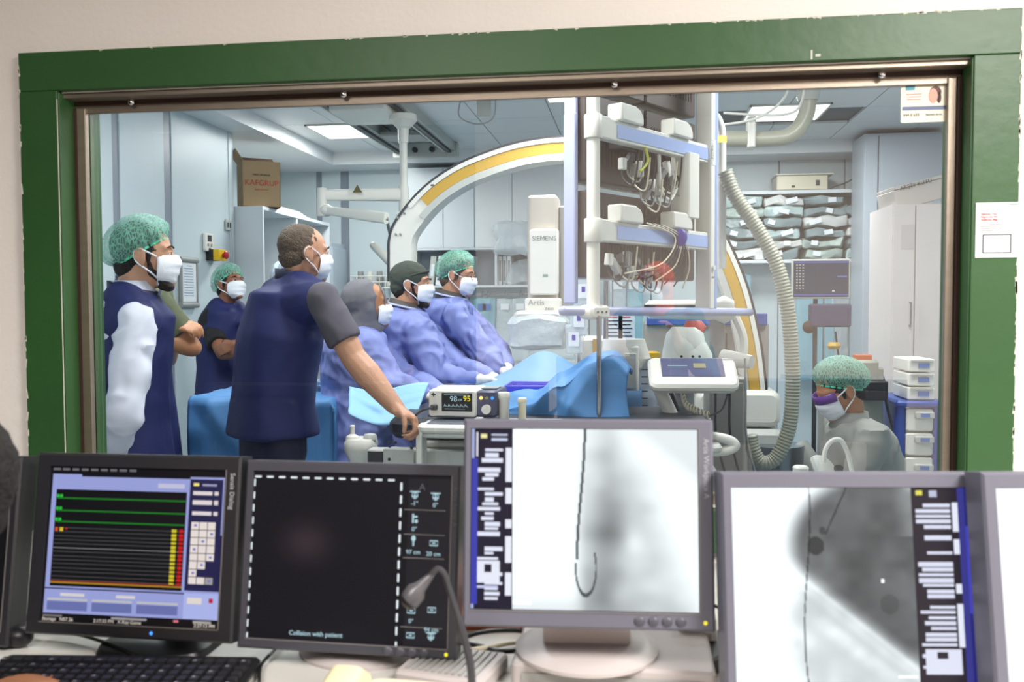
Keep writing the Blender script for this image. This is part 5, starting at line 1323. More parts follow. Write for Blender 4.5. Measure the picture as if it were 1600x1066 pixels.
# fluoroscopy A
def fluoro_a():
    nx, ny = 250, 205; y, x = np.mgrid[0:ny, 0:nx]; X, Y = x/nx, y/ny; I = np.zeros((ny, nx, 3))
    n1 = vnoise(nx, ny, 7, 1)*.6+vnoise(nx, ny, 14, 2)*.4
    g = np.ones((ny, nx))*1.09
    col = np.exp(-((X-.60-.015*np.sin(Y*5))/(.06+.03*Y))**2)*(.5+.5*sm(.05, .5, Y)); g -= col*.22*(1.0+.2*n1)
    wd = sm(.44, .52, X)*(1-sm(.74, .92, X-(Y-.5)*.28)); g -= wd*(.35+.65*sm(-.1, .7, Y))*.20*(.6+.9*n1)
    g += .10*np.exp(-(((X-.72)/.04)**2+((Y-.62)/.06)**2)); g += .07*np.exp(-(((X-.66)/.05)**2+((Y-.9)/.06)**2))
    g -= .10*sm(.88, 1, Y)*(1-sm(.44, .5, X)); g -= .12*sm(.0, .15, .15-Y+X-.8)
    g -= .04*np.maximum(0, n1-.4)
    px = np.where(Y < .72, .503-.035*sm(0, .72, Y), 0)
    ln = (np.abs(X-px) < .006) & (Y < .75); g[ln] = .36
    th = np.arctan2(Y-.76, X-.512); r = np.hypot((X-.512)*1.0, (Y-.76)/2.3)
    hk = (np.abs(np.hypot((X-.507)/.045, (Y-.765)/.15)-1) < .08) & (Y > .74) | ((np.abs(np.hypot((X-.507)/.045, (Y-.765)/.15)-1) < .08) & (Y > .68) & (X > .52)); g[hk] = .34
    g -= .05*(np.abs(X-(.235-.05*Y)) < .004)
    g = np.clip(g, .03, 1.1)**2.2
    I[:] = g[:, :, None]*np.array([.86, .93, .95])
    I[:, :int(.185*nx)] = c3(26, 22, 44)
    rect(I, .0, .0, .012, 1, c3(170, 180, 225)); rect(I, 0, .17, .028, .98, c3(58, 62, 170))
    rect(I, .02, .02, .03, .16, c3(230, 230, 245))
    rect(I, .04, .03, .07, .055, c3(240, 235, 170))
    r = np.random.RandomState(2)
    for k in range(34):
        y0 = .03+k*.0275; 
        if k < 2: rect(I, .09, y0, .16, y0+.012, c3(200, 210, 235)); continue
        a = r.choice([.03, .05, .06, .045]); b = r.choice([.10, .12, .13, .14])
        if r.rand() < .15: continue
        rect(I, a, y0, b, y0+(.017 if r.rand() < .6 else .023), c3(228, 232, 250))
    for y0, y1 in ((.11, .3), (.335, .42), (.51, .56), (.6, .75), (.8, .93)): rect(I, .155, y0, .18, y1, c3(236, 238, 250))
    rect(I, .03, .74, .13, .86, c3(232, 236, 250)); rect(I, .06, .76, .095, .8, c3(26, 22, 44)); rect(I, .03, .875, .12, .89, c3(200, 205, 240))
    rect(I, .19, .955, .27, .975, 1.3)
    return I
def fluoro_b():
    nx, ny = 250, 205; y, x = np.mgrid[0:ny, 0:nx]; X, Y = x/nx, y/ny; I = np.zeros((ny, nx, 3))
    n1 = vnoise(nx, ny, 8, 5)*.6+vnoise(nx, ny, 20, 6)*.4
    # dark lobe
    r = np.hypot((X-.60)/.36, (Y-.30)/.36); r2 = np.hypot((X-.72)/.22, (Y-.65)/.5)
    dk = np.maximum(1-sm(.85, 1.12, r), 1-sm(.8, 1.2, r2)); 
    diag = (Y-.38)-(X-.27)*1.0
    dark = .34+.16*n1+.10*sm(.5, .1, X); br = .84+.22*n1
    k = sm(-.03, .12, diag); lob = dark*(1-k)+br*k
    lob += .14*np.exp(-((diag-.07)/.02)**2) - .12*np.exp(-((diag-.16)/.03)**2)*n1 - .10*np.exp(-((diag-.30)/.05)**2)*n1
    dk2 = np.maximum(dk, (1-sm(.9, 1.15, np.hypot((X-.6)/.36, (Y-.75)/.45)))*(diag > -.2)); 
    g = 1.09*(1-dk2)+lob*dk2
    g = np.where(np.hypot((X-.345)/.035, (Y-.30)/.048) < 1, .27, g)
    g = g*(1-.45*(np.abs(X-(.305+.02*np.sin(Y*4.5+1.2))) < .0035))
    g = g*(1-.4*((np.abs((X-.375)*1.6-(.27-Y)*.62) < .006) & (Y < .24)))
    g = np.where(np.hypot((X-.375)/.013, (Y-.22)/.02) < 1, .3, g)
    g -= .05*(np.hypot((X-.64)/.04, (Y-.6)/.05) < 1)
    g += .16*sm(.66, .75, X)*(Y < .25)
    g = np.clip(g, .2, 1.1)**2.2; I[:] = g[:, :, None]*np.array([.86, .93, .95])
    rect(I, .755, 0, 1, 1, c3(44, 38, 48)); rect(I, .945, 0, .975, 1, c3(60, 60, 140)); rect(I, .975, 0, 1, 1, c3(40, 42, 120)); rect(I, .975, .2, 1, .65, c3(70, 70, 190))
    r_ = np.random.RandomState(8)
    rect(I, .775, .015, .80, .04, c3(230, 225, 90)); rect(I, .83, .015, .86, .05, c3(190, 195, 220))
    for k in range(32):
        y0 = .06+k*.0275
        a = r_.choice([.77, .80, .81, .785]); b = .915
        if r_.rand() < .12: continue
        rect(I, a, y0, b, y0+(.016 if r_.rand() < .6 else .021), c3(222, 226, 246))
    for y0, y1 in ((.08, .23), (.27, .35), (.5, .55), (.6, .82)): rect(I, .92, y0, .945, y1, c3(232, 236, 250))
    rect(I, .78, .83, .93, .96, c3(226, 230, 248)); rect(I, .83, .845, .875, .88, c3(44, 38, 48))
    rect(I, .665, .965, .745, .98, 1.1)
    rect(I, .612, .475, .624, .497, 1.3)
    return I
mons = []
D_ = math.radians
# far left partial monitor
I1 = grid_img(40, 30); I1[:] = c3(14, 14, 16)
t, T = monitor('desk_monitor', -138, 856, 1.72, .425, .355, .392, .30, D_(1), D_(9), M_bezb, 'black monitor cut off at left frame edge with yellow digits', 'Live', I1, base='black', led=None, buttons=False)
text('100/0', .028, E_ylw, T @ Matrix.Translation((.192, .003, .085)) @ Matrix.Rotation(math.pi/2, 4, 'X'), t, align='RIGHT')
text('%', .022, E_ylw, T @ Matrix.Translation((.19, .003, .06)) @ Matrix.Rotation(math.pi/2, 4, 'X'), t, align='RIGHT')
text('1', .03, E_red, T @ Matrix.Translation((.19, .003, .113)) @ Matrix.Rotation(math.pi/2, 4, 'X'), t, align='RIGHT')
text('2:27:12 PM', .008, mat('label_print'), T @ Matrix.Translation((.19, .003, -.138)) @ Matrix.Rotation(math.pi/2, 4, 'X'), t, align='RIGHT')
t, T = monitor('desk_monitor', 206, 853, 1.66, .408, .335, .352, .286, D_(0), D_(9), M_bezb, 'black monitor showing green trace lines and yellow red value columns', 'Sensis Dialog', A, base='black', led=E_blue, buttons=False)
text('Storage   N57.26', .009, mat('print_dim', (190, 186, 180), .5, emit=(120, 116, 112), es=.6), T @ Matrix.Translation((-.17, .001, -.1385)) @ Matrix.Rotation(math.pi/2, 4, 'X'), t, align='LEFT')
text('2:17:33 PM   X-Ray Game', .009, MATS['print_dim'], T @ Matrix.Translation((-.02, .001, -.1385)) @ Matrix.Rotation(math.pi/2, 4, 'X'), t)
text('2:27:12 PM', .009, MATS['print_dim'], T @ Matrix.Translation((.17, .001, -.1385)) @ Matrix.Rotation(math.pi/2, 4, 'X'), t, align='RIGHT')
t, T = monitor('desk_monitor', 543, 871, 1.60, .402, .335, .372, .298, D_(-1), D_(9), M_bezd, 'monitor with black picture inside a dashed white border', None, Bm, base='round', led=E_ylw)
E_dash = emis('dash_white', (235, 245, 248), 1.0)
dm = MB(); dm.T = T
for k in range(12):
    x = -.178+.0205*k*1.12; 
    if x < .09: dm.rbox((x, .004, .138), (.013, .001, .0035), .0016, axis='Y')
for k in range(13): dm.rbox((.0935, .004, .127-.0228*k), (.0035, .001, .015 if k < 12 else .009), .0016, axis='Y')
for k in range(13): dm.rbox((-.184, .004, .127-.0228*k), (.0025, .001, .013), .001, axis='Y')
o = dm.build('dashed_border', E_dash, t, smooth=False)
RX = Matrix.Rotation(math.pi/2, 4, 'X')
def scr(b, s_, x, z, m_=None, **k): return text(b, s_, m_ or E_cyan, T @ Matrix.Translation((x, .004, z)) @ RX, t, **k)
scr('Collision with patient', .0115, -.055, -.137)
scr('A', .017, .132, .127, mat('dim_a', (90, 90, 96), .5))
for (b, x, z, s_) in (('-1°', .119, .098, .011), ('0°', .157, .096, .011), ('0°', .120, .053, .011), ('97 cm', .119, .013, .0105), ('20 cm', .156, .011, .0105), ('0°', .119, -.106, .0105), ('94 cm', .156, -.119, .0105), ('2 cm', .119, -.157, .0105), ('-15 cm', .156, -.157, .0105)): scr(b, s_, x, z)
im = MB(); im.T = T
def icon(x, z, kind):
    if kind == 0:
        im.box((x, .004, z+.006), (.018, .0008, .002)).box((x, .004, z), (.002, .0008, .014)).box((x, .004, z-.002), (.011, .0008, .002)); im.tube([(x+.005*math.cos(a/10*6.28), .004, z+.006*math.sin(a/10*6.28)) for a in range(10)], .0007, 4, closed=True)
    elif kind == 1:
        im.box((x-.003, .004, z), (.003, .0008, .016)).box((x+.002, .004, z+.003), (.006, .0008, .003)).ell((x+.003, .004, z-.005), (.003, .0005, .003))
    elif kind == 2:
        im.ell((x, .004, z+.005), (.004, .0005, .005)).box((x, .004, z-.003), (.0025, .0008, .01))
    else:
        im.tube([(x-.007, .004, z-.004), (x+.007, .004, z-.004), (x+.007, .004, z+.004), (x-.007, .004, z+.004)], .001, 4, closed=True); im.box((x, .004, z), (.006, .0008, .002))
for a in ((.119, .113, 0), (.157, .111, 0), (.120, .072, 1), (.119, .032, 2), (.156, .03, 3), (.119, -.088, 3), (.156, -.085, 3), (.119, -.13, 3), (.156, -.13, 0)): icon(*a)
im.build('status_icons', E_cyan, t, smooth=False)['kind'] = 'stuff'
lm = MB(); lm.T = T
for z in (.087, .044, .003, -.116): lm.box((.138, .0042, z), (.075, .0006, .0008))
lm.build('divider_lines', M_grey, t, smooth=False)
text('Artis Assist A', .0125, mat('label_dim', (84, 84, 90), .5), T @ Matrix.Translation((.1935, -.001, .13)) @ RX @ Matrix.Rotation(-math.pi/2, 4, 'Z'), t, align='LEFT')
rb = thing('monitor_riser', Pd(925, 1035, 1.55), 'low pale grey plinth under the brightest central monitor', 'plinth')
pb = Pd(940, 1030, 1.58)
rb.location = (pb.x, pb.y+.05, DZ); rb.matrix_basis = Matrix.Translation(rb.location)
MB().rbox((.02, .06, .0225), (.34, .4, .045), .01).build('plinth_body', M_stand, rb)
MB().box((.02, -.141, .02), (.3, .004, .02)).build('front_groove', M_grey, rb, smooth=False)
t, T = monitor('desk_monitor', 918, 818, 1.46, .408, .338, .372, .295, D_(4), D_(7), M_bez, 'grey monitor showing bright chest fluoroscopy with a curved catheter', 'Artis Workplace A', fluoro_a(), zoff=(-.006, .006), base='round', basez=DZ+.045, led=E_ylw)
t, T = monitor('desk_monitor', 1341, 914, 1.385, .415, .345, .375, .298, D_(7), D_(9), M_bez, 'grey monitor with dark lobed fluoroscopy picture and round marker', 'Artis Workplace B', fluoro_b(), zoff=(-.004, .0), base='round', led=E_ylw)
I6 = grid_img(60, 50); I6[:] = np.array([1.2, 1.22, 1.25]); I6[36:, :] = vnoise(60, 14, 5, 3)[:, :, None]*.15+1.0
t, T = monitor('desk_monitor', 1762, 920, 1.33, .415, .345, .375, .298, D_(9), D_(9), M_bez, 'grey monitor with blank white screen at right frame edge', None, I6, zoff=(0, 0), base='round', led=E_ylw)

# keyboard
kc = Pd(165, 1052, 1.5)
t = thing('keyboard', (kc.x, kc.y+.02, DZ), 'black computer keyboard in front of left black monitor', 'keyboard', rz=D_(6))
MB().rbox((0, 0, .012), (.46, .17, .018), .012, rotm(.04)).build('case', M_blk, t)
key = None
M_key = mat('key_black', (30, 30, 34), .35)
for r in range(6):
    for c_ in range(21):
        if r == 5 and 3 < c_ < 9: continue
        x = -.212+.0212*c_; y = -.062+.0205*(5-r) + (.006 if r == 0 else 0)
        if key is None: key = MB().box((0, 0, .004), (.0175, .0172, .009), taper=.78).mesh()
        o = bpy.data.objects.new('key', key); COL.objects.link(o); o.parent = t; o.location = (x, y, .021+.04*y)
        if not key.materials: key.materials.append(M_key)
MB().box((-.212+.0212*6, -.062, .025-.002), (.1, .0172, .009), taper=.95).build('space_bar', M_key, t, smooth=False)
kl = MB()
for r in range(6):
    for c_ in range(21):
        if (r*7+c_*3) % 4 == 0: kl.box((-.214+.0212*c_, -.06+.0205*(5-r), .0302+.04*(-.06+.0205*(5-r))), (.006, .005, .0004))
kl.build('key_legends', mat('legend', (120, 120, 130), .5), t, smooth=False)['kind'] = 'stuff'

# mouse-ish black thing at far left
q = Pd(5, 990, 1.72)
t = thing('desk_phone_dark', (q.x-.03, q.y, DZ), 'dark handset lying at left end behind the keyboard', 'handset')
MB().caps((-.06, .03, .025), (.07, -.01, .02), .02, .018).build('grip', M_blk, t)
MB().ell((.07, -.01, .02), (.028, .022, .02)).build('ear_cup', M_blk, t)
t = thing('cream_clip', (q.x+.02, q.y-.09, DZ), 'small cream plastic clip beside dark handset', 'clip')
MB().rbox((0, 0, .01), (.02, .035, .02), .004).build('clip_body', M_cream, t)
# beige telephone
q = Pd(572, 1064, 1.3)
t = thing('telephone', (q.x, q.y+.0, DZ-.0), 'cream desk telephone with handset raised, below dashed border monitor', 'telephone', rz=D_(-3))
MB().loft([((.05, 0, 0), .085, .09, 0), ((.05, 0, .055), .083, .088, 0), ((.05, .01, .07), .076, .08, 0)], 28, 6).build('phone_body', M_cream, t)
MB().box((.07, -.02, .072), (.11, .05, .004)).build('dark_display', M_dgrey, t, smooth=False)
MB().loft([((-.055, -.05, .03), V((.022, 0, 0)), V((0, .0, .022))), ((-.055, .0, .062), V((.026, 0, 0)), V((0, 0, .022))), ((-.05, .055, .075), V((.028, 0, 0)), V((0, 0, .026))), ((-.045, .08, .066), V((.024, 0, 0)), V((0, 0, .018)))], 20, 4).build('phone_receiver', mat('handset_cream', (218, 206, 168), .35), t)
for r in range(2):
    for c_ in range(4): MB().rbox((.03+.024*c_, .03+.02*r, .073), (.016, .012, .006), .003).build('phone_key', M_white, t)
MB().tube(crom([(-.05, -.06, .02), (-.09, -.05, .01), (-.1, .05, .01), (-.08, .12, .006)]), .004).build('cord', M_cream, t)
# gooseneck microphone
t = thing('gooseneck_microphone', Pd(742, 1066, 1.3), 'black gooseneck microphone bent over in front of dashed monitor', 'microphone')
dM = 1.34
t.location = Pd(738, 1100, dM); t.location.z = DZ; t.matrix_basis = Matrix.Translation(t.location)
gp = crom([Pd(738, 1095, dM), Pd(735, 1040, dM), Pd(722, 985, dM), Pd(708, 940, dM), Pd(700, 915, dM), Pd(694, 897, dM), Pd(684, 889, dM), Pd(674, 898, dM), Pd(664, 910, dM)], 8)
MB().tube(gp, [.0062]*20+[.0048]*(len(gp)-20)).build('neck', mat('mic_neck', (58, 58, 62), .35), t, world=True)
a, b, c_ = Pd(676, 897, dM), Pd(656, 918, dM), Pd(640, 938, dM)
MB().loft([(a, ) + tuple((basis(c_-a) @ V((.004, 0, 0)), basis(c_-a) @ V((0, .004, 0)))), (b, basis(c_-a) @ V((.010, 0, 0)), basis(c_-a) @ V((0, .010, 0))), (b.lerp(c_, .35), basis(c_-a) @ V((.016, 0, 0)), basis(c_-a) @ V((0, .016, 0))), (c_, basis(c_-a) @ V((.0155, 0, 0)), basis(c_-a) @ V((0, .0155, 0)))], 20).build('microphone_body', mat('mic_grey', (92, 90, 94), .35, metal=.3), t, world=True)
MB().ell(c_, (.015, .015, .012), basis(c_-a)).build('mesh_grille', M_blk, t, world=True)
MB().lathe([(.05, 0), (.05, .012), (.03, .02), (.008, .024)]).build('mic_base', M_blk, t)
# orange folders and cables between monitors
for k, (px, py, d, w, dp, h, lab) in enumerate(((765, 985, 1.86, .16, .2, .03, 'orange box file behind central monitor, upper one'), (770, 1003, 1.80, .17, .22, .03, 'orange box file in front, lower beside gooseneck microphone'))):
    q = Pd(px, py, d); t = thing('orange_box', (q.x, q.y+.1, DZ+(.0 if k else .035)), lab, 'box', rz=.1*(k+1), group='orange box files on the desk')
    MB().rbox((0, 0, h/2), (w, dp, h), .004).build('lid', M_orange, t)
    MB().box((0, -dp/2-.001, h*.4), (w*.9, .002, h*.3)).build('edge_band', mat('orange_dark', (160, 70, 26), .6), t, smooth=False)
cab_specs = [((700, 1010), (745, 990), (800, 985), (850, 992), 1.66, M_blk, 'black cable arching behind gooseneck microphone'), ((690, 1000), (740, 1008), (790, 1018), (840, 1010), 1.62, M_blk, 'black cable lying in front of orange boxes'), ((700, 1022), (760, 1012), (800, 1005), (850, 1000), 1.64, M_cream, 'cream cable running behind the central monitor stand'), ((1060, 1003), (1075, 1006), (1095, 1012), (1120, 1030), 1.6, mat('cable_yellow', (220, 186, 50), .4), 'yellow cable between the two bright monitors'), ((405, 1066), (408, 1040), (425, 1020), (440, 1005), 1.6, M_blk, 'thin black cable on desk left of the dashed monitor stand'), ((40, 985), (110, 990), (160, 1003), (230, 1030), 1.75, M_blk, 'black cable crossing the desk behind left keyboard'), ((1075, 1040), (1090, 1055), (1110, 1070), (1130, 1090), 1.5, M_cream, 'cream cable beneath the right grey monitor')]
for k, (p0_, p1_, p2_, p3_, d, m_, lab) in enumerate(cab_specs):
    pp = []
    for i, q in enumerate((p0_, p1_, p2_, p3_)):
        r_ = ray(*q); tt = (DZ+.006+.004*(k % 3)-CAMZ)/r_.z; pw = V((0, 0, CAMZ))+r_*tt
        if i in (1, 2) and k < 3: pw = pw.lerp(V((0, 0, CAMZ)), .03)
        pp.append(pw)
    if max(p.y for p in pp) > 2.2:
        for p in pp: p.y = min(p.y, 2.2)
    o = MB().tube(crom(pp, 8), .0045 if k < 3 else .0032, 8).build('desk_cable', m_, None); tag(o, lab, 'cable')
q = Pd(668, 1052, 1.5)
t = thing('ribbed_device', (q.x+.03, q.y+.06, DZ), 'pale grey device with ribbed vents left of central monitor base', 'device', rz=-.2)
MB().rbox((0, 0, .015), (.16, .14, .03), .01).build('case', M_stand, t)
for k in range(11): MB().box((-.06+.012*k, 0, .0315), (.006, .11, .004)).build('vent_rib', M_grey, t, smooth=False)
q = Pd(1170, 1010, 1.62)
t = thing('white_adapter', (q.x-.09, q.y+.05, DZ), 'white adapter box with cables between the bright monitors', 'adapter')
MB().rbox((0, 0, .035), (.07, .07, .07), .004).build('case', M_white, t)
MB().box((0, -.0355, .03), (.05, .002, .03)).build('port_plate', M_lgrey, t, smooth=False)
MB().tube([(0, -.02, .07), (.0, -.03, .09), (.02, -.03, .1), (.04, -.03, .09)], .003).build('loop', M_blk, t)
q = Pd(1090, 990, 1.75)
t = thing('dark_adapter_brick', (q.x+.02, q.y-.12, DZ), 'dark power brick lying right of the central plinth', 'power brick', rz=-.6)
MB().rbox((0, 0, .015), (.07, .15, .03), .008).build('brick', M_blk, t)
MB().tube(crom([(0, .07, .015), (.02, .12, .01), (.08, .14, .01)]), .004).build('lead', M_blk, t)
# ================================================================== PEOPLE
def head_prims(mb, T, cheeks=1.0):
    mb.T = T
    mb.ell((-.012, 0, .036), (.098, .076, .086)); mb.ell((.022, 0, .0), (.070, .066, .098)); mb.ell((.034, 0, -.062), (.052, .05, .05))
    mb.caps((.02, -.045, -.05), (.072, -.012, -.098), .016, .014); mb.caps((.02, .045, -.05), (.072, .012, -.098), .016, .014)
    mb.ell((.078, 0, -.096), (.018, .02, .018)); mb.ell((.052, 0, -.07), (.05, .036, .04))
    mb.caps((.088, 0, .012), (.108, 0, -.026), .0075, .011); mb.ell((.104, -.010, -.030), (.011, .008, .008)); mb.ell((.104, .010, -.030), (.011, .008, .008))
    for s_ in (-1, 1):
        mb.caps((.086, s_*.012, .03), (.068, s_*.05, .03), .0085, .008); mb.ell((.062, s_*.042, -.026), (.026, .02, .022))
        mb.ell((-.012, s_*.079, -.004), (.02, .007, .032), rotm(0, -.2, s_*.35)); mb.ell((-.008, s_*.078, -.03), (.010, .007, .012))
        mb.tube([(-.012+.018*math.cos(a), s_*(.084+.004*math.sin(a)), -.002+.03*math.sin(a)) for a in [x*.45 for x in range(-3, 9)]], .0042, 6)
        mb.ell((.072, s_*.031, .008), (.014, .015, .011))
    mb.caps((.094, -.014, -.062), (.094, .014, -.062), .006, .006); mb.caps((.091, -.012, -.074), (.091, .012, -.074), .007, .007)
    mb.T = Matrix.Identity(4)
def hand_prims(mb, W, d, n, side, curl=.5, sc=1.0, grow=0, spread=.0, thumb=.6):
    """W wrist, d towards fingers, n palm normal, side = direction of the thumb"""
    W, d, n = V(W), V(d).normalized(), V(n).normalized(); s_ = d.cross(n).normalized()
    if s_.dot(V(side)) < 0: s_ = -s_
    n = (n - d*n.dot(d)).normalized()
    mb.caps(W-d*.02, W+d*.015, .026*sc+grow, .026*sc+grow)
    ks = []
    for i, off in enumerate((.031, .010, -.011, -.031)):
        k0 = W + d*(.088-.004*abs(i-1)*1.2)*sc + s_*off*sc; ks.append(k0)
        mb.caps(W+d*.012*sc+s_*off*.55*sc, k0, .017*sc+grow, .0115*sc+grow, 10)
    mb.ell(W+d*.05*sc+n*.008*sc, (.042*sc+grow, .034*sc+grow, .016*sc+grow), Matrix((d, s_, n)).transposed())
    mb.ell(W+d*.03*sc+n*.012*sc+s_*.022*sc, (.028*sc+grow, .017*sc+grow, .015*sc+grow), Matrix((d, s_, n)).transposed())
    for i, L in enumerate((1.0, 1.1, 1.02, .8)):
        p = ks[i]; a = curl*.8
        dd = (d + s_*spread*(1.5-i)).normalized()
        for j, (l, r) in enumerate(((.042, .0095), (.026, .0085), (.021, .0075))):
            dv = dd*math.cos(a)+n*math.sin(a); q = p+dv*l*L*sc; mb.caps(p, q, r*sc+grow, (r-.001)*sc+grow, 10); p = q; a += curl*(1.2 if j == 0 else .8)
    p = W+d*.03*sc+s_*.026*sc; dv = (d*.75+s_*.55+n*.25).normalized()
    for j, (l, r) in enumerate(((.036, .0125), (.03, .0105), (.022, .009))):
        q = p+dv*l*sc; mb.caps(p, q, r*sc+grow, (r-.001)*sc+grow, 10); p = q; dv = (dv+n*thumb*.6-s_*thumb*.35).normalized()
def lerp(a, b, t): return V(a).lerp(V(b), t)
def figure(label, H, by, hy, hp, roll=0, lean=(0, 0), N=None, arms={}, skin_m=SK1, torso=M_black, tdress='tee', apron=None, gown=None, headwear=None, hair=H_black, mask=True,
           beard=None, glasses=False, voxel=.0085, legs=True, seated=False, height_sc=1.0, wide=1.0, gloves=None, pants=M_navyt, group=None, brows=True, sleeve_m=None, shoulders=None, cat='person', pelvis_z=.92, vest=False):
    """H head centre in the world, by body yaw, hy head yaw, hp head pitch (up +)"""
    H = V(H); f = V((math.cos(by), math.sin(by), 0)); l = V((-math.sin(by), math.cos(by), 0)); Z = V((0, 0, 1))
    lx, ly = lean      # how far the neck is forward / left of the pelvis
    Nk = H - V((math.cos(hy), math.sin(hy), 0))*.045 - Z*.115 if N is None else V(N)
    Pv = V((Nk.x, Nk.y, 0)) - f*lx - l*ly; Pv.z = pelvis_z
    root = thing('person', (Pv.x, Pv.y, 0), label, cat, group=group)
    TH = Matrix.Translation(H) @ (Matrix.Rotation(hy, 4, 'Z') @ Matrix.Rotation(-hp, 4, 'Y') @ Matrix.Rotation(roll, 4, 'X'))
    if height_sc != 1: TH = TH @ Matrix.Scale(height_sc, 4)
    sp = (Nk-Pv)
    def S(t): 
        p = Pv+sp*t; return p - f*.03*math.sin(math.pi*t)*1.0
    shd = {}
    for s_, k in ((1, 'L'), (-1, 'R')):
        shd[k] = S(.875) + l*s_*.185*wide - Z*.0
        if shoulders and k in shoulders: shd[k] = V(shoulders[k])
    prof_ = [(-.12, .16, .115), (0, .168, .125), (.2, .15, .115), (.4, .150, .115), (.6, .165, .125), (.76, .175, .122), (.86, .170, .105), (.93, .135, .085), (1.0, .068, .064)]
    def rings_(off, t0=-1, t1=2, sw=1.0, extra=None):
        R_ = []
        up_ = sp.normalized()
        for t_, rx, ry in prof_:
            if t_ < t0 or t_ > t1: continue
            ax = l*(rx*wide*sw+off); ay = (f - up_*f.dot(up_)).normalized()*(ry+off)
            R_.append((S(t_), ax, ay))
        return R_
    mb = MB()
    head_prims(mb, TH)
    hb = TH @ V((-.03, 0, -.045)); mb.caps(hb, Nk-Z*.02, .056*height_sc, .062); mb.caps(TH @ V((.0, 0, -.05)), Nk+f*.01, .045, .055)
    mb.loft(rings_(-.006), 24, 2.3)
    for k in ('L', 'R'):
        sh = shd[k]; mb.ell(sh-Z*.01, (.06, .06, .06))
        s_ = 1 if k == 'L' else -1
        mb.caps(S(.9)+l*s_*.05, sh, .055, .05)
    if legs and not seated:
        for s_ in (-1, 1):
            hp_ = Pv+l*s_*.09-Z*.06; kn = V((Pv.x, Pv.y, .49))+l*s_*.1+f*.02; an = V((Pv.x, Pv.y, .09))+l*s_*.11-f*.02
            mb.caps(hp_, kn, .082, .055); mb.caps(kn, an, .054, .036); mb.caps(an-Z*.04, an+f*.13-Z*.055, .035, .03)
    if seated:
        for s_ in (-1, 1):
            hp_ = Pv+l*s_*.09; kn = hp_+f*.42-Z*.02+l*s_*.04; an = V((kn.x, kn.y, .09))+f*.02
            mb.caps(hp_, kn, .085, .06); mb.caps(kn, an, .055, .036); mb.caps(an-Z*.04, an+f*.13-Z*.055, .035, .03)
    AR = {}
    for k, A_ in arms.items():
        sh = shd[k]; el, wr = V(A_['el']), V(A_['wr']); AR[k] = (sh, el, wr)
        g_ = A_.get('thick', 1.08); mb.caps(sh, el, .048*g_, .041*g_); mb.caps(el, lerp(el, wr, .35), .041*g_, .044*g_); mb.caps(lerp(el, wr, .35), wr, .044*g_, .028*g_)
        if 'd' in A_: hand_prims(mb, wr, A_['d'], A_['n'], A_.get('side', Z), A_.get('curl', .5), A_.get('hs', 1.0), thumb=A_.get('thumb', .6))
    me = blob(mb, voxel, 3, .4)
    o = place('body', me, skin_m, root, world=True)
    # eyes
    for s_ in (-1, 1):
        m_ = MB(); m_.T = TH; m_.ell((.0765, s_*.031, .008), (.0115, .0125, .0075)); m_.build('eyeball', M_eye, root, world=True)
        m_ = MB(); m_.T = TH; m_.ell((.0860, s_*.031, .008), (.003, .0052, .0052)); m_.build('iris', M_iris, COL.objects[-1] if False else root, world=True)
        if brows:
            m_ = MB(); m_.T = TH; m_.tube(crom([(.094, s_*.014, .030), (.091, s_*.032, .036), (.078, s_*.052, .030)], 4), [.002, .0026, .003, .003, .003, .0028, .0024, .002, .0016]); m_.build('eyebrow', hair if hair is not H_brown else H_dk, root, world=True)
            m_ = MB(); m_.T = TH; m_.tube(crom([(.088, s_*.019, .012), (.090, s_*.031, .0165), (.080, s_*.045, .010)], 4), .0022); m_.build('eyelid', skin_m, root, world=True)
    # hair
    if hair and headwear != 'scarf':
        m_ = MB(); m_.T = TH
        if headwear == 'bighair':
            m_.ell((-.03, 0, .045), (.102, .088, .094)); m_.ell((-.06, 0, -.01), (.055, .066, .055))
        elif headwear is None or headwear == 'short':
            m_.ell((-.026, 0, .042), (.094, .0795, .086)); m_.ell((-.055, 0, -.01), (.058, .066, .06)); 
        else:
            m_.ell((-.020, 0, .040), (.101, .082, .090)); m_.ell((-.06, 0, -.03), (.05, .06, .05)); m_.caps((.012, -.072, .0), (.016, -.070, -.02), .008, .005); m_.caps((.012, .072, .0), (.016, .070, -.02), .008, .005)
        me = blob(m_, .007, 2); wrinkle(me, .002, (60, 60, 60), False); place('hair', me, hair, root, world=True)
    if beard:
        m_ = MB(); m_.T = TH
        for s_ in (-1, 1):
            m_.caps((.012, s_*.066, -.01), (.02, s_*.058, -.05), .007, .010); m_.caps((.02, s_*.054, -.055), (.072, s_*.02, -.104), .014, .017)
        m_.caps((.07, -.02, -.106), (.07, .02, -.106), .02, .02); m_.caps((.05, -.02, -.105), (.05, .02, -.105), .015, .015)
        me = blob(m_, .006, 2); wrinkle(me, .0015, (80, 80, 80), False); place('beard', me, beard, root, world=True)
    if glasses:
        m_ = MB(); m_.T = TH
        for s_ in (-1, 1):
            m_.tube([(.104-.006*abs(math.cos(a)), s_*(.033+.021*math.cos(a)), .006+.015*math.sin(a)) for a in [x*math.pi/8 for x in range(16)]], .0014, 6, closed=True)
            m_.tube([(.095, s_*.054, .01), (.06, s_*.074, .01), (-.01, s_*.084, .005)], .0015)
        m_.tube([(.103, -.012, .008), (.107, 0, .011), (.103, .012, .008)], .0015); m_.build('glasses', M_lens, root, world=True)
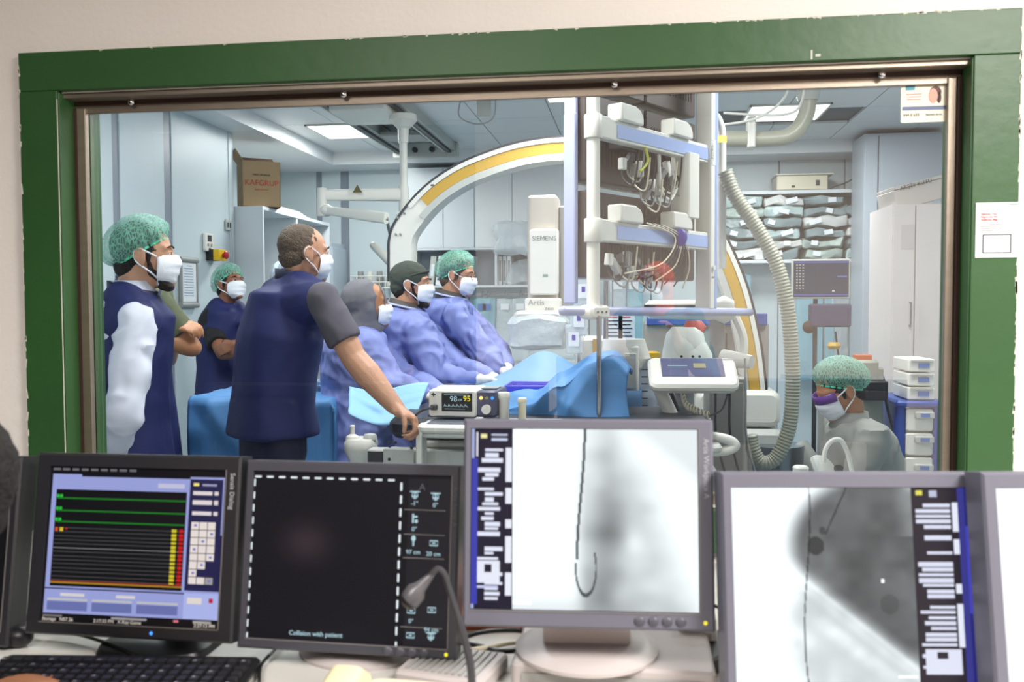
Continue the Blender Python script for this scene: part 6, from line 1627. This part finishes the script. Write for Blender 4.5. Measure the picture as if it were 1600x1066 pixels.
    if mask:
        MK = 1
        nu, nv = 28, 18; vs_, fs = [], []
        for j in range(nv+1):
            v = j/nv; z = .004-.112*v if v < .86 else .004-.112*.86-.03*(v-.86)/.14*.6
            xc = [.106, .119, .116, .109, .102, .095, .074]; q = v*6; i0 = min(5, int(q)); xf = xc[i0]+(xc[i0+1]-xc[i0])*(q-i0)
            bw = .050+.022*math.sin(math.pi*min(1, v*1.0+.08))**.7
            if v > .8: bw -= .02*(v-.8)/.2
            for i in range(nu+1):
                a = math.radians(-80+160*i/nu); pl = .0045*abs(((v*3.4) % 1)-.5)*2*math.cos(a)
                x = .018+(xf-.018)*(math.cos(a)**.8); y = math.sin(a)*bw*1.0
                vs_.append((x+pl, y, z-.012*(1-math.cos(a))*(.2-v)+.004*math.cos(a)*(.0)))
        for j in range(nv):
            for i in range(nu): a = j*(nu+1)+i; fs.append((a, a+1, a+nu+2, a+nu+1))
        m_ = MB(); m_.T = TH; m_.add(vs_, fs); o = m_.build('face_mask', M_mask, root, smooth=True, world=True)
        sd = o.modifiers.new('s', 'SOLIDIFY'); sd.thickness = .0022
        for s_ in ((-1, 1) if headwear != 'scarf' else ()):
            m_ = MB(); m_.T = TH
            m_.tube(crom([(.042, s_*.062, -.002), (.018, s_*.078, .012), (-.012, s_*.084, .026), (-.03, s_*.082, .012), (-.026, s_*.080, -.015), (-.008, s_*.080, -.034), (.018, s_*.070, -.055), (.04, s_*.056, -.078)], 6), .0030, 6)
            m_.build('ear_loop', M_mask, root, world=True)
    # headwear
    if headwear == 'bouffant':
        nu, nv = 72, 22; vs_, fs = [], []
        for j in range(nv+1):
            v = j/nv
            for i in range(nu):
                a = 2*math.pi*i/nu; ph = v*math.pi*.60
                R0 = math.sin(ph); pw = (v**3)*.06
                k = 1+pw*math.sin(a*22)+.035*noise.noise(V((math.cos(a)*2.2, math.sin(a)*2.2, v*3+H.x)))*2*math.sin(ph)
                inn = 1-.20*max(0, (v-.8)/.2)**1.3
                rear = 1.0+.10*(math.cos(a) < 0)*(-math.cos(a))
                x, y, z = .120*R0*math.cos(a)*k*inn*rear, .102*R0*math.sin(a)*k*inn, .105*math.cos(ph)
                vs_.append((x, y, z))
        for j in range(nv):
            for i in range(nu): a = j*nu+i; b = j*nu+(i+1) % nu; fs.append((a, b, b+nu, a+nu))
        TB = TH @ Matrix.Translation((-.022, 0, .047)) @ Matrix.Rotation(-.52, 4, 'Y')
        m_ = MB(); m_.T = TB; m_.add(vs_, fs); o = m_.build('bouffant_cap', M_net, root, smooth=True, world=True)
        rim = vs_[-nu:]; m_ = MB(); m_.T = TB; m_.tube([V(p)*1.005 for p in rim], .0042, 6, closed=True); m_.build('elastic_band', M_elastic, root, world=True)
    if headwear == 'skullcap':
        m_ = MB(); m_.T = TH; m_.ell((-.022, 0, .046), (.108, .087, .088)); m_.ell((-.07, 0, -.005), (.055, .064, .06)); me = blob(m_, .007, 5)
        wrinkle(me, .0035, (14, 14, 30), True, 3); 
        place('surgical_cap', me, M_olive, root, world=True)
        m_ = MB(); m_.T = TH; m_.tube([(-.016+.104*math.cos(a), .084*math.sin(a), .042+.034*math.cos(a)) for a in [x*math.pi/16 for x in range(-9, 10)]], .0045, 6); m_.build('cap_band', M_olive, root, world=True)
    if headwear == 'scarf':
        m_ = MB(); m_.T = TH; m_.ell((-.040, 0, .034), (.104, .094, .104)); m_.ell((-.03, 0, -.05), (.088, .088, .085)); m_.ell((-.01, 0, -.01), (.055, .097, .075)); m_.caps((-.02, 0, -.07), (-.03, 0, -.10), .078, .078)
        m_.ell((.0, 0, -.11), (.08, .07, .035))
        m_.T = Matrix.Identity(4); m_.loft([(Nk-Z*.05, .11, .095, by), (Nk-Z*.01, .10, .09, by), (Nk+Z*.05, .085, .08, by)], 24)
        me = blob(m_, .009, 5); wrinkle(me, .006, (7, 7, 22), True, 5); place('head_scarf', me, hair, root, world=True)
        m_ = MB(); m_.T = TH; m_.tube([(.068+.012*math.cos(a*2), .064*math.cos(a), .012+.083*math.sin(a)) for a in [x*math.pi/14 for x in range(0, 15)]], .006, 8); m_.build('scarf_edge', hair, root, world=True)
    # clothes
    mt = torso; up_ = sp.normalized()
    m_ = MB()
    rg = rings_(.012) if apron is None else rings_(-.002, .05)
    m_.loft(rg[:-1]+[(S(.965), l*.085, f*.075)], 28, 2.3)
    for k in ('L', 'R'):
        s_ = 1 if k == 'L' else -1
        m_.caps(S(.88)+l*s_*.05, shd[k], *((.062, .064) if apron is None else (.045, .058)))
        if k in AR:
            sh, el, wr = AR[k]; d_ = (el-sh).normalized()
            if tdress == 'tee':
                m_.ell(sh, (.068, .068, .068)); e_ = lerp(sh, el, .72); m_.cyl(sh, e_, .066, .070, 20)
            else:
                m_.caps(sh, el, .066, .056); m_.caps(el, lerp(wr, el, .06), .056, .038)
    me = blob(m_, .011, 5)
    wrinkle(me, .016 if tdress != 'tee' else .007, (9, 9, 11) if tdress != 'tee' else (6, 6, 9), True, H.x*3)
    if gown is None: place('shirt', me, mt, root, world=True)
    if tdress == 'shirt' and gown is None:
        m_ = MB(); m_.loft([(Nk-Z*.035+f*.0, l*.088, f*.085), (Nk+Z*.03-f*.005, l*.072, f*.07)], 28, 2, cap=False)
        o = m_.build('collar', mt, root, world=True, smooth=True); sd = o.modifiers.new('s', 'SOLIDIFY'); sd.thickness = .006
    if gown is not None:
        m_ = MB(); m_.loft([(V((Pv.x, Pv.y, .30)), l*.25, f*.20), (V((Pv.x, Pv.y, .6)), l*.225, f*.18), (Pv-Z*.05, l*.20, f*.16)]+rings_(.035, .1, .94)+[(S(.975), l*.095, f*.085)], 32, 2.2)
        for k in ('L', 'R'):
            s_ = 1 if k == 'L' else -1
            m_.caps(S(.86)+l*s_*.05, shd[k]-Z*.01, .075, .085)
            if k in AR:
                sh, el, wr = AR[k]; m_.caps(sh, el, .088, .076); m_.caps(el, lerp(el, wr, .5), .076, .062); m_.caps(lerp(el, wr, .5), lerp(wr, el, .1), .062, .036)
        me = blob(m_, .011, 4); wrinkle(me, .020, (6.5, 6.5, 9), True, H.x*5+1); wrinkle(me, .009, (15, 15, 12), True, H.y)
        place('surgical_gown', me, gown, root, world=True)
        m_ = MB(); m_.tube([Nk - Z*.0 + l*.095*math.cos(a)+f*.09*math.sin(a)-Z*.02*math.sin(a) for a in [x*math.pi/14 for x in range(28)]], .006, 6, closed=True); m_.build('neck_binding', mat('gown_binding', (190, 200, 232), .6), root, world=True)
        m_ = MB(); m_.rings([[Nk+Z*.0+l*(rr_)*math.cos(a)+f*rr_*math.sin(a)+Z*dz-Z*.02*math.sin(a) for a in [x*math.pi/16 for x in range(32)]] for dz, rr_ in ((-.03, .086), (.0, .078), (.028, .072))], False); o = m_.build('neck_guard', M_piping if headwear == 'scarf' else mat('neck_guard_taupe', (84, 76, 72), .6), root, world=True, smooth=True); sd = o.modifiers.new('s', 'SOLIDIFY'); sd.thickness = .008; sd.offset = 1
    elif legs:
        m_ = MB(); m_.loft([(Pv-Z*.12, l*.17*wide, f*.135), (Pv+Z*.08, l*.172*wide, f*.13)], 24)
        for s_ in (-1, 1):
            if seated:
                hp_ = Pv+l*s_*.09; kn = hp_+f*.42-Z*.02+l*s_*.04; m_.caps(hp_, kn, .1, .078); m_.caps(kn, V((kn.x, kn.y, .14)), .076, .065)
            else:
                hp_ = Pv+l*s_*.09-Z*.06; kn = V((Pv.x, Pv.y, .49))+l*s_*.1+f*.02; an = V((Pv.x, Pv.y, .12))+l*s_*.11-f*.02
                m_.caps(hp_, kn, .104, .086); m_.cyl(kn, an, .086, .078)
        me = blob(m_, .016, 5); wrinkle(me, .01, (5, 5, 4), True, 2); place('trousers', me, pants, root, world=True)
    if legs:
        for s_ in (-1, 1):
            if seated: kn = Pv+l*(s_*.13)+f*.42; an = V((kn.x, kn.y, .09))+f*.02
            else: an = V((Pv.x, Pv.y, .09))+l*s_*.11-f*.02
            m_ = MB(); m_.loft([(an-f*.06+Z*(-.085), V((.0, 0, 0))+l*.04, f*.03), (an-f*.06-Z*.0, l*.045, f*.045)], 16); m_.caps(an-Z*.045-f*.03, an+f*.15-Z*.052, .045, .037)
            me = blob(m_, .012, 3); place('shoe', me, M_shoe, root, world=True)
    if apron is not None:
        m_ = MB()
        R_ = [(V((Pv.x, Pv.y, .50)), l*.24, f*.19), (V((Pv.x, Pv.y, .66)), l*.232, f*.185), (Pv-Z*.08, l*.222, f*.175)] if not vest else [(V((Pv.x, Pv.y, .905)), l*.225, f*.185), (V((Pv.x, Pv.y, .93)), l*.222, f*.182)]
        for t_, rx, ry in prof_[2:]:
            if t_ > .9: break
            ax = l*(max(rx, .158)*wide+.04 if t_ < .7 else rx*wide*.92); ay = (f - up_*f.dot(up_)).normalized()*(max(ry, .118)+.044)
            R_.append((S(t_), ax, ay))
        R_ += [(S(.93), l*.135, f*.105), (S(.985), l*.09, f*.085)]
        m_.loft(R_, 32, 2.3)
        for s_ in (-1, 1): m_.caps(S(.93)+l*s_*.05, lerp(S(.90), shd['L' if s_ > 0 else 'R'], .78), .074, .078); m_.caps(S(.80)+l*s_*.05, lerp(S(.80), shd['L' if s_ > 0 else 'R'], .68), .11, .1)
        me = blob(m_, .011, 6); wrinkle(me, .008, (4, 4, 3), True, H.y*2); place('lead_apron', me, apron, root, world=True)
        m_ = MB(); m_.rings([[Nk-Z*.01+l*(.075)*math.cos(a)+f*.073*math.sin(a)+Z*dz-Z*.02*math.sin(a) for a in [x*math.pi/16 for x in range(32)]] for dz in (-.028, .022)], False); o = m_.build('thyroid_collar', M_piping, root, world=True, smooth=True); sd = o.modifiers.new('s', 'SOLIDIFY'); sd.thickness = .012; sd.offset = 1
    if gloves:
        for k in gloves:
            A_ = arms[k]; m_ = MB(); hand_prims(m_, A_['wr'], A_['d'], A_['n'], A_.get('side', Z), A_.get('curl', .5), 1.0, .0025, thumb=A_.get('thumb', .6))
            d_ = (V(A_['wr'])-V(A_['el'])).normalized(); m_.caps(V(A_['wr'])-d_*.07, V(A_['wr']), .040, .031)
            me = blob(m_, .0055, 2); wrinkle(me, .0015, (40, 40, 40), True); place('glove', me, M_glove, root, world=True)
    return root, TH, S, f, l

R = math.radians
# --- man in white shirt at the left
Y1 = 3.0
root, TH, S, f, l = figure('man in white shirt, navy lead apron and green bouffant cap, leftmost', P(228, 402, Y1), R(12), R(24), R(2), lean=(.05, 0),
    arms={'R': dict(el=P(196, 648, Y1-.3), wr=P(150, 760, Y1-.1), d=(-.3, .2, -1), n=(.3, 1, 0), side=(1, 0, 0), curl=.5),
          'L': dict(el=P(222, 640, Y1+.2), wr=P(215, 720, Y1+.25), d=(.5, -.4, -.3), n=(0, -1, 0), side=(0, 0, 1), curl=.5)},
    skin_m=SK1, torso=M_shirt, tdress='shirt', apron=M_navy, headwear='bouffant', hair=H_black, beard=H_dk, voxel=.0075, wide=1.0,
    shoulders={'R': P(212, 505, Y1-.16)})
# --- man behind him, arms folded
Y4 = 3.95
root4 = figure('man mostly hidden behind the white-shirted man, forearms folded', P(226, 402, Y4), R(-8), R(10), 0, lean=(.02, 0),
    arms={'R': dict(el=P(300, 543, Y4-.12), wr=P(258, 530, Y4-.2), d=(-1, .3, .1), n=(0, 1, 0), side=(0, 0, 1), curl=.4),
          'L': dict(el=P(262, 560, Y4+.1), wr=P(268, 512, Y4-.16), d=(1, -.1, .1), n=(0, .6, -1), side=(0, .5, 1), curl=.7)},
    skin_m=SK2, torso=mat('olive_shirt', (84, 90, 66), .8, bump=.2), tdress='tee', apron=M_navy, headwear=None, hair=H_black, voxel=.008,
    shoulders={'R': P(243, 470, Y4-.17)})
# --- man at the wall, arms crossed
Y3 = 5.75
figure('man in black shirt and navy apron, arms crossed, standing against wall panels', P(360, 446, Y3), R(-42), R(-24), R(14), roll=R(-4), lean=(-.03, 0),
    arms={'R': dict(el=P(348, 552, Y3-.25), wr=P(386, 548, Y3-.36), d=(1, .0, .1), n=(0, 1, 0), side=(0, 0, 1), curl=.5),
          'L': dict(el=P(402, 556, Y3-.1), wr=P(368, 538, Y3-.34), d=(-1, -.1, -.35), n=(0, 1, -.2), side=(0, 0, 1), curl=.4)},
    skin_m=SK3, torso=M_black, tdress='tee', apron=M_navy, headwear='bouffant', hair=H_black, gloves=None, wide=1.0,
    shoulders={'R': P(325, 505, Y3-.02), 'L': P(392, 505, Y3+.0)})
# --- grey haired man leaning on the table
Y2 = 3.62
figure('grey-haired man in charcoal scrubs and navy apron, hand gripping the table', P(477, 398, Y2), R(38), R(40), R(-2), lean=(.10, -.02), N=P(462, 432, Y2),
    arms={'R': dict(el=P(553, 560, 3.42), wr=P(616, 634, 3.36), d=(.8, -.05, -.5), n=(-.35, -.2, -1), side=(.6, -.5, .3), curl=.95, thumb=1.0, thick=1.25, hs=1.15),
          'L': dict(el=P(420, 560, 3.95), wr=P(430, 640, 3.95), d=(.2, .3, -1), n=(0, 1, 0), side=(1, 0, 0), curl=.5)},
    skin_m=SK1, torso=M_scrub, tdress='tee', apron=M_navy, headwear='short', hair=H_brown, beard=None, voxel=.0065, wide=1.06, vest=True,
    shoulders={'R': P(505, 468, 3.43)})
# --- woman in grey scarf
Y5 = 4.4
figure('woman in grey head scarf and blue gown leaning beside the table', P(577, 478, Y5), R(22), R(20), R(2), lean=(.02, 0),
    arms={'R': dict(el=P(610, 602, Y5-.2), wr=P(668, 620, Y5-.25), d=(1, .1, 0), n=(0, 0, -1), side=(0, 1, 0), curl=.4),
          'L': dict(el=P(640, 600, Y5+.1), wr=P(690, 612, Y5-.05), d=(1, -.1, 0), n=(0, 0, -1), side=(0, 1, 0), curl=.4)},
    skin_m=SK2, headwear='scarf', hair=M_hijab, gown=M_gown, gloves=['R', 'L'], wide=.95, shoulders={'R': P(572, 548, Y5-.15)})
# --- surgeon in olive cap
Y6 = 4.75
figure('surgeon in olive cap and blue gown reaching white-gloved hands over table', P(645, 446, Y6), R(10), R(2), R(0), lean=(.03, 0),
    arms={'R': dict(el=P(688, 590, Y6-.22), wr=P(745, 592, Y6-.28), d=(1, -.02, -.08), n=(0, -.3, -1), side=(0, 1, .2), curl=.35),
          'L': dict(el=P(715, 580, Y6+.1), wr=P(768, 590, Y6-.1), d=(1, -.1, -.1), n=(0, 0, -1), side=(0, -1, .2), curl=.5)},
    skin_m=SK1, headwear='skullcap', hair=H_black, beard=H_dk, gown=M_gown, gloves=['R', 'L'], shoulders={'R': P(652, 520, Y6-.16)})
# --- surgeon in green cap with glasses
Y7 = 5.15
figure('surgeon in green bouffant cap and glasses, blue gown, rightmost of the team', P(716, 432, Y7), R(2), R(-8), R(-8), lean=(.08, 0),
    arms={'R': dict(el=P(752, 548, Y7-.22), wr=P(782, 576, Y7-.3), d=(.6, -.1, -.7), n=(-.6, -.2, -.7), side=(.3, .8, .2), curl=.4),
          'L': dict(el=P(770, 540, Y7+.1), wr=P(795, 582, Y7-.2), d=(.4, -.4, -.6), n=(0, 0, -1), side=(0, -1, .2), curl=.4)},
    skin_m=SK1, headwear='bouffant', hair=H_brown, glasses=True, gown=M_gown, gloves=['R', 'L'], shoulders={'R': P(712, 500, Y7-.17)})
# --- operator at the desk, bottom left
q = Pd(-96, 785, 1.25); qN = q+V((-.10, -.06, -.14))
qh = Pd(28, 1085, 1.42)
figure('dark-haired operator at bottom left, only hair edge and hand visible', q, R(130), R(150), 0, lean=(.1, 0), N=qN, shoulders={'R': qN+V((.03, -.08, -.13))}, seated=True, pelvis_z=q.z-.68,
    arms={'R': dict(el=Pd(-130, 1230, 1.2), wr=Pd(-25, 1095, 1.4), d=(.3, 1, -.05), n=(0, 0, -1), side=(-1, 0, 0), curl=.3)},
    skin_m=SK2, torso=M_black, tdress='tee', headwear='bighair', hair=H_black, mask=False, pants=M_navyt, wide=.6)
t = thing('office_chair', (q.x, q.y-.1, 0), 'black office chair under the operator at left', 'chair')
MB().rbox((0, 0, q.z-.80), (.46, .46, .06), .06).build('seat', M_dgrey, t)
MB().cyl((0, 0, .1), (0, 0, q.z-.82), .03).build('gas_post', M_chrome, t)
for k in range(5): MB().tube([(0, 0, .1), (.27*math.cos(k*1.257), .27*math.sin(k*1.257), .06)], .018).build('leg', M_blk, t)
# --- green-capped figure: solid stand-in for a reflection; scarf wearer: truly reflected in the pane
def mirror(px, py, dist):
    """point whose mirror image in the pane appears towards the given direction at path distance dist"""
    p = Pd(px, py, dist); return V((p.x, 2*GY-p.y, p.z))
h1 = P(1312, 612, 4.0)
rootv, THv, _, _, _ = figure('solid stand-in for reflected person in green bouffant cap, facing left beside drawer cart', h1, R(190), R(192), R(-24), lean=(.12, 0), seated=True, pelvis_z=h1.z-.60,
    arms={'L': dict(el=h1+V((-.05, -.22, -.5)), wr=h1+V((-.25, -.12, -.56)), d=(-1, .1, 0), n=(0, 0, -1), side=(0, 1, 0), curl=.5)}, skin_m=SK2, torso=mat('pale_blouse', (150, 150, 144), .7), tdress='shirt', headwear='bouffant', hair=H_black, brows=False)
h2 = mirror(1022, 448, 5.0)
figure('person in coral head scarf reflected faintly beside round post', h2, R(95), R(120), R(-8), lean=(0, 0),
    arms={'R': dict(el=h2+V((.3, .1, -.5)), wr=h2+V((.12, .36, -.3)), d=(-.3, .2, .8), n=(-.6, .3, 0), side=(0, 0, 1), curl=.5)},
    skin_m=SK1, torso=mat('teal_tunic', (60, 110, 120), .7), tdress='shirt', headwear='scarf', hair=M_pink, mask=True)
# badge of the hidden man
q = P(257, 505, 3.6)
t = root4[0]; iq = Matrix.Translation(q)
MB().rbox(q, (.06, .006, .09), .006, rotm(0, .2), axis='Y').build('badge_holder', M_paper, t, world=True)
MB().box(q+V((0, -.005, .01)), (.04, .002, .04), rotm(0, .2)).build('badge_print', mat('badge_tan', (150, 110, 90), .6), t, smooth=False, world=True)
MB().tube(crom([q+V((0, 0, .045)), q+V((-.02, 0, .12)), q+V((-.05, .1, .2))]), .004).build('lanyard', M_navy, t, world=True)

stl = thing('round_stool', (h1.x+.1, h1.y, 0), 'round stool added under the solid stand-in for the reflected person', 'stool')
MB().lathe([(.17, 0), (.18, .02), (.18, .05), (.16, .06), (.01, .06)], (0, 0, h1.z-.76)).build('seat', M_dgrey, stl)
MB().cyl((0, 0, .04), (0, 0, h1.z-.76), .03).build('post', M_chrome, stl)
MB().lathe([(.2, 0), (.2, .02), (.05, .05), (.01, .05)]).build('base', M_chrome, stl)

m_ = MB(); m_.T = THv; m_.rings([[(.03+.088*math.cos(a), .078*math.sin(a), .004+dz) for a in [x*math.pi/16-math.pi/2*.9 for x in range(15)]] for dz in (-.016, .022)], False, False)
o = m_.build('purple_goggles', mat('goggle_purple', (110, 60, 150), .3), rootv, world=True, smooth=True); sd = o.modifiers.new('s', 'SOLIDIFY'); sd.thickness = .004
